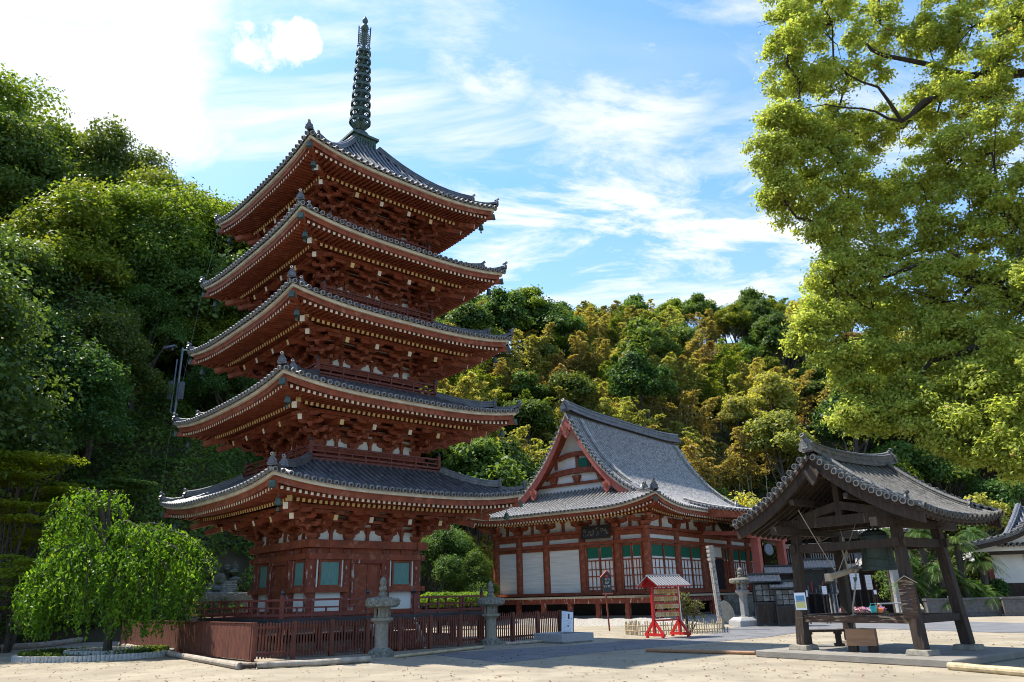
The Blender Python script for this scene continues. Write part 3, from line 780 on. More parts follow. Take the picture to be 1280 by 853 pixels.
for k in range(4):
    side = Vector(G(k, 1, 0, 0)) - Vector(G(k, 0, 0, 0))
    if k % 2 == 0:
        W_ = lambda t: max(GV, HX + OV - t * EN) if t * EN < 2.75 else GV
        tile_slope(rf, PH(k), W_, lambda u: .985 if u < GV else (HX + OV - u) / EN - .005, 10.8, side, sp=.285, rr=.075, nt=14, row=.30, ns=40, capscale=.9, pm=3)
    else:
        tile_slope(rf, PH(k), lambda t: HY + OV - t * 3.95, lambda u: min(1, (HY + OV - u) / 3.95) - .005, 3.95, side, sp=.285, rr=.075, nt=8, row=.30, ns=40, capscale=.9, pm=3)
# verge tiles at both gables
for sx in (-1, 1):
    for sy in (-1, 1):
        e = 2.7
        while e < EN - .15:
            z = hz(e) + .05; y = sy * (EN - e); x0 = sx * (GV - .15); x1 = sx * (GV + .26)
            rf.tube([(x0, y, z + .03), (x1, y, z)], .08, 8, 0, False)
            tile_cap(rf, Vector((x1, y, z)), Vector((sx, 0, 0)), Vector((0, 1, 0)), Vector((0, 0, 1)), .095, (1, 2))
            e += .20 + .10 * (1 - e / EN)
hroof = rf.build('roof', ['tile_hall', 'tile_cap', 'tile_dark', 'tile_pan_hall'], hall)
mb = MB(); zt = hz(EN)
ridge_run(mb, [(x, 0, zt - .05 + .22 * abs(x / 7.9) ** 4) for x in np.linspace(-8.0, 8.0, 17)], .52, .72)
for s in (-1, 1): oni(mb, Vector((s * 8.05, 0, zt + .15)), (s, 0, 0), .62)
mb.build('main_ridge', ['tile', 'tile_cap', 'tile_dark'], hroof)
for sx in (-1, 1):
    for sy in (-1, 1):
        mb = MB(); X = sx * 7.15
        ridge_run(mb, [(X - sx * .35 * (1 - j / 12) ** 2, sy * (EN - e), hz(e) + .02) for j, e in enumerate(np.linspace(EN - .25, 2.9, 13))], .32, .34)
        mb2 = mb
        k = 0 if sy < 0 else 2
        def hp(e, dz=0): return Vector((sx * (HX + OV - e), sy * (HY + OV - e), hz(e) + dz + LIFT * max(0, 1 - e / 3.4) ** 1.6))
        o_ = Vector((sx, sy, 0)).normalized()
        oni(mb, Vector((X, sy * (EN - 2.85), hz(2.85) + .08)), (0, sy, 0), .42)
        mb.build('descending_ridge', ['tile_hall', 'tile_cap', 'tile_dark'], hroof)
        mb = MB()
        ridge_run(mb, [hp(3.3 - 3.3 * j / 9 + .45, .02) for j in range(10)], .28, .28)
        oni(mb, hp(1.5, .22), o_, .34); oni(mb, hp(.30, .14), o_, .46)
        ridge_run(mb, [hp(.45 - .5 * j / 4, .02 + .1 * (j / 4) ** 2) for j in range(5)], .2, .16)
        mb.build('corner_ridge', ['tile', 'tile_cap', 'tile_dark'], hroof)
# gables
for sx in (-1, 1):
    gb = MB(); xw = sx * 6.92
    n = 12; ys = [EN * 0 + (EN - 3.1) * (j / n) for j in range(n + 1)]
    poly = [(xw, -y, hz(EN - y) - .12) for y in reversed(ys)] + [(xw, y, hz(EN - y) - .12) for y in ys[1:]]
    gb.prism(poly, (-sx * .12, 0, 0), 1)
    for sy in (-1, 1):       # bargeboards: pink-red board under a cream strip
        for j in range(16):
            y0, y1 = (4.75 * j / 16, 4.75 * (j + 1) / 16)
            for (ta, tb, xo, m, th) in ((.02, .16, 8.12, 2, .12), (.16, .62, 8.04, 3, .09)):
                z0, z1 = hz(EN - y0), hz(EN - y1); w_ = 1 + .25 * (j / 16)
                P8 = [(sx * xo, sy * y0, z0 - tb * w_), (sx * xo, sy * y1, z1 - tb * w_), (sx * xo, sy * y1, z1 - ta), (sx * xo, sy * y0, z0 - ta)]
                P8 += [(sx * (xo - th), p[1], p[2]) for p in P8]
                gb.add(P8, [(0, 1, 2, 3), (7, 6, 5, 4), (0, 4, 5, 1), (2, 6, 7, 3)], m)
        # soffit of the verge
        gb.grid(lambda a, c: (sx * (6.9 + 1.2 * a), sy * 4.6 * c, hz(EN - 4.6 * c) - .14), 1, 12, 0)
    def pend(y, z, s):
        sh = [(0, .55), (.16, .35), (.34, .34), (.44, .12), (.36, -.08), (.22, -.10), (.30, -.28), (.16, -.46), (0, -.62)]
        sh = sh + [(-a, b) for a, b in reversed(sh[1:-1])]
        gb.prism([(sx * 8.14, y + a * s, z + b * s) for a, b in sh], (-sx * .1, 0, 0), 3)
        gb.prism([(sx * 8.18, y + a * s * .45, z + b * s * .45) for a, b in sh], (-sx * .04, 0, 0), 0)
    pend(0, zt - 1.15, 1.0); pend(-2.9, hz(EN - 2.9) - .95, .72); pend(2.9, hz(EN - 2.9) - .95, .72)
    xf = sx * 7.08
    def gbx(y0, y1, z0, z1, m=0, t=.16): gb.box(min(xf, xf - sx * t), max(xf, xf - sx * t), y0, y1, z0, z1, m)
    gbx(-3.2, 3.2, 8.55, 8.72); 
    for j in range(10):       # rainbow beam
        y0, y1 = -2.5 + j * .5, -2.5 + (j + 1) * .5; c = lambda y: 9.0 + .30 * (1 - (y / 2.5) ** 2)
        gb.add([(xf + sx * .1, y0, c(y0)), (xf + sx * .1, y1, c(y1)), (xf + sx * .1, y1, c(y1) + .36), (xf + sx * .1, y0, c(y0) + .36), (xf - sx * .1, y0, c(y0)), (xf - sx * .1, y1, c(y1)), (xf - sx * .1, y1, c(y1) + .36), (xf - sx * .1, y0, c(y0) + .36)],
               [(0, 1, 2, 3), (7, 6, 5, 4), (0, 4, 5, 1), (2, 6, 7, 3)], 0)
    for y in (-.05, 1.0 * sx): gbx(y - .10, y + .10, 9.45, 10.6, 0, .14)
    for y in (-1.7, 1.7): gbx(y - .09, y + .09, 9.7, 10.4, 0, .14)
    for j in range(8):
        y0, y1 = -1.4 + j * .35, -1.4 + (j + 1) * .35; c = lambda y: 10.15 + .30 * (1 - (y / 1.6) ** 2)
        gb.add([(xf + sx * .12, y0, c(y0)), (xf + sx * .12, y1, c(y1)), (xf + sx * .12, y1, c(y1) + .30), (xf + sx * .12, y0, c(y0) + .30), (xf - sx * .1, y0, c(y0)), (xf - sx * .1, y1, c(y1)), (xf - sx * .1, y1, c(y1) + .30), (xf - sx * .1, y0, c(y0) + .30)],
               [(0, 1, 2, 3), (7, 6, 5, 4), (0, 4, 5, 1), (2, 6, 7, 3)], 0)
    gb.box(min(xf, xf - sx * .05), max(xf, xf - sx * .05), -.05 - sx * -.55 - .45, -.05 - sx * -.55 + .45, 9.6, 10.25, 4)
    for y in (-1.9, 0, 1.9): gb.frust((xf, y, 8.72), .12, .16, .16, .30, .42, 0)
    gb.build('gable', ['red', 'plaster', 'cream', 'red_pink', 'green'], hall)
# eaves
ev = MB(); DF = 1.0
def ez(k, u, d): return ZE + LIFT * (min(1, max(0, (abs(u) - (half(k) + d - 4.2)) / 4.2)) ** 2.2) * max(0, min(1, d / OV)) ** 1.2
for k in range(4):
    for (do, th, za, zb, m) in ((OV - .06, .28, -.01, -.13, 1), (OV - .14, .25, -.13, -.34, 0)):
        n = 40
        for a in range(n):
            P8 = []
            for q in (a, a + 1):
                s = q / n * 2 - 1
                for dd, zz in ((do, zb), (do, za), (do - th, za), (do - th, zb)):
                    u = s * (half(k) + dd); P8.append(G(k, u, dd, ez(k, s * (half(k) + OV), OV) + zz))
            ev.add(P8, [(0, 4, 5, 1), (1, 5, 6, 2), (2, 6, 7, 3), (3, 7, 4, 0)], m)
    def zf(u, d, L_):
        base = ez(k, u, d)
        return base - .36 + .12 * (OV - d) if L_ == 0 else base - .36 + .12 * DF - .14 + .28 * (OV - DF - d)
    for L_, (da, db) in enumerate(((OV - .16, OV - DF - .1), (OV - DF + .04, -.1))):
        ev.grid(lambda a, c: G(k, (a * 2 - 1) * (half(k) + da + (db - da) * c), da + (db - da) * c, zf((a * 2 - 1) * (half(k) + da + (db - da) * c), da + (db - da) * c, L_)), 50, 2, 0)
    n = int(2 * (half(k) + OV) / .24)
    for j in range(n + 1):
        u = (j - n / 2) * .24; lim = abs(u) - half(k) + .05
        for L_, (d0, d1, ww, mm) in enumerate(((OV - .20, OV - DF - .2, .11, 2), (OV - DF, 0, .115, 3))):
            dd1 = max(d1, lim)
            if d0 - dd1 > .1 and d0 > lim: ev.beam(G(k, u, dd1, zf(u, dd1, L_) - .06), G(k, u, d0, zf(u, d0, L_) - .06), ww, .12, 0, endm=mm)
    ev.beam(G(k, half(k) - .1, -.1, zf(half(k), 0, 1) - .1), G(k, half(k) + OV - .1, OV - .1, ez(k, half(k) + OV, OV) - .42), .2, .26, 0, endm=4)
ev.build('eaves', ['red', 'cream', 'whiteend', 'ochre', 'bronze'], hall)
# walls
YB = [-5.71, -3.77, -1.25, 1.53, 3.74, 5.71]; XB = [-8.65, -4.92, -1.39, 2.95, 6.0, 8.65]
mb = MB(); mb.lathe([(.25, 0), (.26, 1.8), (.245, WZ - FZ + .02)], 14)
c0 = mb.build('column', 'red', hall, smooth=True); c0.location = (XB[0], YB[0], FZ)
for x in XB[1:]: copy_obj(c0, hall, (x, YB[0], FZ))
for x in XB[:]: copy_obj(c0, hall, (x, YB[-1], FZ))
for y in YB[1:-1]: copy_obj(c0, hall, (XB[0], y, FZ)); copy_obj(c0, hall, (XB[-1], y, FZ))
bm_ = MB(); wl = MB()
def hb(mbb, k, u0, u1, d0, d1, z0, z1, m=0):
    a = G(k, u0, d0, z0); b_ = G(k, u1, d1, z1); mbb.box(min(a[0], b_[0]), max(a[0], b_[0]), min(a[1], b_[1]), max(a[1], b_[1]), z0, z1, m)
for k in range(4):
    h_ = half(k); e = .002 * k
    hb(bm_, k, -h_ - .35, h_ + .35, -.16, .30 - e, WZ - .02 + e, WZ + .14 + e)
    hb(bm_, k, -h_, h_, -.1, .16, WZ - .30 + e, WZ - .04 + e)
    hb(bm_, k, -h_ - .28, h_ + .28, .18, .30 - e, 4.48 + e, 4.68 + e)
    hb(bm_, k, -h_ - .28, h_ + .28, .18, .30 - e, FZ + .0, FZ + .17)
    hb(bm_, k, -h_ - .9, h_ + .9, .72, .84, WZ + .86 + e, WZ + 1.0 + e)
    hb(bm_, k, -h_, h_, -.08, .10, WZ + .86 + e, WZ + 1.0 + e)
    hb(wl, k, -h_, h_, -.12, -.02, FZ, WZ + 1.5, 0)
# bay fillings
def lattice(k, u0, u1, dark=False):
    m_ = MB(); w_ = u1 - u0
    def q(a0, a1, z0, z1, m, d0=.02, d1=.06):
        hb(m_, k, a0, a1, d0, d1, z0, z1, m)
    z0, z1 = FZ + .17, 4.45
    q(u0, u1, z0, z1, 1, .0, .03)
    for a in (u0, (u0 + u1) / 2 - .05, u1 - .10): q(a, a + .10, z0, z1, 0, .03, .13)
    q(u0, u1, z0, z0 + .12, 0, .031, .10); q(u0, u1, z1 - .12, z1, 0, .031, .10)
    zs_ = z0 + (z1 - z0) * .66
    for hh in (0, 1):
        a0 = u0 + .10 + hh * (w_ / 2 - .02); a1 = a0 + w_ / 2 - .16
        q(a0, a1, zs_ + .16, z1 - .12, 2, .03, .05)
        q(a0, a1, zs_ - .02, zs_ + .05, 0, .03, .09)
        for i in (1, 2): a = a0 + (a1 - a0) * i / 3; q(a - .022, a + .022, z0 + .12, zs_, 0, .03, .075)
        for i in (1, 2): z = z0 + .30 + (zs_ - z0 - .3) * i / 3 * 1.0; q(a0, a1, z - .022, z + .022, 0, .031, .078) if i == 2 else None
        z = z0 + (zs_ - z0) * .5; q(a0, a1, z - .03, z + .03, 0, .032, .08)
        q(a0, a1, z0 + .26, z0 + .31, 0, .032, .08)
    m_.build('lattice_door', ['red', 'plaster', 'green'], hall)
for k, us in ((0, XB), (2, [-x for x in reversed(XB)]), (3, [-y for y in reversed(YB)]), (1, YB)):
    for i in range(5):
        u0, u1 = us[i] + .25, us[i + 1] - .25
        hb(wl, k, u0, u1, .0, .03, 4.68, WZ - .30, 0)
        solid = (k == 3 and i < 3) or k in (1, 2)
        if solid:
            hb(wl, k, u0, u1, .0, .05, FZ + .17, 4.45, 1)
            hb(bm_, k, u0, u1, .05, .12, 4.28, 4.46, 0)
        elif k == 0 and i == 2:
            hb(wl, k, u0, u0 + 1.0, .0, .02, FZ, 4.45, 0)
            lattice(0, u0, u0 + 1.05); lattice(0, u1 - 1.05, u1)
            hb(wl, k, u0 + 1.05, u1 - 1.05, .0, .03, 3.75, 4.45, 0)
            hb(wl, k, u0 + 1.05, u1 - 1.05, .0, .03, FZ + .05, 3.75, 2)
            hb(bm_, k, u0 + 1.05, u1 - 1.05, .03, .12, 3.68, 3.80, 0)
        else: lattice(k, u0, u1)
        # mid-bay strut over the beam
        um = (u0 + u1) / 2; hb(bm_, k, um - .09, um + .09, .0, .10, WZ + .14, WZ + .86, 0)
        bm_.frust(G(k, um, .05, WZ + .66), .12, .12, .2, .2, .16, 0)
bm_.build('beams', 'red', hall); wl.build('wall', ['plaster', 'plank', 'dark'], hall)
# bracket blocks over the columns
mb = MB(); mb.frust((0, 0, 0), .2, .2, .28, .28, .18); mb.box(-.28, .28, -.28, .28, .18, .28)
mb.prism([(-.75, -.08, .36), (-.5, -.08, .26), (.5, -.08, .26), (.75, -.08, .36), (.75, -.08, .48), (-.75, -.08, .48)], (0, .16, 0))
for q in (-.62, 0, .62): mb.frust((q, 0, .47), .10, .10, .15, .13, .12)
mb.prism([(-.08, .3, .28), (-.08, -.65, .30), (-.08, -.85, .40), (-.08, -.85, .50), (-.08, .3, .50)], (.16, 0, 0))
mb.frust((0, -.78, .48), .11, .11, .16, .16, .14)
b0 = mb.build('bracket_set', 'red', hall); b0.location = G(0, XB[1], .05, WZ + .14); 
for k, us in ((0, XB[2:-1]), (2, XB[1:-1]), (3, [-y for y in YB[1:-1]]), (1, YB[1:-1])):
    for u in us: copy_obj(b0, hall, G(k, u, .05, WZ + .14), (0, 0, k * PI / 2))
for k in range(4): copy_obj(b0, hall, G(k, -half(k), .0, WZ + .14), (0, 0, k * PI / 2 - PI / 4), (1.15, 1.3, 1))
# veranda
mb = MB(); VO = 1.45
for k in range(4):
    e = .003 * k
    hb(mb, k, -half(k) - VO, half(k) + VO, -.1, VO, FZ - .17 - e, FZ - .05 - e, 1)
    hb(mb, k, -half(k) - VO + .1, half(k) + VO - .1, VO - .32, VO - .12, FZ - .46 - e, FZ - .18 - e, 0)
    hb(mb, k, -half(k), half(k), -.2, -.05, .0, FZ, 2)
    n = int(round((2 * half(k) + 2 * VO) / 2.15))
    for j in range(n + 1):
        u = -half(k) - VO + .25 + j * (2 * half(k) + 2 * VO - .5) / n
        if (k % 2 == 1) and j in (0, n): continue
        hb(mb, k, u - .13, u + .13, VO - .35, VO - .10, 0.0, FZ - .46, 0)
mb.box(-HX - .6, HX + .6, -HY - .6, HY + .6, 0.0, .42, 3)
mb.build('veranda', ['red_worn', 'palewood', 'dark', 'concrete'], hall)
# porch
pc = MB(); KD = 3.7
for x in (XB[2], XB[3]):
    pc.box(x - .24, x + .24, -HY - KD - .24, -HY - KD + .24, .45, 5.05, 0); pc.frust((x, -HY - KD, .0), .42, .42, .34, .34, .45, 2)
    pc.frust((x, -HY - KD, 5.05), .2, .2, .36, .30, .2, 0)
    pc.beam((x, -HY, 5.30), (x, -HY - KD - .2, 5.0), .22, .26, 0)
pc.box(XB[2] - .9, XB[3] + .9, -HY - KD - .15, -HY - KD + .15, 4.72, 5.02, 0)
pc.box(XB[2] - 1.6, XB[3] + 1.6, -HY - KD - .12, -HY - KD + .12, 5.26, 5.42, 0)
for i in range(6): pc.box(-2.0, 2.0, -HY - VO - .32 * (i + 1), -HY - VO - .32 * i, 0, FZ - .2 - .24 * i, 2)
pc.build('porch_frame', ['red_pink', 'cream', 'stone_old'], hall)
pr_ = MB(); KW = 3.9; K0 = -.35; K1 = KD + 1.15
def PK(u, t):      # t=0 outer edge
    d = K1 + (OV + .0 - 1.9 - K1) * t
    zz = 5.75 + (hz(1.9) + .06 - 5.75) * (t * .72 + .28 * t * t) + .40 * (abs(u) / KW) ** 3 * (1 - t) ** 1.5
    return Vector(G(0, u, d, zz))
tile_slope(pr_, PK, lambda t: KW, lambda u: .99, 5.2, Vector((1, 0, 0)), sp=.285, rr=.075, nt=10, row=.3, ns=20)
for s in (-1, 1):
    for j in range(14):
        t0, t1 = j / 14 * .8, (j + 1) / 14 * .8; a, b_ = PK(s * KW, t0), PK(s * KW, t1); x = Vector((s * .06, 0, 0)); hgt = .34 + .35 * (j / 14)
        pr_.add([a - Vector((0, 0, .04)) + x, b_ - Vector((0, 0, .04)) + x, b_ - Vector((0, 0, hgt)) + x, a - Vector((0, 0, hgt - .02)) + x, a - Vector((0, 0, .04)) - x, b_ - Vector((0, 0, .04)) - x, b_ - Vector((0, 0, hgt)) - x, a - Vector((0, 0, hgt - .02)) - x],
                [(0, 1, 2, 3), (7, 6, 5, 4), (3, 2, 6, 7), (0, 4, 5, 1), (0, 3, 7, 4)], 3)
    t = .06
    while t < .85:
        p = PK(s * KW, t); pr_.tube([p + Vector((-s * .2, 0, .06)), p + Vector((s * .22, 0, .04))], .08, 8, 0, False); tile_cap(pr_, p + Vector((s * .22, 0, .04)), Vector((s, 0, 0)), Vector((0, 1, 0)), Vector((0, 0, 1)), .095, (1, 2)); t += .055
    ridge_run(pr_, [PK(s * (KW - .45), 1 - j / 10) + Vector((0, 0, .03)) for j in range(11)], .26, .26)
    oni(pr_, PK(s * (KW - .45), 0) + Vector((0, 0, .1)), (0, -1, 0), .38)
for j in range(20):
    u0, u1 = -KW + j * KW / 10, -KW + (j + 1) * KW / 10; a, b_ = PK(u0, 0), PK(u1, 0)
    pr_.beam(a + Vector((0, .08, -.07)), b_ + Vector((0, .08, -.07)), .14, .12, 4); pr_.beam(a + Vector((0, .16, -.24)), b_ + Vector((0, .16, -.24)), .14, .22, 3)
    pr_.grid(lambda a_, c: PK(u0 + (u1 - u0) * a_, c * .8) - Vector((0, 0, .16)), 1, 5, 3)
for j in range(32):
    u = -KW + .12 + j * (2 * KW - .24) / 31; pr_.beam(PK(u, .7) - Vector((0, 0, .25)), PK(u, .05) - Vector((0, 0, .38)), .1, .11, 3, endm=5)
pr_.build('porch_roof', ['tile_hall', 'tile_cap', 'tile_dark', 'red', 'cream', 'ochre'], hall)
# name boards
def strokes(mb, P, X, Y, w_, h_, n, m, seed, vert=False):
    """brush-like characters: n glyph cells laid along X inside w_ x h_ at P"""
    rr = random.Random(seed)
    nx = X.cross(Y).normalized()
    for i in range(n):
        cw = w_ / n if not vert else w_; ch = h_ if not vert else h_ / n
        cx = (i + .5) * cw - w_ / 2 if not vert else 0; cy = 0 if not vert else h_ / 2 - (i + .5) * ch
        for j in range(7):
            a = Vector((rr.uniform(-.38, .38) * cw, rr.uniform(-.4, .4) * ch)); ang = rr.choice((0, 0, PI / 2, PI / 2, .9, -.9)) + rr.uniform(-.15, .15); l_ = rr.uniform(.3, .6) * min(cw, ch)
            p = P + X * (cx + a.x) + Y * (cy + a.y); d = X * math.cos(ang) + Y * math.sin(ang)
            t_ = min(cw, ch) * .045
            q = nx.cross(d).normalized()
            mb.add([p - d * l_ / 2 - q * t_ + nx * .004, p + d * l_ / 2 - q * t_ * .6 + nx * .004, p + d * l_ / 2 + q * t_ * .6 + nx * .004, p - d * l_ / 2 + q * t_ + nx * .004], [(0, 1, 2, 3)], m)
def plaque(name, label, k, u, d, z, w_, h_, tilt, seed, n=5):
    o = thing(name, label, 'name board', hall.matrix_basis @ Vector(G(k, u, d, z)), HROT + k * PI / 2)
    mb = MB(); T = Matrix.Rotation(tilt, 4, 'X'); mb.T = T
    mb.box(-w_ / 2, w_ / 2, -.05, 0, -h_ / 2, h_ / 2, 0)
    for a in (-1, 1):
        mb.box(-w_ / 2 - .06, w_ / 2 + .06, -.10, .02, a * h_ / 2 - .04, a * h_ / 2 + .04, 1); mb.box(a * w_ / 2 - .05, a * w_ / 2 + .05, -.102, .022, -h_ / 2 - .06, h_ / 2 + .06, 1)
    mb.build('board', ['black', 'darkwood'], o)
    mb = MB(); mb.T = T; strokes(mb, Vector((0, -.052, 0)), Vector((1, 0, 0)), Vector((0, 0, 1)), w_ * .92, h_ * .8, n, 0, seed)
    mb.build('lettering', ['gold'], o)
hall.matrix_basis = Matrix.Translation(HC) @ Matrix.Rotation(HROT, 4, 'Z')
plaque('name_board', 'long black name board with gold brush characters hung under the left eave of the hall', 3, 2.55, .42, WZ - .05, 2.0, .72, R_(-14), 5, 6)
plaque('name_board', 'dark framed name board hanging tilted forward over the hall entrance', 0, -.1, 1.3, WZ + .22, 1.5, .8, R_(-28), 9, 3)
# ------------------------------------------------------------------ bell tower on its slab
BC = Vector((9.0, 19.87, 0)); BR = R_(-54.22)
BM = Matrix.Translation(BC) @ Matrix.Rotation(BR, 4, 'Z')
def BL(a, b, z): return BM @ Vector((a, b, z))
bt = thing('bell_tower', 'open dark timber bell pavilion with splayed posts and a curved tiled gable roof', 'bell tower', BC, BR)
SLZ = .16
mb = MB()
mb.prism([(-2.35, -1.95, 0), (2.55, -1.95, 0), (2.55, 2.3, 0), (-2.35, 2.3, 0)], (0, 0, SLZ))
slab = mb.build('stone_slab', 'concrete', bt, bevel=.02)
pst = MB()
PB = {}
for i, (sx, sy) in enumerate(((-1, -1), (1, -1), (1, 1), (-1, 1))):
    p0 = Vector((sx * 1.51, sy * 1.08, SLZ + .12)); p1 = Vector((sx * 1.36, sy * .95, 3.02)); PB[(sx, sy)] = (p0, p1)
    q = MB(); q.beam(p0, p1, .235, .235, 0, up=(0, 1, 0), w1=.21, h1=.21)
    q.beam(p0, p0 + (p1 - p0) * .24, .245, .245, 0, up=(0, 1, 0), w1=.243, h1=.243)
    q.build('post', 'darkwood', bt, bevel=.012)
    q = MB(); q.frust((p0.x, p0.y, SLZ), .27, .27, .24, .24, .12); q.build('post_base', 'stone', bt, bevel=.01)
def pp(k, z):
    a, b = PB[k]; return a + (b - a) * ((z - a.z) / (b.z - a.z))
q = MB()
for z, w_, h_, m in ((2.62, .13, .20, 0), (.90, .12, .17, 1)):
    for a, b in (((-1, -1), (1, -1)), ((1, -1), (1, 1)), ((1, 1), (-1, 1)), ((-1, 1), (-1, -1))):
        e = .004 if a[0] == b[0] else 0
        if z < 1 and (a, b) == ((-1, 1), (-1, -1)): pass
        v = (pp(b, z) - pp(a, z)).normalized() * .2
        q_ = MB(); q_.beam(pp(a, z + e) - (v if z > 2 else v * .3), pp(b, z + e) + (v if z > 2 else v * .3), w_, h_, m if (a[0] != b[0] or z > 1) else 0); q_.build('tie_beam' if z > 1 else 'lower_rail', ['darkwood', 'paintwood'], bt, bevel=.008)
# wall plates, purlins, cross beams under the roof
for sx in (-1, 1): q.beam((sx * 1.36, -1.9, 3.06), (sx * 1.36, 1.9, 3.06), .17, .2, 0)
for sy in (-1, 1):
    q.beam((-1.75, sy * .95, 3.24), (1.75, sy * .95, 3.24), .17, .24, 0)
    q.beam((-1.2, sy * .95, 3.34), (0, sy * .95, 3.62), .15, .2, 0); q.beam((1.2, sy * .95, 3.34), (0, sy * .95, 3.62), .15, .2, 0)
    q.beam((0, sy * .95, 3.3), (0, sy * .95, 4.35), .16, .16, 0, up=(0, 1, 0))
q.beam((-1.4, 0, 3.20), (1.4, 0, 3.20), .2, .22, 0)
q.beam((0, -1.85, 4.38), (0, 1.85, 4.38), .16, .2, 0)
for sx in (-1, 1): q.beam((sx * .75, -1.85, 3.72), (sx * .75, 1.85, 3.72), .12, .14, 0)
q.prism([(-1.5, .99, 3.25), (1.5, .99, 3.25), (.9, .99, 3.85), (.35, .99, 4.4), (0, .99, 4.62), (-.35, .99, 4.4), (-.9, .99, 3.85)], (0, .04, 0), 0)  # added dark panel, keeps light from coming through the open back gable
q.build('beams', ['darkwood', 'paintwood'], bt)
BE, BV = 2.52, 1.92
def bz(e, v): t = e / BE; return 3.10 + 1.62 * (.52 * t + .48 * t * t) + .17 * (abs(v) / BV) ** 2.5 * (1 - .4 * t)
rf = MB()
for sx in (-1, 1):
    # lateral axis = v
    def P(u, t, sx=sx): return Vector((sx * (BE - t * BE), u, bz(t * BE, u)))
    tile_slope(rf, P, lambda t: BV, lambda u: .985, 3.1, Vector((0, 1, 0)), sp=.235, rr=.062, nt=10, row=.22, ns=16, off=0, pm=3)
    for sy in (-1, 1):
        e = .12
        while e < BE - .1:
            p = Vector((sx * (BE - e), sy * BV, bz(e, BV) + .06)); o = Vector((0, sy, 0))
            rf.tube([p - o * .25, p + o * .15], .062, 8, 0, False); tile_cap(rf, p + o * .15, o, Vector((1, 0, 0)), Vector((0, 0, 1)), .076, (1, 2)); e += .17
        ridge_run(rf, [Vector((sx * (BE - BE * (1 - j / 10)), sy * (BV - .38), bz(BE * (1 - j / 10), BV - .4) + .03)) for j in range(9)], .17, .17)
        oni(rf, Vector((sx * (BE - BE * .2), sy * (BV - .38), bz(BE * .2, BV - .4) + .05)), (sx, 0, 0), .20)
broof = rf.build('roof', ['tile_bell', 'tile_cap_dull', 'tile_dark', 'tile_pan'], bt)
mb = MB(); ridge_run(mb, [(0, v, bz(BE, v) + .00 + .06 * abs(v / 1.9) ** 3) for v in np.linspace(-1.95, 1.95, 11)], .26, .34)
for s in (-1, 1): oni(mb, Vector((0, s * 1.98, bz(BE, BV) + .12)), (0, s, 0), .32)
mb.build('main_ridge', ['tile_bell', 'tile_cap_dull', 'tile_dark'], broof)
mb = MB()
for sx in (-1, 1):
    for j in range(14):
        e0, e1 = BE * j / 14, BE * (j + 1) / 14
        for sy in (-1, 1):
            for (ta, tb, vo, m) in ((.01, .10, BV + .04, 0), (.10, .34, BV - .03, 0)):
                P8 = [(sx * (BE - e0), sy * vo, bz(e0, BV) - tb), (sx * (BE - e1), sy * vo, bz(e1, BV) - tb), (sx * (BE - e1), sy * vo, bz(e1, BV) - ta), (sx * (BE - e0), sy * vo, bz(e0, BV) - ta)]
                P8 += [(p[0], p[1] - sy * .09, p[2]) for p in P8]
                mb.add(P8, [(0, 1, 2, 3), (7, 6, 5, 4), (0, 4, 5, 1), (2, 6, 7, 3), (0, 3, 7, 4)], m)
    mb.grid(lambda a, c: (sx * (BE - .03 - BE * c), (a * 2 - 1) * (BV - .04), bz(BE * c, (a * 2 - 1) * BV) - .05), 10, 10, 0)
    for j in range(17):
        v = -BV + .12 + j * (2 * BV - .24) / 16
        mb.beam((sx * (BE - .06), v, bz(0, v) - .12), (sx * (BE - 1.3), v, bz(1.3, v) - .12), .07, .08, 0); mb.beam((sx * (BE - 1.28), v, bz(1.28, v) - .12), (0, v, bz(BE, v) - .12), .07, .08, 0)
    for a in range(12):
        v0, v1 = (a / 6 - 1) * BV, ((a + 1) / 6 - 1) * BV; mb.beam((sx * (BE - .05), v0, bz(0, v0) - .05), (sx * (BE - .05), v1, bz(0, v1) - .05), .05, .10, 0)
for s in (-1, 1):
    sh = [(0, .5), (.16, .3), (.34, .30), (.44, .10), (.30, -.12), (.16, -.35), (0, -.5)]; sh += [(-a, b) for a, b in reversed(sh[1:-1])]
    mb.prism([(a * .5, s * (BV + .05), 4.30 + b * .5) for a, b in sh], (0, -s * .06, 0), 0)
mb.build('bargeboards', ['darkwood'], bt)
# the bell
bell = MB()
bell.lathe([(0, 1.0), (.16, .985), (.28, .92), (.335, .80), (.36, .55), (.375, .28), (.40, .10), (.43, .0), (.38, .0), (.36, .05), (.3, .3)], 28)
for z in (.10, .26, .60, .82): 
    r = np.interp(z, [0, .1, .28, .55, .8], [.43, .40, .375, .36, .335]); bell.lathe([(r, z - .02), (r + .018, z - .01), (r + .018, z + .01), (r, z + .02)], 28)
for a in range(4):
    an = a * PI / 2 + .3
    bell.beam((.34 * math.cos(an), .34 * math.sin(an), .80), (.40 * math.cos(an), .40 * math.sin(an), .08), .05, .02)
bell.tube([(-.12, 0, .98), (-.10, 0, 1.12), (0, 0, 1.18), (.10, 0, 1.12), (.12, 0, .98)], .03, 6)
bo = bell.build('temple_bell', 'bellmetal', None, smooth=False, loc=BL(.30, -.08, 2.02))
tag(bo, 'large green bronze bell hanging under the dark timber pavilion', 'bell')
bc = BL(.30, -.08, 2.02)
hk = MB(); hk.tube([bc + Vector((0, 0, 1.0)), bc + Vector((0, 0, 1.2))], .03, 6); hk.tube([(.09 * math.cos(t), 0, .09 * math.sin(t)) for t in np.linspace(0, 6.28, 12)], .02, 5) if False else None
o = hk.build('hanger', 'grey_metal'); o.parent = bo; o.matrix_parent_inverse = Matrix.Translation(-bc)
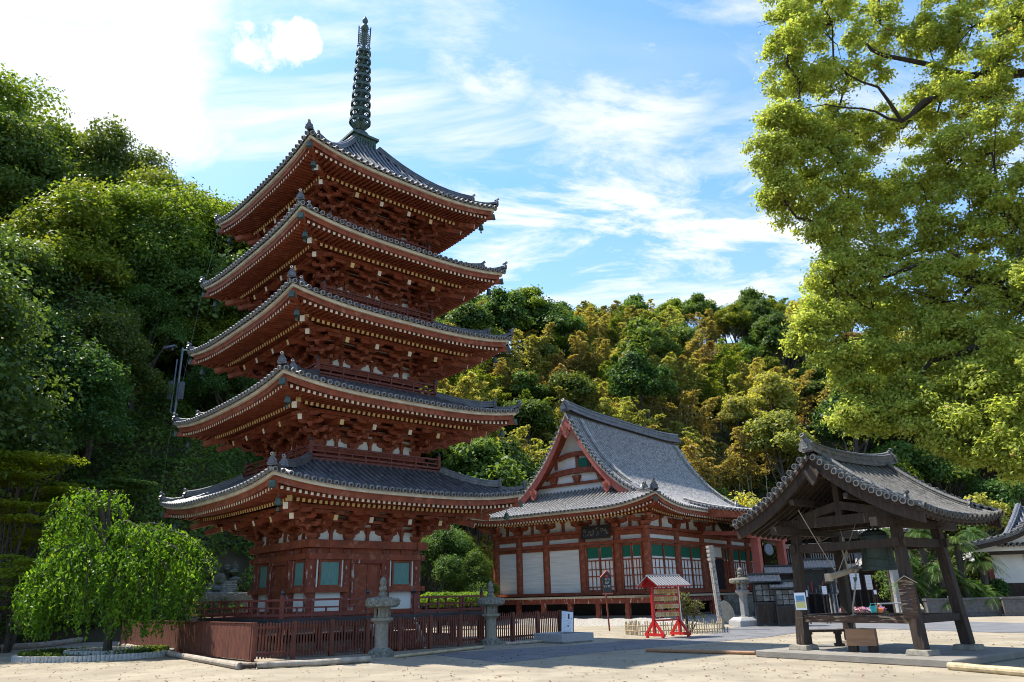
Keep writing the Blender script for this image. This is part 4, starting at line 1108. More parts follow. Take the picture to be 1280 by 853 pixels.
# striking log with ropes
a = at(1036, 722, 19.3); b = at(1071, 711, 19.9)
lg = MB(); lg.tube([a, b], [.075, .07], 12, 0)
lg.lathe([(.10, -.09), (.10, .09)], 10, a + Vector((0, 0, .0)), 0)
lo = lg.build('striking_log', 'palewood'); tag(lo, 'pale wooden striking log slung on ropes beside the bronze bell', 'bell striker')
tops = [at(1000, 640, 19.0), at(1074, 642, 20.0)]
def rope(p, q, sag=0.02, r=.011, n=6):
    mb = MB(); mb.tube([Vector(p).lerp(Vector(q), i / n) - Vector((0, 0, sag * math.sin(PI * i / n))) for i in range(n + 1)], r, 5)
    o = mb.build('rope', 'rope'); o.parent = lo; return o
m1 = a.lerp(b, .30); m2 = a.lerp(b, .85)
rope(at(998, 638, 19.2), m1); rope(at(1075, 638, 19.6), m1); rope(at(1050, 662, 20.2), m2 + Vector((0, 0, .05))); rope(at(1094, 654, 20.4), m2)
# looped and hanging pull rope
rp = MB()
t0 = at(1054, 672, 19.6); t1 = at(1060, 712, 19.5)
rp.tube([t0, at(1052, 685, 19.6), at(1056, 698, 19.6), t1], .022, 6); rp.tube([t0, at(1058, 688, 19.6), at(1057, 700, 19.6), t1], .02, 6)
rp.tube([at(1070, 712, 19.6), at(1069, 735, 19.6), at(1066, 760, 19.5), at(1068, 783, 19.5)], .022, 6); rp.tube([at(1068, 783, 19.5), at(1069, 794, 19.5)], [.03, .012], 6)
rp.tube([at(1069, 722, 19.6), at(1069, 728, 19.6)], [.05, .02], 6, 1)
po = rp.build('pull_rope', ['rope', 'bronze']); po.parent = lo
# papers and little boards on the posts
n_ = thing('small_poster', 'small blue and yellow printed poster on the front left post of the bell pavilion', 'poster', (0, 0, 0))
c = at(998, 755, (pp((-1, -1), 1.3) + Vector((0, 0, 0))).y + 0)  # replaced below
pw = BM @ pp((-1, -1), 1.32)
nx = Vector((-pw.x, -pw.y, 0)).normalized(); sxv = Vector((nx.y, -nx.x, 0)) * -1
sxv = Vector((0, 0, 1)).cross(nx).normalized()
mb = MB(); c = pw + nx * .17
def card(mb, c, X, Z, w_, h_, nrm, m, t=.006):
    mb.prism([c - X * w_ / 2 - Z * h_ / 2, c + X * w_ / 2 - Z * h_ / 2, c + X * w_ / 2 + Z * h_ / 2, c - X * w_ / 2 + Z * h_ / 2], nrm * t, m)
ZV = Vector((0, 0, 1))
card(mb, c, sxv, ZV, .27, .42, nx, 0); card(mb, c + nx * .006 + ZV * .08, sxv, ZV, .21, .12, nx, 1, .003); card(mb, c + nx * .006 - ZV * .09, sxv, ZV, .22, .14, nx, 2, .003)
card(mb, c + nx * .006 + ZV * .005, sxv, ZV, .22, .02, nx, 3, .003)
mb.build('sheet', ['paper', 'blue', 'yellow', 'ink'], n_)
n_ = thing('prayer_board', 'weathered little pointed wooden board on the front right post of the bell pavilion', 'board', (0, 0, 0))
pw = BM @ pp((1, -1), 1.35); mb = MB(); nx = Vector((-.45, -.9, 0)).normalized(); X = ZV.cross(nx).normalized(); c = pw + nx * .17 - X * .06
mb.prism([c - X * .16 - ZV * .42, c + X * .16 - ZV * .42, c + X * .16 + ZV * .36, c + ZV * .46, c - X * .16 + ZV * .36], nx * .03, 0)
mb.beam(c + ZV * .50 + nx * .03, c + ZV * .34 - X * .24 + nx * .03, .08, .02, 1); mb.beam(c + ZV * .50 + nx * .03, c + ZV * .34 + X * .24 + nx * .03, .08, .02, 1)
strokes(mb, c + nx * .033, X, ZV, .1, .55, 5, 2, 31, True)
mb.build('panel', ['paintwood', 'palewood', 'ink'], n_)
# bench and box on the slab
def bench(loc, rz):
    o = thing('low_bench', 'small dark wooden bench standing behind the front left post of the bell pavilion', 'bench', loc, rz)
    mb = MB(); mb.box(-.62, .62, -.16, .16, .36, .42); mb.build('seat', 'darkwood', o, bevel=.008)
    for s in (-1, 1):
        mb = MB(); mb.box(s * .38 - .05, s * .38 + .05, -.11, .11, .07, .36); mb.box(s * .38 - .09, s * .38 + .09, -.19, .19, 0, .07); mb.box(s * .38 - .07, s * .38 + .07, -.15, .15, .30, .359); mb.build('leg', 'darkwood', o)
bench(gp(1031, 808, SLZ) , R_(-6))
o = thing('step_box', 'orange-brown plywood box step on two feet standing inside the bell pavilion', 'box', gp(1080, 815, SLZ), R_(-32))
mb = MB(); mb.box(-.33, .33, -.17, .17, .14, .52); mb.build('crate', 'wood', o, bevel=.006)
for s in (-1, 1):
    mb = MB(); mb.box(s * .22 - .10, s * .22 + .10, -.15, .15, 0, .139); mb.build('foot', 'darkwood', o)
def rebase(root, loc):
    """root and children were built in world coordinates: move the root's origin to loc"""
    loc = Vector(loc); T = Matrix.Translation(-loc)
    def mv(o):
        if o.type == 'MESH': o.data.transform(T)
        o.matrix_parent_inverse = Matrix.Identity(4)
        for c in o.children: mv(c)
    mv(root); root.location = loc
for o_ in list(bpy.data.objects):
    if o_.parent is None and o_.get('category') in ('poster',): rebase(o_, BM @ pp((-1, -1), 1.32))
    if o_.parent is None and o_.get('category') in ('board',): rebase(o_, BM @ pp((1, -1), 1.35))
rebase(lo, a)

# ------------------------------------------------------------------ terrain
FOOT = [(-140, 0), (-75, 18), (-38, 32), (-22, 37.5), (-14.5, 39.5), (-10.5, 44), (-7, 56), (-3, 68), (6, 76), (25, 82), (60, 84), (140, 66), (260, 20)]
def foot_d(x, y):
    best = 1e9; sg = 1
    for (x0, y0), (x1, y1) in zip(FOOT[:-1], FOOT[1:]):
        dx, dy = x1 - x0, y1 - y0; L2 = dx * dx + dy * dy; t = max(0, min(1, ((x - x0) * dx + (y - y0) * dy) / L2))
        px_, py_ = x0 + t * dx, y0 + t * dy; d = math.hypot(x - px_, y - py_)
        if d < best: best = d; sg = 1 if (dx * (y - y0) - dy * (x - x0)) > 0 else -1
    return best * sg
def hgt(x, y):
    d = foot_d(x, y)
    if d <= 0: return 0.0
    k = max(0, min(1, (x + 25) / 60))
    s = .93
    cap = 50 + 10 * k
    h = s * d if d < cap * .75 else s * cap * .75 + (cap * .42) * (1 - math.exp(-(d - cap * .75) / (cap * .75)))
    h = h * min(1, .35 + d / 6) + .7 * math.sin(x * .21 + 1) * math.sin(y * .17) * min(1, d / 10)
    return max(h, 0.0)
M['ground'] = mat('raked_sand', (0.31, 0.268, 0.195), (0.215, 0.182, 0.13), .5, 0.95, 0.18, bscale=35, c3=(0.20, 0.165, 0.12), c3scale=1.8, c3lo=.5, c3hi=.72)
M['hill'] = mat('forest_floor', (0.045, 0.038, 0.018), (0.06, 0.045, 0.02), .5, 0.95, 0.3)
M['paving'] = mat('worn_paving', (0.15, 0.15, 0.155), (0.10, 0.10, 0.105), 1.2, .8, .2, c3=(.12, .12, .12), c3scale=3, c3lo=.6, c3hi=.75)
M['gravel'] = mat('gravel', (0.40, 0.38, 0.34), (0.16, 0.15, 0.14), 22, .95, .8, bscale=26, lo=.42, hi=.58)
M['leaflit'] = mat('fallen_leaf', (0.13, 0.06, 0.03), (0.22, 0.12, 0.05), 3, .8, 0)
mb = MB()
mb.grid(lambda a, c: (-300 + 700 * a, -60 + 460 * c, 0), 4, 4)
g = mb.build('ground', 'ground'); g['kind'] = 'structure'
# terrain: dense grid behind the foot line
xs = np.linspace(-150, 250, 134); ys = np.linspace(5, 260, 96)
V = [(x, y, hgt(x, y) - (.25 if foot_d(x, y) <= 0 else 0)) for y in ys for x in xs]; nx_ = len(xs)
Fc = [(j * nx_ + i, j * nx_ + i + 1, (j + 1) * nx_ + i + 1, (j + 1) * nx_ + i) for j in range(len(ys) - 1) for i in range(nx_ - 1)]
mb = MB(); mb.add(V, Fc); h_ = mb.build('hillside', 'hill', smooth=True); h_['kind'] = 'structure'
def sheet(name, pts, m, z=.004, kind='structure', mats=None):
    mb = MB(); mb.add([(p[0], p[1], z) for p in pts], [tuple(range(len(pts)))]); o = mb.build(name, m); o['kind'] = kind; return o
P_ = lambda x, y: gp(x, y)
# paving: path along the fence, towards the hall and the far court
sheet('path', [P_(535, 818), P_(630, 829), P_(735, 817), P_(870, 805), P_(958, 797), P_(905, 792), P_(870, 795), P_(800, 800), P_(700, 808)][::-1], 'paving', .006)
sheet('forecourt_paving', [P_(880, 791.5), P_(958, 797), P_(1000, 791), P_(1060, 785), P_(1240, 791), P_(1330, 792), P_(1330, 781), P_(1200, 777), P_(1000, 777), P_(960, 779), P_(900, 787)][::-1], 'paving', .010)
# low gravel bank before the hall
def hloc(x, y, z=0): return hall.matrix_basis @ Vector((x, y, z))
mb = MB()
def gf(a, c):
    x = -HX - 3.3 + (HX * 2 + 2) * a; y = -HY - 4.2 + 4.6 * c; z = .34 * math.sin(PI * min(1, c * 1.1) * .5) + .03 * math.sin(x * 3) * math.sin(y * 4)
    return hloc(x, y, z * min(1, a * 9) * min(1, (1 - a) * 9) + .012 - .02 * (c < .02))
mb.grid(gf, 40, 12)
def gf2(a, c):
    y = -HY - 3.5 + (HY * 2 + 3) * a; x = -HX - 3.8 + 4.4 * c; z = .34 * math.sin(PI * min(1, c * 1.1) * .5) + .03 * math.sin(x * 3) * math.sin(y * 4)
    return hloc(x, y, z * min(1, a * 9) * min(1, (1 - a) * 9) + .016 - .02 * (c < .02))
mb.grid(gf2, 40, 12)
o = mb.build('gravel_bank', 'gravel'); o['kind'] = 'structure'
# scattered leaves and grit on the sand
rng = np.random.default_rng(3)
n = 2600; Xs = rng.uniform(-16, 16, n); Ys = 15.5 + 20 * rng.random(n) ** 1.5; ok = np.ones(n, bool)
pts = np.stack([Xs, Ys, np.full(n, .012)], 1)
Vq = leaves(rng, pts, .06, None, 4.0, .6, sizevar=.5); Vq[:, :, 2] = np.maximum(Vq[:, :, 2], .006)
o = quads_mesh('fallen_leaves', Vq, rng.random(n), ['leaflit']); o['kind'] = 'stuff'; o['label'] = 'small brown leaves scattered on the sand'

# ------------------------------------------------------------------ picket fence round the pagoda
PM = Matrix.Translation((PAX, PAY, 0)) @ Matrix.Rotation(PROT, 4, 'Z')
fx, fy = -5.20, -4.86
fence = thing('picket_fence', 'low brown-red picket fence enclosing the pagoda', 'fence', PM @ Vector((fx, fy, 0)), PROT)
mb = MB(); 
FL_ = 12.45
x = .10
rr = random.Random(4)
while x < FL_:
    if True:
        h_ = 1.03 + rr.uniform(-.02, .02)
        mb.box(x - .022, x + .022, -.045 - rr.uniform(0, .006), -.022, .07, h_)
    x += .098
mb.build('pickets', 'red_fence', fence)
for z, nm in ((.90, 'rail'), (.20, 'rail')):
    m_ = MB(); m_.box(0.05, FL_, -.02, .03, z - .035, z + .035); m_.build('rail', 'red_fence', fence)
for j in range(11):
    m_ = MB(); x = .02 + j * (FL_ - .04) / 10; tall = 1.06
    m_.box(x - .055, x + .055, -.055, .055, 0, tall); m_.build('post', 'red_fence', fence)
# board side
mb = MB(); y = .1
while y < 13.0:
    mb.box(-.05 - rr.uniform(0, .004), -.02, y - .046, y + .046, .05, 1.03 + rr.uniform(-.015, .015)); y += .098
mb.build('boards', 'red_fence', fence)
m_ = MB(); m_.box(-.019, .03, .05, 13, .85, .92); m_.build('rail', 'red_fence', fence); m_ = MB(); m_.box(-.019, .03, .05, 13, .15, .22); m_.build('rail', 'red_fence', fence)
m_ = MB(); m_.box(-.07, 0, 0.0, 13, 1.035, 1.06); m_.build('rail', 'red_fence', fence)
# logs laid along the foot
def log(pts, r, label, m='logwood', grp=None, name='edging_log'):
    mb = MB(); n = 8; P = []
    for (p, q) in zip(pts[:-1], pts[1:]):
        for i in range(n): P.append(Vector(p).lerp(Vector(q), i / n))
    P.append(Vector(pts[-1])); P = [p + Vector((random.uniform(-.008, .008), random.uniform(-.008, .008), 0)) for p in P]
    mb.tube(P, [r * (1 + .06 * math.sin(i * 1.7)) for i in range(len(P))], 12, 0); o = mb.build(name, m, smooth=False); rebase(o, pts[0]); return tag(o, label, 'log', grp)
z_ = .085
log([gp(150, 806, z_), gp(205, 816, z_), gp(300, 833, z_)], .085, 'long grey log lying along the solid left side of the fence', grp='logs edging the fence')
log([gp(322, 832, z_), gp(400, 828.5, z_), gp(462, 824, z_)], .08, 'grey log along the pickets between the fence corner and the nearest stone lantern', grp='logs edging the fence')
log([gp(303, 833, .085), gp(320, 832.6, .085)], .065, 'short dark log end at the fence corner', 'darkwood', grp='logs edging the fence')
log([gp(494, 821, .05), gp(540, 816, .05)], .045, 'thin bamboo edging pole right of the nearest lantern', 'bamboo', grp='bamboo poles edging the fence')
log([gp(541, 816, .05), gp(604, 809, .05)], .045, 'thin bamboo edging pole left of the second lantern', 'bamboo', grp='bamboo poles edging the fence')
log([gp(632, 805, .05), gp(690, 801, .05)], .05, 'pale edging pole between the second lantern and the stone basin', 'logwood', grp='logs edging the fence')
log([gp(808, 813, .05), gp(944, 816.5, .05)], .05, 'thin brown pole lying on the sand left of the bell pavilion', 'wood')
log([gp(1187, 833, .07), gp(1330, 845, .07)], .08, 'pale round log lying before the bell pavilion slab at the right edge', 'bamboo')
log([gp(-20, 812, .1), gp(60, 806, .1), gp(118, 798, .1)], .13, 'squared old timber lying behind the round planting bed', 'logwood')

# ------------------------------------------------------------------ stone lanterns
def lantern(loc, h, label, mats=('stone', 'stone_old'), rz=0, body='round', grp='stone lanterns'):
    o = thing('stone_lantern', label, 'stone lantern', loc, rz, grp); s = h / 2.4
    def jl(mb, prof, n, m=0, jit=.0):
        o_ = len(mb.v); mb.lathe([(r * s, z * s) for r, z in prof], n, m=m)
        for i in range(o_, len(mb.v)):
            v = mb.v[i]; k = 1 + jit * math.sin(i * 12.9) * .5; mb.v[i] = (v[0] * k, v[1] * k, v[2] + jit * .1 * math.sin(i * 7.7))
    mb = MB(); jl(mb, [(0, 0), (.43, 0), (.44, .06), (.42, .16), (.34, .21), (.26, .26), (0, .26)], 12, 0, .05); mb.build('base', mats[1], o)
    mb = MB(); jl(mb, [(.235, .24), (.222, .30), (.215, 1.20), (.225, 1.26)], 12 if body == 'round' else 6, 0, .01); mb.build('shaft', mats[0], o, smooth=False)
    mb = MB(); jl(mb, [(.21, 1.22), (.30, 1.32), (.38, 1.38), (.38, 1.47), (.25, 1.50), (0, 1.5)], 6, 0, .01); mb.build('platform', mats[0], o)
    # fire box: six posts and panels, two open windows
    mb = MB()
    for k in range(6):
        a = k * PI / 3; mb.beam((.235 * s * math.cos(a), .235 * s * math.sin(a), 1.49 * s), (.235 * s * math.cos(a), .235 * s * math.sin(a), 1.80 * s), .085 * s, .085 * s, 0, up=(math.cos(a), math.sin(a), 0))
        if k % 2 == 0:
            b_ = a + PI / 6; r = .195 * s; mb.beam((r * math.cos(b_), r * math.sin(b_), 1.49 * s), (r * math.cos(b_), r * math.sin(b_), 1.80 * s), .20 * s, .03 * s, 0, up=(math.cos(b_), math.sin(b_), 0))
    jl(mb, [(.19, 1.495), (.19, 1.56), (.26, 1.56)], 6); jl(mb, [(.26, 1.74), (.19, 1.74), (.19, 1.81)], 6)
    jl(mb, [(.05, 1.5), (.05, 1.8)], 6, 1); mb.build('fire_box', [mats[0], 'dark'], o)
    mb = MB(); jl(mb, [(.18, 1.80), (.50, 1.80), (.59, 1.85), (.60, 1.97), (.53, 2.03), (.28, 2.06), (.12, 2.08)], 14, 0, .08)
    mb.build('cap', mats[1], o)
    mb = MB(); jl(mb, [(.13, 2.06), (.155, 2.12), (.155, 2.17), (.10, 2.19), (.14, 2.24), (.14, 2.31), (.09, 2.34), (.125, 2.40), (.12, 2.47), (.05, 2.55), (0, 2.58)], 12, 0, .01); mb.build('finial', mats[1], o)
    return o
lantern(gp(476, 821), 2.12, 'nearest mossy stone lantern, before the pagoda doors at the fence', rz=.3)
lantern(gp(614, 806), 2.02, 'second stone lantern, at the fence left of the white water basin', rz=.1)
for L__ in [o_ for o_ in bpy.data.objects if o_.name.startswith('stone_lantern')]:
    for ch in L__.children:
        s_ = (2.12 if L__.name == 'stone_lantern' else 2.02) / 2.4
        for v in ch.data.vertices: v.co.z = s_ * float(np.interp(v.co.z / s_, [0, .26, 1.22, 1.49, 1.80, 2.10, 2.58], [0, .28, 1.0, 1.24, 1.56, 1.95, 2.58]))
l3 = lantern(gp(933, 783), 2.35, 'pale stone lantern on a square plinth before the hall, left of the black cabinets', ('stone_new', 'stone_old'), .2, 'hex')
mb = MB(); mb.frust((0, 0, -.02), .62, .62, .60, .60, .28); mb.frust((0, 0, .26), .60, .60, .42, .42, .16); mb.build('plinth', 'stone_new', l3, bevel=.02); 
for ch in l3.children:
    if not ch.name.startswith('plinth'): ch.location.z = .20
l4 = lantern(gp(1046, 777), 2.5, 'pale stone lantern far behind the bell pavilion, beside a sales cabinet', ('stone_new', 'stone_old'), .2, 'hex')

# ------------------------------------------------------------------ basin with notice
o = thing('stone_basin', 'low square pale granite water basin beside the paved path', 'basin', (1.62, 29.1, 0), R_(38))
mb = MB(); W2, D2, H2 = .76, .80, .31
mb.box(-W2, W2, -D2, -D2 + .13, .04, H2); mb.box(-W2, W2, D2 - .13, D2, .04, H2); mb.box(-W2, -W2 + .13, -D2 + .13, D2 - .13, .04, H2 - .0); mb.box(W2 - .13, W2, -D2 + .13, D2 - .13, .04, H2)
mb.box(-W2 + .05, W2 - .05, -D2 + .05, D2 - .05, 0, .06); mb.build('rim', 'stone_new', o, bevel=.01)
mb = MB(); mb.box(-W2 + .13, W2 - .13, -D2 + .13, D2 - .13, .06, .22); mb.build('water', 'water', o)
o = thing('notice_board', 'white notice sheet on a leaning black board behind the granite basin', 'notice', (1.85, 30.75, 0), R_(10))
mb = MB(); T = Matrix.Rotation(R_(-16), 4, 'X') @ Matrix.Rotation(R_(7), 4, 'Y'); mb.T = T; mb.box(-.26, .26, 0, .03, .1, 1.08, 0); mb.box(-.22, -.18, .03, .07, 0, .9, 0); mb.box(.18, .22, .03, .07, 0, .9, 0); mb.build('board', 'black', o)
mb = MB(); mb.T = T; mb.box(-.225, .225, -.006, -.001, .14, 1.04, 0)
for (x, z, w_, h__) in ((.05, .86, .07, .2), (.03, .5, .05, .06), (.16, .78, .03, .04)): mb.box(x - w_ / 2, x + w_ / 2, -.009, -.0065, z - h__ / 2, z + h__ / 2, 1)
for i in range(9): strokes(mb, Vector((-.02, -.0095, .70 - i * .055)), Vector((1, 0, 0)), ZV, .34, .03, 9, 1, 60 + i)
for i in range(4): strokes(mb, Vector((-.12, -.0095, .98 - i * .06)), Vector((1, 0, 0)), ZV, .16, .03, 5, 1, 70 + i)
mb.build('sheet', ['paper', 'ink'], o)

# ------------------------------------------------------------------ pointed sign post
o = thing('sign_post', 'thin red post with a small dark pointed name sign in the gravel before the hall', 'sign', gp(762, 789, 0), R_(12))
mb = MB(); mb.T = Matrix.Rotation(R_(-2.5), 4, 'Y'); mb.box(-.03, .03, -.03, .03, 0, 1.9); mb.build('pole', 'red_worn', o)
mb = MB(); mb.prism([(-.2, -.04, 1.66), (.2, -.04, 1.66), (.22, -.04, 2.42), (0, -.04, 2.62), (-.22, -.04, 2.42)], (0, -.03, 0), 0)
mb.beam((-.32, -.06, 2.36), (0, -.06, 2.66), .12, .03, 1); mb.beam((.32, -.06, 2.36), (0, -.06, 2.66), .12, .03, 1); mb.box(-.24, .24, -.09, -.05, 1.60, 1.66, 1)
mb.box(-.06, .06, -.075, -.071, 2.36, 2.46, 2)
strokes(mb, Vector((0, -.072, 2.27)), Vector((1, 0, 0)), ZV, .26, .11, 3, 3, 41); strokes(mb, Vector((0, -.072, 2.12)), Vector((1, 0, 0)), ZV, .2, .11, 2, 3, 42); strokes(mb, Vector((0, -.072, 1.96)), Vector((1, 0, 0)), ZV, .36, .11, 4, 3, 43)
mb.build('sign', ['black', 'red_pink', 'red_bright', 'white'], o)

# ------------------------------------------------------------------ votive tablet rack
o = thing('votive_rack', 'bright red rack of wooden votive tablets under a small striped roof', 'votive rack', (gp(817, 798) + gp(853, 796)) / 2, R_(31))
hw = .64
for s in (-1, 1):
    mb = MB(); mb.box(s * hw - .05, s * hw + .05, -.05, .05, .06, 1.95); mb.beam((s * hw, -.50, .10), (s * hw, 0, .62), .07, .09, 0); mb.beam((s * hw, .50, .10), (s * hw, 0, .62), .07, .09, 0)
    mb.beam((s * hw, -.55, .12), (s * hw, .55, .12), .09, .10, 0); mb.box(s * hw - .05, s * hw + .05, -.48, -.40, 0, .08); mb.box(s * hw - .05, s * hw + .05, .40, .48, 0, .08)
    mb.prism([(s * (hw + .0), -.52, 1.88), (s * hw, 0, 2.16), (s * hw, .52, 1.88), (s * hw, .3, 1.84), (s * hw, -.3, 1.84)], (s * .04, 0, 0)); mb.build('leg', 'red_bright', o)
for z in (.62, .93, 1.22, 1.50, 1.76): m_ = MB(); m_.box(-hw + .05, hw - .05, -.03, .03, z - .03, z + .03); m_.build('rail', 'red_bright', o)
mb = MB(); mb.box(hw + .06, hw + .12, -.02, .10, .5, 1.85); mb.build('side_board', 'white', o)
mb = MB()
for s in (-1, 1):
    def Pr(u, t): return Vector((u, s * (.60 - .60 * t), 1.86 + .36 * t))
    mb.grid(lambda a_, c: Pr((a_ * 2 - 1) * .84, c), 1, 1, 0)
    mb.grid(lambda a_, c: Pr((a_ * 2 - 1) * .84, c) - Vector((0, 0, .035)), 1, 1, 1)
    for j in range(13):
        u = -.80 + j * 1.60 / 12; mb.beam(Pr(u, 0) + Vector((0, 0, .015)), Pr(u, 1) + Vector((0, 0, .015)), .04, .035, 2)
    mb.box(-.84, .84, s * .58 - .02, s * .58 + .02, 1.82, 1.87, 1)
mb.tube([(-.85, 0, 2.24), (.85, 0, 2.24)], .035, 8, 2); mb.build('roof', ['tile', 'red_bright', 'stone_new'], o)
rr = random.Random(8)
for ri, z in enumerate((.62, .93, 1.22, 1.50, 1.76)):
    if ri == 0: continue
    for j in range(11):
        x = -.52 + j * .104 + rr.uniform(-.02, .02)
        m_ = MB(); y = -.045 - rr.uniform(0, .03) - .012 * (j % 2); hh = .16; T = Matrix.Translation((x, y, z - .10)) @ Matrix.Rotation(rr.uniform(-.18, .18), 4, 'Y'); m_.T = T
        m_.prism([(-.078, 0, -hh / 2), (.078, 0, -hh / 2), (.078, 0, hh * .3), (0, 0, hh * .55), (-.078, 0, hh * .3)], (0, -.01, 0), 0)
        m_.tube([(0, -.005, hh * .5), (0, .02, .12)], .004, 4)
        for q in range(3): m_.box(-.04, .04 - rr.uniform(0, .03), -.013, -.0105, -.03 + q * .025, -.022 + q * .025, 1)
        e_ = m_.build('votive_tablet', ['ema1' if rr.random() < .6 else 'ema2', 'ink'])
        e_.location = o.location; e_.rotation_euler = (0, 0, R_(31)); tag(e_, 'small pentagonal wooden votive tablet hanging on the red rack', 'votive tablet', 'votive tablets on the red rack')

# ------------------------------------------------------------------ little bamboo fence, shrub, carved post
o = thing('bamboo_fence', 'knee-high split bamboo fence around the shrub and the votive rack', 'fence', gp(800, 796))
mb = MB(); A_, B_, C_ = gp(797, 796.5), gp(908, 792), gp(912, 786)
cnt = 0
for p, q in ((A_ + Vector((.25, .9, 0)), B_ + Vector((0, .6, 0))), (B_ + Vector((0, .6, 0)), C_ + Vector((.2, 2.0, 0))), (A_ + Vector((.25, .9, 0)), A_ + Vector((-.2, 2.2, 0)))):
    L_ = (q - p).length; n = int(L_ / .11)
    for i in range(n):
        c = p.lerp(q, i / n); h_ = .46 + rr.uniform(-.04, .12); mb.tube([c, c + Vector((rr.uniform(-.03, .03), rr.uniform(-.03, .03), h_))], .018 + rr.uniform(0, .012), 5, rr.choice((0, 0, 1)))
    for z in (.16, .36): mb.tube([p + Vector((0, -.03, z)), q + Vector((0, -.03, z))], .02, 5, 0)
mb.build('canes', ['bamboo', 'palewood'], o); rebase(o, gp(797, 796.5)); o.location = (0, 0, 0) if False else o.location
for ch in o.children: pass
M['memorialwood'] = mat('bleached_post', (0.38, 0.36, 0.34), (0.28, 0.25, 0.22), 6, .8, .1)
o = thing('carved_post', 'tall pale square memorial post covered in written characters', 'memorial post', gp(907, 789) + Vector((0.15, 1.2, 0)), R_(20))
mb = MB(); mb.T = Matrix.Rotation(R_(-3.0), 4, 'Y'); mb.box(-.10, .10, -.10, .10, 0, 3.62, 0)
for i, z in enumerate((3.56, 3.38, 3.20, 3.02)): mb.box(-.125, .125, -.125, .125, z - .06, z + .06, 0)
strokes(mb, Vector((-.0, -.102, 1.65)), Vector((1, 0, 0)), ZV, .2, 2.6, 14, 1, 5, True)
for z in (.35, ): pass
X_ = Vector((0, 1, 0)); strokes(mb, Vector((-.102, 0, 1.65)), Vector((0, -1, 0)), ZV, .16, 2.6, 20, 1, 6, True); strokes(mb, Vector((.102, 0, 1.65)), Vector((0, 1, 0)), ZV, .16, 2.6, 20, 1, 7, True)
for i, z in enumerate((3.56, 3.38, 3.20, 3.02)): strokes(mb, Vector((0, -.127, z)), Vector((1, 0, 0)), ZV, .2, .1, 1, 1, 90 + i)
mb.build('post', ['memorialwood', 'ink'], o)

# ------------------------------------------------------------------ roofed cabinets with candles and fortune papers
M['dimglass'] = mat('dusty_glass', (0.20, 0.21, 0.22), (0.07, 0.07, 0.08), 9, .2, 0)
def cabinet(loc, rz, w_, d_, h_, label, body='black', glass=True, legs=False, roofm='capmetal', goods=0):
    o = thing('roofed_cabinet', label, 'cabinet', loc, rz, 'roofed black cabinets before the hall')
    mb = MB(); hb_ = h_ * .46
    if legs:
        for sx in (-1, 1):
            for sy in (-1, 1): mb.box(sx * w_ * .42 - .04, sx * w_ * .42 + .04, sy * d_ * .4 - .04, sy * d_ * .4 + .04, 0, h_ * .86, 0)
        mb.box(-w_ / 2, w_ / 2, -d_ / 2, d_ / 2, hb_ - .05, hb_, 0)
    else: mb.box(-w_ / 2, w_ / 2, -d_ / 2, d_ / 2, .05, hb_, 0)
    for sx in (-1, 1): mb.box(sx * w_ * .46 - .03, sx * w_ * .46 + .03, -d_ * .46, -d_ * .40, hb_ + .001, h_ * .86, 0); mb.box(sx * w_ * .46 - .03, sx * w_ * .46 + .03, d_ * .40, d_ * .46, hb_ + .001, h_ * .86, 0)
    mb.box(-w_ / 2, w_ / 2, d_ * .42, d_ * .46 , hb_ + .002, h_ * .84, 0)
    mb.build('case', body, o)
    mb = MB()
    if glass:
        for i in range(3):
            for j in range(3): x0 = -w_ * .42 + i * w_ * .28; z0 = hb_ + .05 + j * h_ * .11; mb.box(x0 + .01, x0 + w_ * .26, -d_ * .47, -d_ * .465, z0, z0 + h_ * .095, 0 if (i + j) % 3 else 1)
        for i in range(2): x0 = -w_ * .40 + i * w_ * .42; mb.box(x0, x0 + w_ * .36, -d_ / 2 - .015, -d_ / 2 - .001, .15, hb_ - .08, 2)
    for i in range(goods):
        x = -w_ * .38 + i * w_ * .76 / max(1, goods - 1); mb.tube([(x, -.05, hb_), (x, -.05, hb_ + h_ * (.08 + .05 * (i % 3)))], .025, 6, (0, 1, 3)[i % 3])
    if glass or goods: mb.build('wares', ['dimglass', 'stone_dark', 'darkwood', 'red_bright'], o)
    mb = MB(); hr = h_ * .86; ov = .14
    for s in (-1, 1):
        mb.grid(lambda a_, c: ((a_ * 2 - 1) * (w_ / 2 + ov), s * (d_ / 2 + ov) * (1 - c), hr + (h_ - hr) * c), 1, 1, 0); mb.grid(lambda a_, c: ((a_ * 2 - 1) * (w_ / 2 + ov), s * (d_ / 2 + ov) * (1 - c), hr - .04 + (h_ - hr) * c), 1, 1, 0)
        mb.box(-w_ / 2 - ov, w_ / 2 + ov, s * (d_ / 2 + ov) - .015, s * (d_ / 2 + ov) + .015, hr - .05, hr + .012, 0)
        n = int((w_ + 2 * ov) / .16)
        for i in range(n + 1): u = -w_ / 2 - ov + i * (w_ + 2 * ov) / n; mb.beam((u, s * (d_ / 2 + ov), hr + .01), (u, 0, h_ + .01), .03, .03, 0)
        mb.prism([(s * (w_ / 2 + ov - .02), -d_ / 2 - ov, hr - .04), (s * (w_ / 2 + ov - .02), d_ / 2 + ov, hr - .04), (s * (w_ / 2 + ov - .02), 0, h_ - .01)], (-s * .03, 0, 0), 0)
    mb.box(-w_ / 2 - ov - .02, w_ / 2 + ov + .02, -.06, .06, h_ - .01, h_ + .07, 0); mb.build('roof', roofm, o)
    return o
HR = HROT + 0
cabinet(gp(962, 783), R_(-12), 1.15, .8, 2.35, 'black glass-fronted cabinet with a gabled metal roof, nearest to the hall lantern')
cabinet(gp(986, 783), R_(-12), 1.0, .8, 2.0, 'lower black cabinet with pale papers behind glass, left of the bell pavilion')
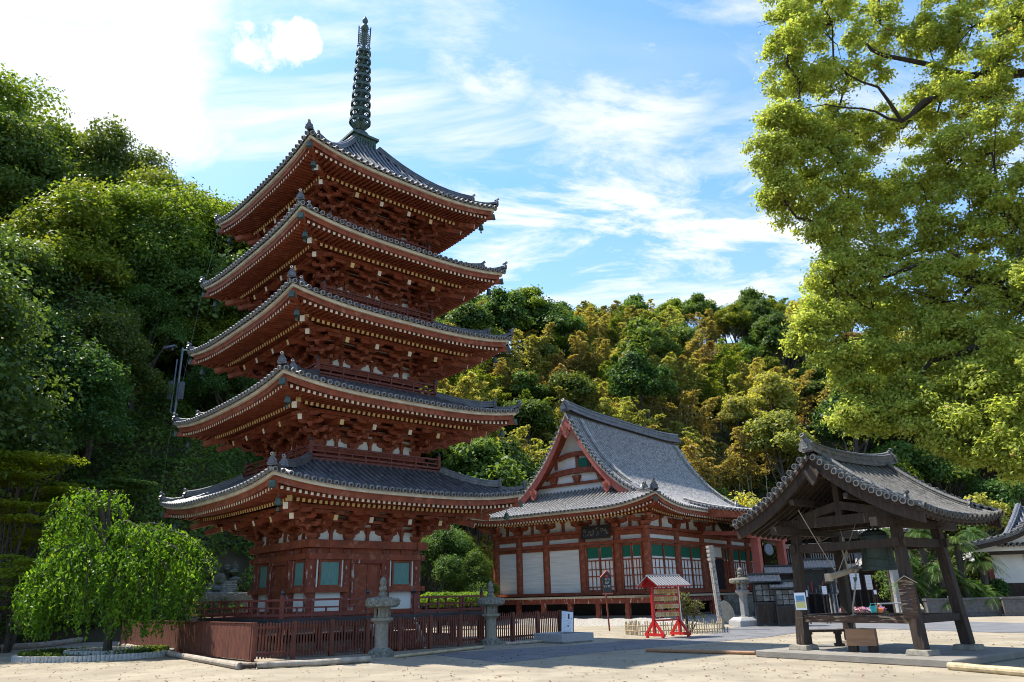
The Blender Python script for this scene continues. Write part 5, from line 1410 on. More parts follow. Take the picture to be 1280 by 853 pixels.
cabinet(gp(985, 776), R_(-10), 1.6, .9, 2.9, 'open incense stand on posts behind the pair of black cabinets', legs=True, glass=False, goods=6)
cabinet(gp(1028, 778), R_(-8), 1.7, 1.0, 3.1, 'grey roofed candle stand seen between the left posts of the bell pavilion', legs=True, glass=False, goods=8)
# stone drum / round millstone leaning at the porch
mb = MB(); mb.lathe([(0, -.05), (.55, -.05), (.58, 0), (.55, .05), (0, .05)], 20)
o = mb.build('round_mat', 'palewood'); tag(o, 'round woven mat leaning on the hall steps behind the pale lantern', 'mat'); o.location = gp(917, 781) + Vector((0, 1.0, 0.55)); o.rotation_euler = (R_(75), 0, R_(35)); o.scale = (.9, 1.1, 1)
# small round gong-like disc hung by the hall eave
mb = MB(); mb.lathe([(0, -.03), (.34, -.03), (.38, 0), (.34, .04), (.15, .06), (0, .05)], 20)
o = mb.build('hanging_disc', 'grey_metal'); tag(o, 'round grey disc hung near the right end of the hall front', 'gong'); o.location = at(961, 687, 49.5); o.rotation_euler = (R_(85), 0, R_(25))
mb = MB(); mb.tube([(0, 0, 0), (0, 0, 0.5)], .012, 5)
c_ = mb.build('cord', 'rope'); c_.parent = o; c_.matrix_parent_inverse = Matrix.Rotation(R_(-85), 4, 'X'); c_.location = (0, .36, 0) 

# ------------------------------------------------------------------ buildings at the far right
def wbuild(mb, A, X, x0, x1, d0, d1, z0, z1, m):
    Yv = Vector((-X.y, X.x, 0)); P = []
    for z in (z0, z1):
        for x, d in ((x0, d0), (x1, d0), (x1, d1), (x0, d1)): P.append(A + X * x + Yv * d + ZV * z)
    mb.add(P, MB.BF, m)
A_ = Vector((19.0, 56.5, 0)); B_ = Vector((26.5, 52.9, 0)); X_ = (B_ - A_).normalized(); LB = (B_ - A_).length
o = thing('temple_office', 'dark timber temple office with a white-banded wall and grey tiled roof behind the bell pavilion', 'building', A_)
mb = MB()
wbuild(mb, A_, X_, 0, LB, .0, 7, 0, 5.0, 0)
for z0, z1, m in ((2.90, 3.25, 1), (4.45, 4.75, 1)):
    wbuild(mb, A_, X_, .1, LB - .1, -.03, 0, z0, z1, m)
for i in range(5): x = i * (LB - .2) / 4; wbuild(mb, A_, X_, x, x + .2, -.10, -.031, 0, 5, 2)
wbuild(mb, A_, X_, 0, LB, -.12, -.101, 3.3, 3.42, 2); wbuild(mb, A_, X_, 0, LB, -.12, -.101, 2.6, 2.9, 2)
mb.build('wall', ['dark', 'plaster', 'darkwood'], o)
for i in range(4):
    m_ = MB(); x = i * (LB - .2) / 4 + .25
    for j in range(11): wbuild(m_, A_, X_, x + j * .16, x + j * .16 + .07, -.06, -.032, 3.45, 4.4, 0)
    m_.build('lattice_window', ['stone_new'], o)
Yv = Vector((-X_.y, X_.x, 0))
mb = MB()
def PR(u, t): return A_ + X_ * (LB / 2 + u) + Yv * (-1.6 + 5.1 * t) + ZV * (5.2 + 1.9 * (t * .75 + .25 * t * t))
tile_slope(mb, PR, lambda t: LB / 2 + 1.0, lambda u: .99, 5.6, X_, sp=.29, rr=.075, nt=3, row=.3, ns=10)
wbuild(mb, A_, X_, -1, LB + 1, -1.5, -1.35, 5.15, 5.32, 3); wbuild(mb, A_, X_, -1, LB + 1, -1.4, 7, 5.05, 5.12, 3)
ridge_run(mb, [PR(u, 1) for u in np.linspace(-LB / 2 - .9, LB / 2 + .9, 8)], .4, .5)
def PR2(u, t): q = PR(u, t); return q + Yv * (10.2 * (1 - t))
mb.grid(lambda a_, c: PR2((a_ * 2 - 1) * (LB / 2 + 1), c), 4, 6, 0)
mb.build('roof', ['tile_hall', 'tile_cap', 'tile_dark', 'darkwood'], o)
# lower lean-to roof in front with bright tiles
A2 = A_ + X_ * 5.2 - Yv * .2
mb = MB()
def PS(u, t): return A2 + X_ * (1.7 + u) + Yv * (-2.4 + 2.3 * t) + ZV * (3.0 + 1.1 * t)
tile_slope(mb, PS, lambda t: 1.7, lambda u: .99, 2.6, X_, sp=.29, rr=.075, nt=2, row=.3, ns=6); mb.build('lean_to_roof', ['tile_hall', 'tile_cap', 'tile_dark'], o)
rebase(o, A_)
# notices on the office wall
def notice(px0, py0, px1, py1, Y, label, seeds, m2='ink', rz=0.0):
    c = at((px0 + px1) / 2, (py0 + py1) / 2, Y); a_ = at(px0, py0, Y); b_ = at(px1, py1, Y); w_ = abs(b_.x - a_.x); h_ = abs(a_.z - b_.z)
    o = thing('notice_sheet', label, 'notice', c, rz); mb = MB(); mb.box(-w_ / 2 - .05, w_ / 2 + .05, 0, .05, -h_ / 2 - .05, h_ / 2 + .05, 0); mb.build('backing', 'darkwood', o)
    for s in (-1, 1): pass
    mb = MB(); mb.box(-w_ / 2, w_ / 2, -.01, -.001, -h_ / 2, h_ / 2, 0)
    for i in range(seeds): strokes(mb, Vector((0, -.0105, h_ * (.35 - .7 * i / max(1, seeds - 1)))), Vector((1, 0, 0)), ZV, w_ * .8, h_ * .5 / seeds, 7, 1, int(px0) + i)
    mb.build('sheet', ['paper', m2], o)
    mb = MB()
    for s in (-1, 1): mb.box(s * w_ * .35 - .03, s * w_ * .35 + .03, .05, .10, -c.z, h_ / 2, 0)
    mb.build('stand', 'darkwood', o); return o
notice(1062, 717, 1076, 737, 47, 'large bluish printed notice behind the striking log', 6, 'blue', R_(-20))
notice(1081, 719, 1091, 737, 47, 'white notice with a dark picture, right of the bluish notice', 4, 'ink', R_(-20))
notice(1092, 738, 1096, 743, 44, 'tiny white card on a post above the flowers', 2, 'ink', R_(-20))
notice(1027, 733, 1034, 743, 39, 'white price sheet on the left side of the grey candle stand', 3, 'ink', R_(-10)); 
notice(1004, 738, 1010, 746, 39, 'small white sheet beside the front left pavilion post', 3, 'ink', R_(-10))
# flower trough
o = thing('flower_trough', 'long trough crowded with pink, cream and purple flowers behind the bell pavilion rail', 'flower trough', at(1082, 764, 43))
mb = MB(); mb.box(-1.3, 1.3, -.25, .25, -at(1082, 764, 43).z, -.15, 0); mb.build('trough', 'palewood', o)
rng = np.random.default_rng(5); n = 900
P = np.stack([rng.uniform(-1.3, 1.0, n), rng.uniform(-.3, .3, n), rng.uniform(-.2, .18, n)], 1)
mi = np.where(P[:, 0] < -.2, 0, np.where(rng.random(n) < .5, 1, 0)); mi = np.where(P[:, 0] < .55, mi, 1)
quads_mesh('flowers', leaves(rng, P, .14, None, .6, .8), rng.random(n), ['pink', 'purple'], o, mi)
P = np.stack([rng.uniform(-1.4, 1.2, 300), rng.uniform(-.3, .3, 300), rng.uniform(-.35, .05, 300)], 1); quads_mesh('foliage', leaves(rng, P, .16), rng.random(300), ['lf_green'], o)
mb = MB(); c = at(1092, 762, 42); mb.lathe([(.0, 0), (.14, 0), (.19, .38), (.16, .38), (.15, .3), (0, .3)], 12, (0, 0, 0)); mb.tube([(-.18, 0, .34), (-.1, 0, .5), (.1, 0, .5), (.18, 0, .34)], .012, 5); ob = mb.build('bucket', 'cyan'); ob.location = (c.x, c.y, c.z - .2); tag(ob, 'turquoise plastic bucket at the end of the flower trough', 'bucket')
mb = MB(); z = c.z - .2; mb.box(-.6, .8, -.2, .2, 0, z); ob = mb.build('low_shelf', 'darkwood'); ob.location = (c.x, c.y, 0); tag(ob, 'low dark shelf carrying the turquoise bucket and orange watering can', 'shelf')
c = at(1097, 763, 42); mb = MB(); mb.lathe([(0, 0), (.14, 0), (.15, .22), (.08, .28), (0, .28)], 12); mb.tube([(.12, 0, .1), (.3, 0, .32)], [.03, .018], 6); mb.tube([(-.12, 0, .2), (-.16, 0, .36), (0, 0, .42), (.06, 0, .28)], .014, 5); ob = mb.build('watering_can', 'orange'); ob.location = (c.x + .1, c.y, z); tag(ob, 'orange plastic watering can right of the turquoise bucket', 'watering can')
# planter walls and cycad bed
for i, (p, q, lb) in enumerate(((at(1160, 762, 43.5), at(1252, 764, 43.5), 'dark stone planter wall under the cycads'), (at(1256, 764, 43.0), at(1330, 766, 42.0), 'dark stone planter wall at the far right before the white-gabled building'))):
    p.z = q.z = 0; d = (q - p).normalized(); mb = MB(); y_ = Vector((-d.y, d.x, 0)); L_ = (q - p).length
    wbuild(mb, p, d, 0, L_, 0, .35, 0, .86, 0); wbuild(mb, p, d, -.04, L_ + .04, -.05, .40, .86, .98, 0); wbuild(mb, p, d, .1, L_ - .1, -.025, -.001, .2, .72, 1)
    o = mb.build('planter_wall', ['stone_dark', 'stone_dark'], bevel=.02); rebase(o, p); tag(o, lb, 'planter wall', 'stone planter walls')
# white-walled pillar and table near the cycads
for px, lb in ((1127, 'pale square stone pillar left of the cycads'),):
    c = at(px, 770, 45); mb = MB(); mb.box(-.18, .18, -.18, .18, 0, 2.6); mb.frust((0, 0, 2.6), .18, .18, .05, .05, .12); ob = mb.build('stone_pillar', 'stone_new', bevel=.01); ob.location = (c.x, c.y, 0); tag(ob, lb, 'pillar')
c = at(1116, 770, 44); mb = MB(); mb.box(-.75, .75, -.3, .3, .74, .80)
for sx in (-1, 1):
    for sy in (-1, 1): mb.box(sx * .68 - .04, sx * .68 + .04, sy * .24 - .04, sy * .24 + .04, 0, .74)
ob = mb.build('garden_table', 'stone_new'); ob.location = (c.x, c.y, 0); tag(ob, 'pale grey table beside the stone pillar near the cycads', 'table')
c = at(1130, 770, 43.6); mb = MB(); mb.box(-.22, .22, -.02, .02, .05, 1.15); mb.box(-.22, .22, .02, .3, 0.0, .05); ob = mb.build('white_sign', 'paper'); ob.location = (c.x + .3, c.y, 0); tag(ob, 'plain white standing sign right of the pale grey table', 'sign')

# white gabled building at the right edge
G0 = at(1238, 770, 46); G0.z = 0
o = thing('gabled_building', 'white-walled building with a curved tiled entrance roof at the right edge', 'building', G0)
X_ = Vector((.93, -.36, 0)).normalized(); Yv = Vector((-X_.y, X_.x, 0)); mb = MB()
wbuild(mb, G0, X_, .6, 14, 1.2, 9, 0, 3.7, 0)
wbuild(mb, G0, X_, -1.6, .6, 2.6, 6, 0, 3.0, 0)
wbuild(mb, G0, X_, -1.6, .6, 2.57, 2.599, 0, .9, 1)
wbuild(mb, G0, X_, .6, 14, 1.17, 1.199, 0, 1.7, 1); wbuild(mb, G0, X_, 2.6, 5.4, 1.12, 1.169, 0, 3.3, 2)
wbuild(mb, G0, X_, .4, 8, .4, .62, 3.30, 3.55, 1)
for x in (.45, 6.6): wbuild(mb, G0, X_, x, x + .28, .3, .58, 0, 3.30, 3)
wbuild(mb, G0, X_, 2.5, 4.4, .9, 1.1, .35, .42, 4)
for x in range(5): wbuild(mb, G0, X_, 2.4 + x * .42, 2.45 + x * .42, .85, 1.1, .3, 1.35, 4)
for z in (.7, 1.0, 1.3): wbuild(mb, G0, X_, 2.4, 4.15, .86, 1.09, z, z + .05, 4)
mb.build('wall', ['plaster', 'darkwood', 'dark', 'red_worn', 'palewood'], o)
def kz(x):      # undulating gable line
    t = abs(x - 3.6) / 4.6; return 3.55 + 1.75 * (1 - t) ** 1.0 * (1 - .35 * math.sin(PI * t)) + (.16 * max(0, t - .8) * 5)
mb = MB(); n = 26
for j in range(n):
    x0, x1 = -1.0 + 9.2 * j / n, -1.0 + 9.2 * (j + 1) / n
    for (da, db, za, zb, m) in ((-.7, 3.2, 0, .14, 0), (-.62, -.45, -.26, -.001, 1)):
        P = [];
        for x, zz in ((x0, kz(x0)), (x1, kz(x1))):
            for d_, z_ in ((da, za), (da, zb), (db, zb), (db, za)): P.append(G0 + X_ * x + Yv * d_ + ZV * (zz + z_))
        mb.add(P, [(0, 4, 5, 1), (1, 5, 6, 2), (2, 6, 7, 3), (3, 7, 4, 0)], m)
    q0 = G0 + X_ * x0 + ZV * (kz(x0) + .2); mb.tube([q0 - Yv * .85, q0 + Yv * 3.2], .075, 8, 0, False); tile_cap(mb, q0 - Yv * .85, -Yv, X_, ZV, .10, (3, 4))
    mb.add([G0 + X_ * x0 + Yv * .3 + ZV * 3.5, G0 + X_ * x1 + Yv * .3 + ZV * 3.5, G0 + X_ * x1 + Yv * .3 + ZV * (kz(x1) - .05), G0 + X_ * x0 + Yv * .3 + ZV * (kz(x0) - .05)], [(0, 1, 2, 3)], 2)
mb.build('entrance_roof', ['tile', 'darkwood', 'plaster', 'tile_cap', 'tile_dark'], o)
mb = MB()
def PG(u, t): return G0 + X_ * (9.5 + u) + Yv * (.0 + 5.0 * t) + ZV * (3.75 + 2.6 * (t * .7 + .3 * t * t))
tile_slope(mb, PG, lambda t: 8.2 - 2.5 * t, lambda u: min(.99, (8.2 - u) / 2.5), 5.6, X_, sp=.29, rr=.075, nt=3, row=.3, ns=10)
for s in (-1,): ridge_run(mb, [PG(s * (8.2 - 2.5 * t), t) for t in np.linspace(0, 1, 7)], .3, .3)
mb.build('main_roof', ['tile', 'tile_cap', 'tile_dark'], o)
rebase(o, G0)

# ------------------------------------------------------------------ lighting pole and wires on the left bank
c = at(221, 494, 49); o = thing('utility_pole', 'grey steel pole with cameras and floodlight on the green bank left of the pagoda', 'pole', c)
mb = MB(); mb.tube([(0, 0, -1.5), (0, 0, 3.4)], .075, 10); mb.tube([(-.34, .1, -1.2), (-.34, .1, 2.6)], .05, 8); mb.build('shaft', 'grey_metal', o)
mb = MB(); mb.box(.12, .42, -.14, .10, -.3, .9); mb.box(-.62, -.40, -.1, .12, -.3, 1.0); mb.build('equipment_box', 'grey_metal', o)
mb = MB(); mb.T = Matrix.Rotation(R_(-12), 4, 'Y'); mb.box(-.55, .25, -.2, .2, 3.5, 3.63); mb.box(-.05, .05, -.05, .05, 3.3, 3.6); mb.build('floodlight', 'grey_metal', o)
mb = MB(); mb.tube([(.1, -.1, 3.2), (.75, -.25, 3.15)], .035, 6); mb.box(.45, 1.0, -.36, -.18, 3.08, 3.25); mb.lathe([(0, -.2), (.13, -.15), (.15, 0), (.06, .08)], 10, (.8, -.3, 2.85)); mb.build('camera', 'white', o)
o = None
wr = MB()
f3 = F(3)
crn = [PM @ Vector((-EH[i], EH[i], ZC[i] - .3)) for i in range(5)]
pts = [crn[4], crn[3] + Vector((-.15, 0, -.3)), crn[2] + Vector((-.2, 0, -.4)), crn[1] + Vector((-.3, 0, -.2)), crn[0] + Vector((-.2, 0, -.2)), Vector((crn[0].x - .1, crn[0].y, 1.0))]
for p, q in zip(pts[:-1], pts[1:]): wr.tube([p.lerp(q, i / 6) for i in range(7)], .008, 5, 0)
o = wr.build('ground_wire', 'bronze', None); o.data.transform(PM.inverted()); o.parent = pg

# ------------------------------------------------------------------ steps, statues and rocks behind the veranda
M['moss_rock'] = mat('mossy_rock', (0.13, 0.125, 0.11), (0.07, 0.07, 0.06), 5, .95, .5, c3=(.06, .085, .03), c3scale=1.5, c3lo=.45, c3hi=.6)
def hit(px, py, y0=38.0):
    Y = y0
    while Y < 80:
        p = at(px, py, Y)
        if hgt(p.x, p.y) >= p.z and foot_d(p.x, p.y) > .2: return p
        Y += .1
    return at(px, py, 46)
c = hit(275, 744); sz = c.z; c2_ = hit(278, 728); dv = (c2_ - c); nst = 8
o = thing('stone_steps', 'mossy stone steps climbing to two worn statues left of the pagoda', 'steps', (c.x, c.y, 0), math.atan2(-dv.x, dv.y))
mb = MB()
for i in range(8):
    mb.cbox((.1 * math.sin(i * 3), i * dv.xy.length / 7, c.z + dv.z * i / 7 - .78), 1.5 + .3 * math.sin(i * 5), .55, 1.7, 0, .06 * math.sin(i * 2))
mb.build('treads', 'stone_old', o, bevel=.04)
STC = []
for i, px in enumerate((266, 290)):
    p = hit(px, 724); p.y += .3; STC.append(p.copy()); mb = MB()
    mb.box(-.36, .36, -.25, .25, -1.5, .12); mb.build
    o = thing('stone_statue', ('left' if i == 0 else 'right') + ' one of two worn standing stone figures with a boat-shaped halo above the mossy steps', 'statue', p, R_(10), 'stone figures above the steps')
    mb.build('pedestal', 'moss_rock', o)
    mb = MB(); mb.prism([(a_ * .42, .16, .12 + b_) for a_, b_ in ((-.7, 0), (-1, .6), (-.95, 1.1), (-.5, 1.55), (0, 1.85), (.5, 1.55), (.95, 1.1), (1, .6), (.7, 0))], (0, -.12, 0)); mb.build('halo', 'moss_rock', o, bevel=.03); o.scale = (.5, .5, .5)
    mb = MB(); mb.lathe([(.24, .12), (.26, .5), (.22, .85), (.28, 1.1), (.22, 1.22), (.09, 1.26), (.13, 1.34), (.14, 1.45), (.08, 1.56), (0, 1.58)], 10); mb.build('figure', 'moss_rock', o, smooth=True)
rr = random.Random(12)
def rock(loc, s, label='rough boulder embedded in the bank', grp='boulders on the bank left of the pagoda', m='stone_old', sq=(1, 1, .7)):
    bm = bmesh.new(); bmesh.ops.create_icosphere(bm, subdivisions=2, radius=1)
    sd = rr.random() * 50
    for v in bm.verts:
        n = 1 + .22 * math.sin(v.co.x * 3.1 + sd) * math.sin(v.co.y * 2.7 + sd * 2) + .15 * math.sin(v.co.z * 4 + sd) + rr.uniform(-.07, .07); v.co = Vector((v.co.x * sq[0], v.co.y * sq[1], v.co.z * sq[2])) * n * s
    me = bpy.data.meshes.new('boulder'); bm.to_mesh(me); bm.free(); me.materials.append(M[m]); o = bpy.data.objects.new('boulder', me); COL.objects.link(o); o.location = loc; o.rotation_euler = (0, 0, rr.uniform(0, 6)); return tag(o, label, 'boulder', grp)
import bmesh
for i in range(60):
    px = rr.uniform(226, 318); Yk = rr.uniform(39.5, 43.5); p = at(px, 750, Yk); p.z = hgt(p.x, p.y) + .05; rock(p, rr.uniform(.14, .42), m='moss_rock')
mb = MB()
for i in range(14):
    a_ = at(228 + i * 7, 744 - (i % 2) * 2, 41.5); mb.cbox((a_.x, a_.y, a_.z - .6), .5, .8, 1.3, 0, .1 * (i % 3))
o = mb.build('retaining_wall', 'stone_old', bevel=.05); tag(o, 'low rough stone retaining wall behind the left side of the pagoda veranda', 'wall')

# ------------------------------------------------------------------ planting bed with a ring of small posts
BCn = gp(122, 817.5); BCn = Vector((BCn.x, BCn.y, 0)); rx, ry = 2.9, 2.5
c = (gp(35, 822) + gp(208, 822)) / 2; c.z = 0
o = thing('planting_bed', 'round earth bed edged with short pale posts around the weeping tree', 'planting bed', c)
BDC = c.copy(); RB = (gp(35, 822) - gp(208, 822)).length / 2 * .84
mb = MB(); n = 40; mb.add([(RB * .99 * math.cos(2 * PI * i / n), RB * .80 * math.sin(2 * PI * i / n), .05) for i in range(n)] + [(0, 0, .20)], [(i, (i + 1) % n, n) for i in range(n)], 0); mb.build('earth', 'hill', o)
M['kerbwhite'] = mat('whitened_post', (0.50, 0.50, 0.48), (0.34, 0.33, 0.31), 12, .8, .2)
mb = MB()
for i in range(118):
    a_ = 2 * PI * i / 118; mb.tube([(RB * math.cos(a_), RB * .82 * math.sin(a_), 0), (RB * math.cos(a_), RB * .82 * math.sin(a_), .17)], .068, 7)
q_ = mb.build('edging_posts', 'kerbwhite', o); q_['kind'] = 'stuff'
mb = MB()
for i in range(70):
    a_ = 2 * PI * i / 70; mb.tube([(RB * .2 + RB * .64 * math.cos(a_), .35 + RB * .5 * math.sin(a_), .05), (RB * .2 + RB * .64 * math.cos(a_), .35 + RB * .5 * math.sin(a_), .24)], .068, 7)
mb.build('inner_edging_posts', 'kerbwhite', o)
rng = np.random.default_rng(8); n = 7000; A = rng.uniform(0, 2 * PI, n); Rr = RB * np.sqrt(rng.uniform(.55, .93, n)); keep = (np.sin(A * 2 + 1) + rng.normal(size=n) * .4) > -.3; A = A[keep]; Rr = Rr[keep]; n = len(A)
P = np.stack([Rr * np.cos(A), Rr * .80 * np.sin(A), rng.uniform(.08, .26, n)], 1); quads_mesh('ground_cover', leaves(rng, P, .09, None, .2), rng.random(n), ['lf_green'], o)
# little fire-prevention plate in the weeping tree
c = at(148.5, 722, 25.9)
o = thing('warning_plate', 'small black plate with a red emblem and white characters hanging in the weeping tree', 'sign', c)
mb = MB(); mb.box(-.19, .19, 0, .01, -.14, .16, 0)
mb.add([(.10 * math.cos(t), -.004, .03 + .085 * math.sin(t)) for t in np.linspace(0, PI, 12)], [tuple(range(12))], 1); strokes(mb, Vector((0, -.003, -.055)), Vector((1, 0, 0)), ZV, .34, .08, 5, 2, 77)
mb.tube([(0, .005, .16), (0, .005, .5)], .006, 4, 0); mb.build('plate', ['black', 'red_bright', 'white'], o)
# ------------------------------------------------------------------ vegetation
def sph(rng, n):
    v = rng.normal(size=(n, 3)); return v / np.linalg.norm(v, axis=1, keepdims=True)
def blob_leaves(rng, blobs, n, size, upb=.5, aspect=.6, shell=.55, sizevar=.4, flat=1.0, down=.35):
    """blobs: list of (x,y,z,r[,zsq]). Leaves in uneven clumps around each blob."""
    B = np.array([b[:4] for b in blobs]); zs = np.array([b[4] if len(b) > 4 else .8 for b in blobs])
    w_ = B[:, 3] ** 2; idx = rng.choice(len(B), n, p=w_ / w_.sum())
    d = sph(rng, n); lowm = d[:, 2] < -.2; d[lowm & (rng.random(n) > down), 2] *= -1
    # sub-clumps: snap directions towards a limited set
    K = 26; cd = sph(rng, K * len(B)).reshape(len(B), K, 3); ci = rng.integers(0, K, n); cdir = cd[idx, ci]
    m = cdir[:, 2] < -.35; cdir[m, 2] *= -1
    dd = cdir + d * .42; dd /= np.linalg.norm(dd, axis=1, keepdims=True)
    rad = shell + (1.06 - shell) * rng.random(n) ** .6
    rad *= .82 + .3 * (np.sin(ci * 7.7) * .5 + .5)
    P = B[idx, :3] + dd * (B[idx, 3] * rad)[:, None] * np.stack([np.ones(n), np.ones(n), zs[idx]], 1)
    V = leaves(rng, P, size, dd, upb, aspect, sizevar=sizevar)
    att = np.clip(.25 + .30 * (np.sin(ci * 3.3 + idx) * .5 + .5) + rng.normal(size=n) * .20 + .12 * dd[:, 2], 0, 1)
    return V, att
def trunk_mb(mb, base, top, r, limbs, rng, m=0, n=8):
    base = Vector(base); top = Vector(top); k = 6
    pts = [base.lerp(top, i / k) + Vector((math.sin(i * 1.3 + r) * .12, math.cos(i * 1.7) * .12, 0)) * (i / k) * (top - base).length * .12 for i in range(k + 1)]
    mb.tube(pts, [r * (1.25 if i == 0 else 1) * (1 - .62 * i / k) for i in range(k + 1)], n, m)
    for L_ in limbs:
        t = rng.uniform(.35, .9); p = pts[int(t * k)]; q = Vector(L_); mid = p.lerp(q, .5) + Vector((0, 0, -.06 * (q - p).length))
        mb.tube([p, mid, q], [r * .42, r * .26, r * .07], 5, m)
def make_broadleaf(seed, H, CR, nl, size, zc=.62, sq=.85, trunks=True, nb=18):
    rng = np.random.default_rng(seed); c = H * zc; bl = []
    for i in range(nb):
        d = sph(rng, 1)[0]; d[2] = abs(d[2]) * 1.0 - .35; R = CR * rng.uniform(.45, .80)
        bl.append((d[0] * R, d[1] * R, c + d[2] * (H - c) * 1.05 * rng.uniform(.6, 1), CR * rng.uniform(.26, .42)))
    bl.append((0, 0, c + CR * .2, CR * .55))
    V, a_ = blob_leaves(rng, bl, nl, size, shell=.4)
    V = V + rng.normal(size=(len(V), 1, 3)) * (size * .45)
    root = thing('broadleaf_tree', 'x', 'tree')
    cr = quads_mesh('crown', V, a_, ['lf_green'], root)
    mb = MB(); rg = random.Random(seed); trunk_mb(mb, (0, 0, -1.5), (rg.uniform(-.4, .4), rg.uniform(-.4, .4), c), H * .022 + .05, [b[:3] for b in bl[:9]], rg); mb.build('trunk', 'bark', root)
    return root
def make_bamboo(seed):
    rng = np.random.default_rng(seed); rg = random.Random(seed)
    root = thing('bamboo_plant', 'x', 'bamboo'); mb = MB(); Ps = []; Ax = []; cid = []
    for i in range(10):
        a_ = rg.uniform(0, 6.28); r = rg.uniform(.2, 2.9); b0 = Vector((r * math.cos(a_), r * math.sin(a_), -1.2)); H = rg.uniform(7.5, 13.5); lean = Vector((math.cos(a_ + rg.uniform(-1, 1)), math.sin(a_ + rg.uniform(-1, 1)), 0)) * rg.uniform(1.2, 3.6)
        def c(t): return b0 + Vector((0, 0, H * t - .16 * H * max(0, t - .65) ** 2 * 8)) + lean * t ** 2.6
        mb.tube([c(j / 8) for j in range(9)], [.06 * (1 - .8 * j / 8) + .008 for j in range(9)], 5)
        n = 800; NL = 24
        lv = rng.integers(0, NL, n); br = rng.integers(0, 3, n)
        t = .40 + .62 * (lv + .5) / NL
        an = np.sin(lv * 12.9898 + br * 78.233 + i * 3.1) * 43758.5453 % (2 * PI) + rng.normal(size=n) * .22
        wd = (1.55 * np.clip((1.07 - t) / .5, 0, 1) ** .6 * np.clip((t - .34) / .16, .25, 1) + .15) * (.65 + .5 * (np.sin(lv * 5.1 + br * 2.3 + i) * .5 + .5))
        rd = wd * rng.random(n) ** .75
        C = np.array([list(c(x)) for x in t]); C[:, 2] += .35 * rd - .42 * rd ** 2 + rng.normal(size=n) * .06
        o = np.stack([np.cos(an), np.sin(an), -.5 * rd], 1); o2 = np.stack([np.cos(an), np.sin(an), 0 * an], 1)
        Ps.append(C + o2 * rd[:, None]); Ax.append(o); cid.append(np.full(n, rng.random()))
    P = np.concatenate(Ps); A_ = np.concatenate(Ax); cid = np.concatenate(cid)
    V = leaves(rng, P, .40, None, .9, .40, droop=.5, axis=A_ * 1.3)
    quads_mesh('foliage', V, np.clip(cid * .5 + rng.random(len(P)) * .5, 0, 1), ['lf_bamboo'], root); mb.build('culms', 'culm', root)
    return root
def set_crown(root, mname):
    for ch in root.children:
        if ch.name.startswith(('crown', 'foliage')):
            ch.material_slots[0].link = 'OBJECT'; ch.material_slots[0].material = M[mname]
protoB = [make_broadleaf(100 + i, h_, r, 8000, .40, sq=.8) for i, (h_, r) in enumerate(((10, 4.6), (12.5, 4.0), (8.5, 5.4), (13.5, 4.4), (7.5, 3.8), (10.5, 5.2)))]
protoC = [make_bamboo(200 + i) for i in range(4)]
protoL = [make_broadleaf(300 + i, h_, r, 30000, .22, nb=30, zc=.56) for i, (h_, r) in enumerate(((15, 5.8), (13, 5.0), (16, 5.2)))]
used = set()
def place(protos, i, loc, rz, s, label, group, mname, name=None, cat=None):
    p = protos[i % len(protos)]; key = p.as_pointer()
    if key not in used: used.add(key); r = p; r.location = loc; r.rotation_euler = (0, 0, rz); r.scale = (s, s, s); r['label'] = label
    else: r = dup(p, loc, rz, (s, s, s), label)
    r['group'] = group
    if 'group' in r and not group: del r['group']
    if name: r.name = name
    if cat: r['category'] = cat
    set_crown(r, mname); return r
rg = random.Random(21)
def proj(p):
    v = Vector(p) - EYE; d = v.dot(FW)
    if d <= 0.1: return (-9999, -9999)
    return (640 + 928.19 * v.dot(RT) / d, 426.5 - 928.19 * v.dot(UP) / d)
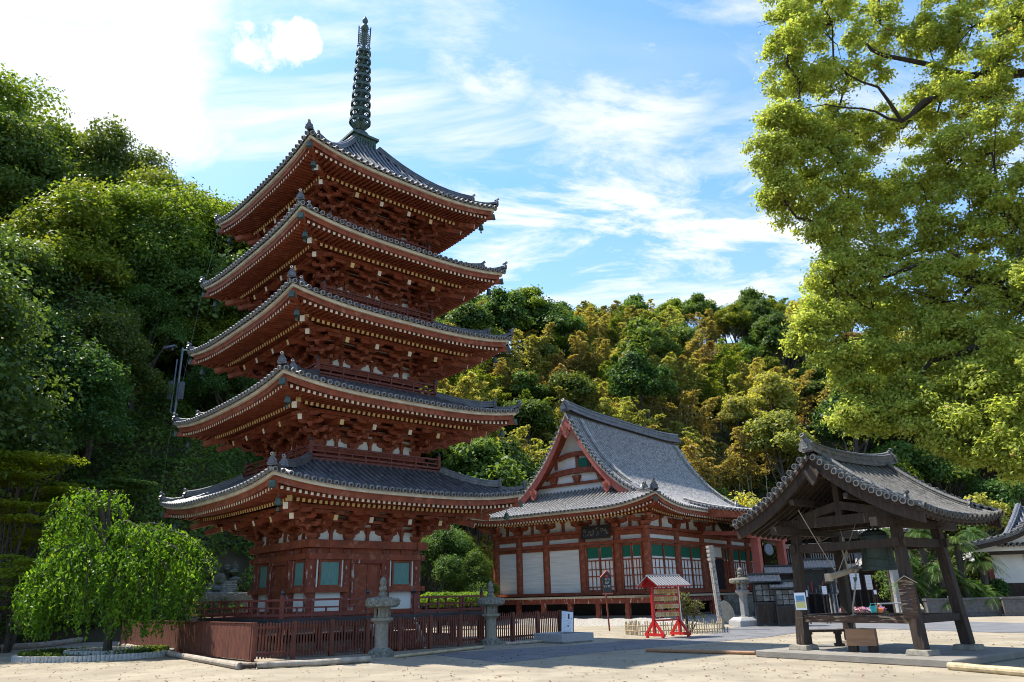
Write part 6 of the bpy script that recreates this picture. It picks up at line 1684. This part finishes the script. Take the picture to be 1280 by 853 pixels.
# which growth stands where is decided by where the slope lies
cells = []
Y = 0
dist = 62.0
nb_ = 0; nc_ = 0
while dist < 175:
    az = -52.0
    step = 5.5 if dist < 125 else 6.6
    while az < 44:
        a_ = R_(az + rg.uniform(-.5, .5) * math.degrees(step / dist)); d = dist + rg.uniform(-.5, .5) * step * .8
        x, y = d * math.sin(a_), d * math.cos(a_); fd = foot_d(x, y)
        az += math.degrees(step / dist)
        if fd < 1.0: continue
        if az < -20 and dist > 118: continue
        z = hgt(x, y); px, py = proj((x, y, z + 9))
        if px < -60 or px > 1330 or py < 20: continue
        # hidden behind nearer slope?
        if fd > 74: continue
        top = fd > 44 + 4 * math.sin(x * .12); r_ = rg.random()
        mid = (not top) and fd > 9
        bamb = 480 < px < 1000 and ((mid and r_ < .90 - .45 * max(0, (px - 860) / 140)) or (top and r_ < .16) or (not top and not mid and r_ < .25 and px < 720))
        if 560 < px < 700 and 420 > py > 330: bamb = False
        if bamb and nc_ < 290:
            q = rg.random(); mn = 'lf_gold' if q < .50 else ('lf_bamboo' if q < .86 else 'lf_yellow')
            lb = {'lf_gold': 'golden bamboo clump in the yellowing grove on the hillside behind the main hall', 'lf_bamboo': 'olive bamboo clump in the grove on the hillside behind the main hall', 'lf_yellow': 'greener bamboo clump in the grove on the hillside behind the main hall'}[mn]
            place(protoC, nc_, (x, y, z), rg.uniform(0, 6.28), rg.uniform(.72, 1.08), lb, lb.split(' clump')[0] + ' clumps on the hillside', mn); nc_ += 1
            if rg.random() < .55 and nc_ < 290:
                x2, y2 = x + rg.uniform(-3, 3), y + rg.uniform(-3, 3); place(protoC, nc_, (x2, y2, hgt(x2, y2)), rg.uniform(0, 6.28), rg.uniform(.7, 1.0), lb, lb.split(' clump')[0] + ' clumps on the hillside', mn); nc_ += 1
        elif nb_ < 296:
            q = rg.random()
            if top: mn = 'lf_green' if q < .55 else ('lf_yellow' if q < .75 else ('lf_dark' if q < .93 else 'lf_rust'))
            elif px > 880: mn = 'lf_bamboo' if q < .22 else ('lf_green' if q < .5 else ('lf_dark' if q < .78 else ('lf_rust' if q < .86 else 'lf_yellow')))
            else: mn = 'lf_dark' if q < .4 else ('lf_green' if q < .75 else 'lf_yellow')
            cname = {'lf_green': 'mid green', 'lf_yellow': 'yellow-green', 'lf_dark': 'dark green', 'lf_rust': 'rust-tinged', 'lf_bamboo': 'olive'}[mn]
            where = 'along the crest of the wooded hill' if top else ('in the wood on the slope at the right' if px > 880 else ('in the wood on the slope at the left' if px < 400 else 'in the wood on the slope behind the main hall'))
            lb = cname + ' broadleaf tree ' + where
            place(protoB, nb_, (x, y, z), rg.uniform(0, 6.28), rg.uniform(.62, 1.32) if not top else rg.uniform(.8, 1.0), lb, cname + ' trees ' + where, mn); nb_ += 1
    dist += step * (.9 if dist < 112 else .62)
print('hill trees', nb_, 'bamboo', nc_)
# big trees of the near left bank: (px of crown centre, Y, height scale, material)
OFF = [(-20.5, 13.0, 1.15, 'unseen tree added beyond the left edge to shade the sand')]  # out of view, added only for its shade on the foreground
LT = [(-75, 60, 1.62, 'lf_yellow'), (-20, 62, 1.5, 'lf_yellow'), (-60, 55, 1.5, 'lf_green'), (-40, 44, 1.25, 'lf_dark'), (18, 41, 1.10, 'lf_dark'), (60, 50, 1.25, 'lf_yellow'), (112, 54, 1.28, 'lf_yellow'), (10, 56, 1.35, 'lf_green'), (150, 60, 1.2, 'lf_yellow'), (185, 55, 1.05, 'lf_green'),
      (70, 42, .92, 'lf_dark'), (120, 46, .80, 'lf_green'), (232, 60, 1.4, 'lf_yellow'), (262, 64, 1.5, 'lf_green'), (295, 62, 1.4, 'lf_yellow'), (300, 72, 1.5, 'lf_green'), (205, 66, 1.15, 'lf_green'), (165, 52, .72, 'lf_green'), (255, 56, .75, 'lf_yellow'),
      (340, 66, .95, 'lf_green'), (400, 70, .95, 'lf_dark'), (285, 54, .62, 'lf_dark'), (-90, 38, 1.2, 'lf_green'), (90, 62, 1.35, 'lf_green'), (-120, 33, 1.32, 'lf_dark'), (-190, 28, 1.3, 'lf_dark')]
adj = ['broad', 'tall', 'spreading', 'leaning', 'dense', 'open-crowned', 'towering', 'rounded', 'low', 'lit', 'feathery', 'ragged']
def where_px(px): return 'at the far left edge' if px < 30 else ('left of centre in the left wood' if px < 130 else ('in the middle of the left wood' if px < 210 else 'in the wood just left of the pagoda roofs' if px < 330 else 'seen behind the pagoda'))
for i, (px, Y, s, mn) in enumerate(LT):
    p = at(px, 500, Y); x, y = p.x, p.y; z = hgt(x, y)
    lb = {'lf_green': 'mid green', 'lf_yellow': 'sunlit yellow-green', 'lf_dark': 'dark green'}[mn]
    place(protoL, i, (x, y, z - .3), i * 1.37, s, 'large %s tree %s' % (lb, where_px(px)), 'large trees on the left bank', mn, name='tall_tree')
for i, (x, y, s, lb) in enumerate(OFF): place(protoL, i, (x, y, -.3), 2.2 + i, s, lb, 'unseen shade trees added at the left', 'lf_dark', name='tall_tree')
# ground cover on the bank left of the pagoda and beneath the hill trees
rng = np.random.default_rng(77); c_step = bpy.data.objects['stone_steps'].location
def cover(name, x0, x1, y0, y1, n, size, mname, dmin, dmax, hmax=1.2, label='', cond=None):
    X = rng.uniform(x0, x1, n); Y = rng.uniform(y0, y1, n); P = []
    for x, y in zip(X, Y):
        d = foot_d(x, y)
        if d < dmin or d > dmax: continue
        if cond and not cond(x, y): continue
        b = .5 + .5 * math.sin(x * .9 + math.sin(y * 1.1) * 2) * math.sin(y * .8 + 1)
        P.append((x, y, hgt(x, y) + hmax * (.2 + .8 * b) * rng.random() ** .35))
    P = np.array(P); o = quads_mesh(name, leaves(rng, P, size, None, .7, .6), np.clip(rng.random(len(P)) * .8 + .2 * np.sin(P[:, 0] * 2), 0, 1), [mname]); o['kind'] = 'stuff'; o['label'] = label; return o
cover('bank_undergrowth', -31, -8, 36, 62, 60000, .26, 'lf_green', -.2, 26, 1.3, 'green creepers and low shrubs covering the bank left of the pagoda', cond=lambda x, y: min([math.hypot(x - q.x * (1 - u) - c_step.x * u, y - q.y * (1 - u) - c_step.y * u) for q in STC for u in (-.12, 0, .25, .5, .75, 1, 1.3)]) > .75 and hgt(x, y) > .3)
cover('slope_undergrowth', -45, 60, 30, 108, 60000, .55, 'lf_dark', .3, 40, 1.8, 'dark undergrowth below the hillside trees', cond=lambda x, y: math.hypot(x, y) > 60)
# terrain edge shrubs left
# ------------------------------------------------------------------ weeping tree
rng = np.random.default_rng(9); TY = 26.6
base = Vector((BDC.x + .35, BDC.y + .1, 0))
wt = thing('weeping_tree', 'bright green weeping tree with drooping branches in a round bed at the left', 'tree', base)
arcs = [((136, 690), (112, 545), (78, 668), 0), ((134, 690), (122, 540), (104, 690), -.5), ((136, 680), (134, 556), (156, 668), -.2), ((134, 690), (94, 590), (58, 705), .4), ((134, 700), (88, 655), (46, 716), -.3),
        ((134, 705), (78, 690), (34, 748), 0), ((136, 700), (96, 660), (74, 740), -1.1), ((134, 705), (84, 700), (62, 768), -.7), ((134, 705), (70, 670), (28, 752), -.5), ((134, 705), (90, 690), (40, 765), -1.0), ((136, 700), (112, 670), (104, 760), -1.4), ((138, 690), (130, 640), (128, 735), -1.2),
        ((140, 690), (180, 632), (218, 668), .2), ((140, 690), (212, 630), (262, 700), 0), ((140, 695), (222, 645), (246, 730), -.6), ((140, 700), (196, 660), (222, 742), -.9), ((140, 700), (182, 670), (203, 778), -1.0),
        ((140, 695), (160, 655), (178, 745), -1.3), ((138, 690), (152, 618), (186, 682), -.6), ((138, 700), (150, 700), (156, 768), -1.2), ((136, 690), (120, 630), (86, 700), 1.2), ((140, 690), (170, 640), (206, 700), 1.3), ((138, 690), (136, 620), (140, 690), .9), ((140, 700), (200, 690), (240, 715), 1.0), ((136, 700), (90, 690), (50, 740), 1.0)]
Pl = []; Ax = []; att = []; mb = MB(); tp = []
for ai, (s0, s1, s2, dy) in enumerate(arcs):
    q0 = at(*s0, TY + .1); q1 = at(*s1, TY + dy * .7); q2 = at(*s2, TY + dy)
    cv = lambda t: q0 * (1 - t) ** 2 + q1 * 2 * t * (1 - t) + q2 * t * t
    mb.tube([cv(i / 8) for i in range(9)], [.055 * (1 - i / 9) + .008 for i in range(9)], 6)
    L_arc = (q2 - q0).length + .8
    for k in range(int(22 * L_arc)):
        t = rng.uniform(.22, 1.0); c = cv(t); lat = rng.normal(size=2) * (.13 + .20 * math.sin(PI * min(1, t)))
        top = Vector((c.x + lat[0], c.y + lat[1], c.z - abs(lat[0]) * .5 + .05))
        L_ = (.30 + 1.05 * t * t) * rng.uniform(.35, 1.15); end_z = max(.62, top.z - L_); L_ = top.z - end_z
        m_ = max(3, int(L_ / .045)); ts = (np.arange(m_) + rng.random(m_)) / m_
        sx = np.array([top.x + lat[0] * .4 * (1 - (1 - u) ** 2) for u in ts]); sy = np.array([top.y + lat[1] * .4 * (1 - (1 - u) ** 2) for u in ts]); sz_ = top.z - L_ * ts
        P = np.stack([sx, sy, sz_], 1) + rng.normal(size=(m_, 3)) * .05; Pl.append(P)
        a2 = rng.normal(size=(m_, 3)) * .5; a2[:, 2] = -1.0; Ax.append(a2); att.append(np.full(m_, rng.random() * .5))
        if k % 6 == 0: mb.tube([top, (sx[-1], sy[-1], end_z)], [.008, .003], 4)
P = np.concatenate(Pl); A_ = np.concatenate(Ax); at_ = np.concatenate(att)
V = leaves(rng, P, .15, None, .25, .42, axis=A_)
q_ = quads_mesh('foliage', V, np.clip(at_ + rng.random(len(P)) ** 2 * .55, 0, 1), ['lf_weep'], wt); q_.data.transform(Matrix.Translation(-base))
print('weep leaves', len(P))
b2 = base + Vector((.05, 0, 1.3)); mb.tube([base - Vector((0, 0, .3)), base + Vector((-.05, 0, .6)), b2, b2 + Vector((.1, 0, 1.0))], [.17, .13, .11, .08], 9)
mb.tube([b2 + Vector((.1, 0, 1.0)), at(137, 690, TY + .1)], [.09, .06], 8)
for c in tp: mb.tube([b2 + Vector((0, 0, .3)), b2.lerp(c, .5) + Vector((0, 0, .5)), c + Vector((0, 0, .15)), c + (c - b2) * .15 - Vector((0, 0, .3))], [.075, .055, .03, .01], 6)
tb_ = mb.build('trunk', 'bark', wt); tb_.data.transform(Matrix.Translation(-base))

# ------------------------------------------------------------------ layered maples at the left
def maple(px, Y, H, W_, seed, label, n=9000, mname='lf_maple', size=.16):
    rng = np.random.default_rng(seed); rg = random.Random(seed); p = at(px, 700, Y); z0 = hgt(p.x, p.y)
    root = thing('maple_tree', label, 'tree', (p.x, p.y, z0)); bl = []
    for i in range(20):
        z = H * rg.uniform(.38, 1.0); a_ = rg.uniform(0, 6.28); r = W_ * rg.uniform(.1, 1) * (1.15 - .75 * (z / H)); bl.append((r * math.cos(a_), r * math.sin(a_), z, W_ * rg.uniform(.26, .42), .16))
    V, a_ = blob_leaves(rng, bl, n, size, upb=2.2, shell=.1); quads_mesh('crown', V, a_, [mname], root)
    mb = MB()
    for j in range(3):
        t = Vector((rg.uniform(-1, 1) * W_ * .4, rg.uniform(-.5, .5) * W_ * .4, H * .8)); trunk_mb(mb, (rg.uniform(-.2, .2), rg.uniform(-.2, .2), -.5), t, .10, [b[:3] for b in bl[j::3]], rg)
    mb.build('trunk', 'bark', root)
maple(58, 37.5, 7.2, 3.8, 1, 'layered yellow-green maple left of the weeping tree, its pale stems showing', 15000)
maple(5, 34, 8.4, 4.2, 2, 'layered yellow-green maple at the left edge of the photograph', 15000)
maple(22, 30.5, 3.6, 2.6, 3, 'low pale green maple bush before the left trees', 7000, size=.12)
maple(130, 40, 6.5, 3.2, 4, 'layered green maple just behind the weeping tree', 9000, 'lf_green')
# shrubs
def shrub(loc, r, h_, n, size, mname, label, seed, name='shrub', grp=None, nb=7, stem=True):
    rng = np.random.default_rng(seed); rg = random.Random(seed); root = thing(name, label, 'shrub', loc, 0, grp); bl = []
    for i in range(nb): a_ = rg.uniform(0, 6.28); q = rg.uniform(.1, .65) * r; bl.append((q * math.cos(a_), q * math.sin(a_), h_ * rg.uniform(.3, .75), r * rg.uniform(.3, .5), min(1, h_ / r * .7)))
    V, a_ = blob_leaves(rng, bl, n, size); quads_mesh('foliage', V, a_, [mname], root)
    if stem:
        mb = MB()
        for b in bl[:5]: mb.tube([(b[0] * .1, b[1] * .1, -.1), (b[0] * .6, b[1] * .5, b[2] * .5), b[:3]], [.05, .035, .01], 5)
        mb.build('stem', 'bark', root)
    return root
for i, (px, py, r, h_, mn) in enumerate(((10, 808, 1.5, 1.3, 'lf_dark'), (40, 803, 1.2, .9, 'lf_green'), (70, 800, 1.3, 1.0, 'lf_green'), (100, 797, 1.2, 1.2, 'lf_dark'), (-25, 812, 1.6, 1.8, 'lf_dark'))):
    shrub(gp(px, py) + Vector((0, 1.0, 0)), r, h_, 2600, .11, mn, ('clipped dark shrub', 'small mid green shrub', 'leafy green shrub', 'dark spreading shrub', 'tall dark shrub')[i] + ' behind the squared timber, ' + ('second from the left edge', 'third from the left edge', 'fourth from the left edge', 'rightmost of the row', 'cut by the left edge')[i], 40 + i)
# bushes and a low hedge seen between the pagoda and the hall
p = PM @ Vector((7.4, 3.2, 0)); 
hd = thing('hedge', 'bright green clipped low hedge behind the pagoda veranda', 'hedge', at(570, 765, 43)); hd.location.z = 0
bl = [(x, .2 * math.sin(x), 1.40, .75, .6) for x in np.linspace(-1.5, 1.5, 7)]
V, a_ = blob_leaves(np.random.default_rng(3), bl, 16000, .10); quads_mesh('foliage', V, a_, ['lf_hedge'], hd)
mb = MB(); [mb.tube([(x, 0, 0), (x, 0, 1.0)], .04, 5) for x in np.linspace(-1.4, 1.4, 6)]; mb.build('stems', 'bark', hd)
place(protoL, 1, (at(556, 740, 50).x, 50, 0), 2.1, .52, 'rounded dark green tree between the pagoda and the hall', '', 'lf_dark', name='garden_tree')
place(protoL, 2, (at(592, 740, 49).x, 49, -1.2), .6, .40, 'smaller mid green tree beside the left end of the hall', '', 'lf_green', name='garden_tree')
place(protoL, 0, (at(530, 740, 56).x, 56, 0), 1.1, .62, 'dark tree largely hidden behind the pagoda first storey', '', 'lf_dark', name='garden_tree')
place(protoL, 1, (at(345, 740, 47).x, 47, 1), 1.1, .50, 'dark evergreen behind the left door side of the pagoda', '', 'lf_dark', name='garden_tree')
place(protoL, 2, (at(285, 740, 55).x, 55, 12), 1.9, .5, 'dark evergreen overhanging the stone statues', '', 'lf_dark', name='garden_tree')
for a_ in (0,):
    s_ = shrub(gp(868, 792) + Vector((0, 1.1, 0)), .85, 1.75, 1700, .085, 'lf_olive', 'sparse olive shrub inside the bamboo fence right of the votive rack', 51, nb=9)
for i, (px, Y, r, h_) in enumerate(((1118, 48.5, 1.7, 3.2), (1158, 48.2, 1.9, 3.9), (1198, 47.8, 1.9, 3.6), (1230, 46.6, 1.3, 2.6))):
    p = at(px, 740, Y); p.z = 0; shrub(p, r, h_, 5200, .16, 'lf_dark', ('dark bush behind the cycads, nearest the stone pillar', 'tallest dark bush behind the middle of the cycads', 'dark bush behind the right half of the cycads', 'small dark bush before the white building wall')[i], 70 + i, nb=12)
# cycads
def cycad(loc, rz, h_, seed, label):
    rng = random.Random(seed); root = thing('cycad', label, 'cycad', loc, rz, 'cycads behind the stone planter')
    mb = MB(); mb.tube([(0, 0, 0), (.05, 0, h_ * .5), (0, .05, h_)], [.22, .20, .17], 9); mb.build('trunk', 'bark', root)
    Vq = []; at_l = []
    for k in range(46):
        a_ = k * 2.4; el = R_(rng.uniform(-25, 70)); L_ = rng.uniform(1.1, 1.55); d = Vector((math.cos(a_), math.sin(a_), 0)); side = Vector((-d.y, d.x, 0)); tone = rng.random() ** 2
        pv = None
        for j in range(22):
            t = (j + 1) / 22; p = Vector((0, 0, h_)) + d * (L_ * t * math.cos(el)) + Vector((0, 0, L_ * (math.sin(el) * t - .75 * t * t * (1 if el > 0 else .4))))
            if pv is not None:
                w_ = .26 * math.sin(PI * min(1, t * .92 + .08)) + .03; f = (p - pv).normalized(); nrm = f.cross(side)
                for s in (-1, 1):
                    q = p + side * s * w_ + f * .10 + nrm * (-.06 if nrm.z > 0 else .06) + Vector((0, 0, .03)); Vq.append([pv, pv + f * .028, q + f * .012, q]); at_l.append(min(1, tone * .8 + rng.random() * .25))
                Vq.append([pv - side * .01, pv + side * .01, p + side * .01, p - side * .01]); at_l.append(.9)
            pv = p
    quads_mesh('fronds', np.array([[list(v) for v in q] for q in Vq]), np.array(at_l), ['lf_cycad'], root); return root
k = 0
for (px, py, Y, h_) in ((1118, 690, 45, 2.6), (1150, 668, 46, 3.2), (1196, 680, 45.5, 3.0), (1226, 700, 45, 2.2), (1172, 712, 44.5, 1.9), (1135, 722, 45, 1.3), (1205, 732, 44.4, 1.1), (1232, 742, 44.3, .8), (1178, 744, 44.2, .6), (1105, 668, 47, 3.3), (1215, 668, 47, 3.4)):
    p = at(px, py, Y); hh = max(.4, p.z); p.z = 0; cycad(p, k * 1.1, hh, 60 + k, ('tall' if hh > 4 else ('mid-height' if hh > 2.4 else 'low')) + ' cycad with arching fronds, ' + ('leftmost of the group by the stone pillar', 'tall one seen over the rear beam', 'over the middle of the stone planter', 'at the right end of the group', 'in the middle of the group', 'low at the left before the others', 'before the others over the planter', 'lowest at the right end', 'lowest in the middle', 'furthest back at the left', 'furthest back at the right')[k]); k += 1
# ------------------------------------------------------------------ camphor tree at the right
rng = np.random.default_rng(14); rg = random.Random(14)
tb = Vector((19.6, 15.2, 0)); ct = thing('camphor_tree', 'great camphor tree spreading fresh yellow-green foliage from beyond the right edge', 'tree', tb)
bl = []
CB = [  # (px, py, depth Y, r)
 (992, 20, 19, 1.15), (985, 62, 18.6, 1.0), (1000, 105, 19, 1.2), (1040, 30, 19.5, 1.5), (1060, 95, 20, 1.3), (970, 150, 18.3, .55), (966, 200, 18.4, .75), (1005, 165, 18.8, .8),
 (1012, 222, 19, 1.1), (975, 245, 18.6, .62), (1048, 205, 19, 1.2), (1020, 280, 18.8, 1.15), (1060, 260, 19.4, 1.3), (1055, 320, 19, 1.25), (1040, 350, 18.4, .75), (1030, 395, 18.2, .68), (1012, 425, 18, .55), (1075, 380, 18.6, 1.1),
 (1052, 462, 18.0, .80), (1085, 500, 18.0, .95), (1068, 528, 17.8, .62), (1110, 450, 18.4, 1.2), (1120, 400, 19, 1.25), (1105, 320, 19, 1.3), (1110, 250, 19.4, 1.35), (1150, 240, 18.8, 1.3), (1190, 200, 18, 1.4), (1240, 190, 17, 1.4),
 (1100, 30, 20.5, 1.5), (1150, 60, 20.5, 1.4), (1200, 40, 19.5, 1.4), (1250, 70, 18, 1.4), (1230, 120, 18.5, 1.2), (1180, 120, 20, 1.1), (1270, 20, 18, 1.4), (1200, -20, 20, 1.5), (1100, -30, 20, 1.6), (1020, -30, 19, 1.4),
 (1160, 310, 18.6, 1.35), (1210, 290, 18, 1.35), (1255, 270, 17.4, 1.3), (1160, 380, 18.4, 1.3), (1215, 360, 17.8, 1.4), (1262, 350, 17, 1.3), (1165, 440, 18, 1.25), (1215, 435, 17.6, 1.3), (1265, 430, 16.8, 1.3),
 (1160, 500, 17.8, 1.0), (1128, 518, 17.6, .70), (1205, 500, 17.2, 1.1), (1255, 500, 16.6, 1.2), (1225, 545, 16.8, .95), (1265, 560, 16.2, .85), (1200, 560, 16.9, .5), (1185, 535, 17, .62), (1300, 500, 16, 1.5), (1310, 400, 16.5, 1.6), (1320, 280, 17, 1.7), (1330, 150, 17.5, 1.8), (1340, 30, 18, 1.8), (1340, 570, 15.6, 1.0),
 (1140, 150, 21, 1.2), (1090, 165, 21, .9), (1040, 155, 20.5, .7)]
for px, py, Y, r in CB:
    p = at(px, py, Y); bl.append((p.x - tb.x, p.y - tb.y, p.z, r, .85))
# sub-clumps around each blob give an uneven surface
B2 = []
for b in bl:
    B2.append(b[:3] + (b[3] * .45, .85))
    for k in range(17):
        d = sph(rng, 1)[0]; q_ = rng.uniform(.45, .88); B2.append((b[0] + d[0] * b[3] * q_, b[1] + d[1] * b[3] * q_, b[2] + d[2] * b[3] * q_ * .9, rng.uniform(.16, .40), rng.uniform(.5, .9)))
# crown parts beyond the frame
for k in range(26):
    a_ = rng.uniform(0, 2 * PI); q = rng.uniform(2.5, 7); p = Vector((3.0 + q * math.cos(a_), 0 + q * math.sin(a_), rng.uniform(9, 19)))
    sc_ = proj(tb + p)
    if sc_[0] < 1330 and sc_[0] > -500 and tb.y + p.y > 1: continue
    B2.append((p.x, p.y, p.z, rng.uniform(1.2, 1.9), .85))
V, a_ = blob_leaves(rng, B2, 520000, .10, upb=.5, aspect=.55, shell=.25, down=.8)
jit = rng.normal(size=(len(V), 1, 3)) * np.where(rng.random(len(V)) < .3, 0.12, .04)[:, None, None]; V = V + jit
a_ = np.where(rng.random(len(a_)) < .02, 1.0, np.clip(a_ * .92, 0, .9))
quads_mesh('crown', V, a_, ['lf_camphor'], ct)
mb = MB()
H0 = Vector((0, 0, 5.5)); mb.tube([(0, 0, -.4), (0, .1, 1.5), (-.1, .1, 3.5), H0], [.85, .62, .55, .5], 12)
def L2(px, py, Y): return at(px, py, Y) - tb
def limb(pts, rs): 
    P = [Vector(pts[0])]
    for p, q in zip(pts[:-1], pts[1:]):
        for j in range(1, 4): P.append(Vector(p).lerp(Vector(q), j / 3) + Vector((rg.uniform(-.08, .08), rg.uniform(-.08, .08), rg.uniform(-.06, .06))))
    R = np.interp(np.linspace(0, 1, len(P)), np.linspace(0, 1, len(rs)), rs); m_ = MB(); m_.tube(P, list(R), 8); m_.build('limb', 'bark_dark', ct)
fork = L2(1128, 152, 19.6)
limb([H0, Vector((-1.2, .8, 8.5)), L2(1330, 40, 18.2), L2(1262, 8, 18.8)], [.42, .34, .18, .12])
limb([H0, Vector((-1, 1.2, 9)), L2(1290, 90, 19), L2(1200, 95, 19.6), fork], [.40, .30, .16, .10, .07])
limb([L2(1215, 95, 19.5), L2(1172, 82, 20), L2(1100, 70, 20.2), L2(1075, 45, 20)], [.10, .09, .07, .03])
limb([L2(1180, 112, 19.6), L2(1155, 130, 19.4), fork, L2(1095, 110, 19.2), L2(1052, 85, 19)], [.10, .08, .07, .04, .015])
limb([fork, L2(1080, 134, 19.2), L2(1010, 133, 18.9)], [.045, .03, .012])
limb([H0, Vector((-1.5, .6, 7.5)), L2(1300, 400, 17), L2(1235, 350, 17.5), L2(1160, 330, 18.2), L2(1090, 350, 18.6)], [.36, .3, .2, .12, .07, .03])
limb([L2(1240, 350, 17.6), L2(1200, 330, 17.9), L2(1190, 318, 18)], [.10, .07, .03]); limb([L2(1235, 430, 17), L2(1170, 450, 17.6), L2(1110, 500, 17.8)], [.10, .06, .02])
limb([L2(1280, 260, 17.6), L2(1238, 258, 17.8), L2(1225, 240, 18)], [.12, .08, .03])
limb([H0, Vector((1, -2, 9)), Vector((3, -4, 12))], [.35, .25, .1]); limb([H0, Vector((2, 1, 9)), Vector((5, 2, 13))], [.35, .25, .1])
hub = Vector((0, 1, 9))
for i in range(len(bl)):
    e_ = Vector(bl[i][:3]); de = (e_ - hub).length
    c_ = [Vector(b[:3]) for b in bl if (Vector(b[:3]) - hub).length < de - .3] or [hub]
    q = min(c_, key=lambda v: (v - e_).length); m_ = q.lerp(e_, .5) + Vector((rg.uniform(-.25, .25), rg.uniform(-.2, .2), rg.uniform(-.3, .05)))
    mb.tube([q, q.lerp(m_, .5) + Vector((0, 0, .05)), m_, e_, e_ + (e_ - q) * .25 + Vector((0, 0, .2))], [.05, .045, .035, .02, .006], 5)
    for k in range(3):
        d = Vector(sph(rng, 1)[0]) * bl[i][3]; mb.tube([m_.lerp(e_, .5), e_ + d * .5, e_ + d], [.018, .012, .004], 4)
mb.build('trunk', 'bark_dark', ct)
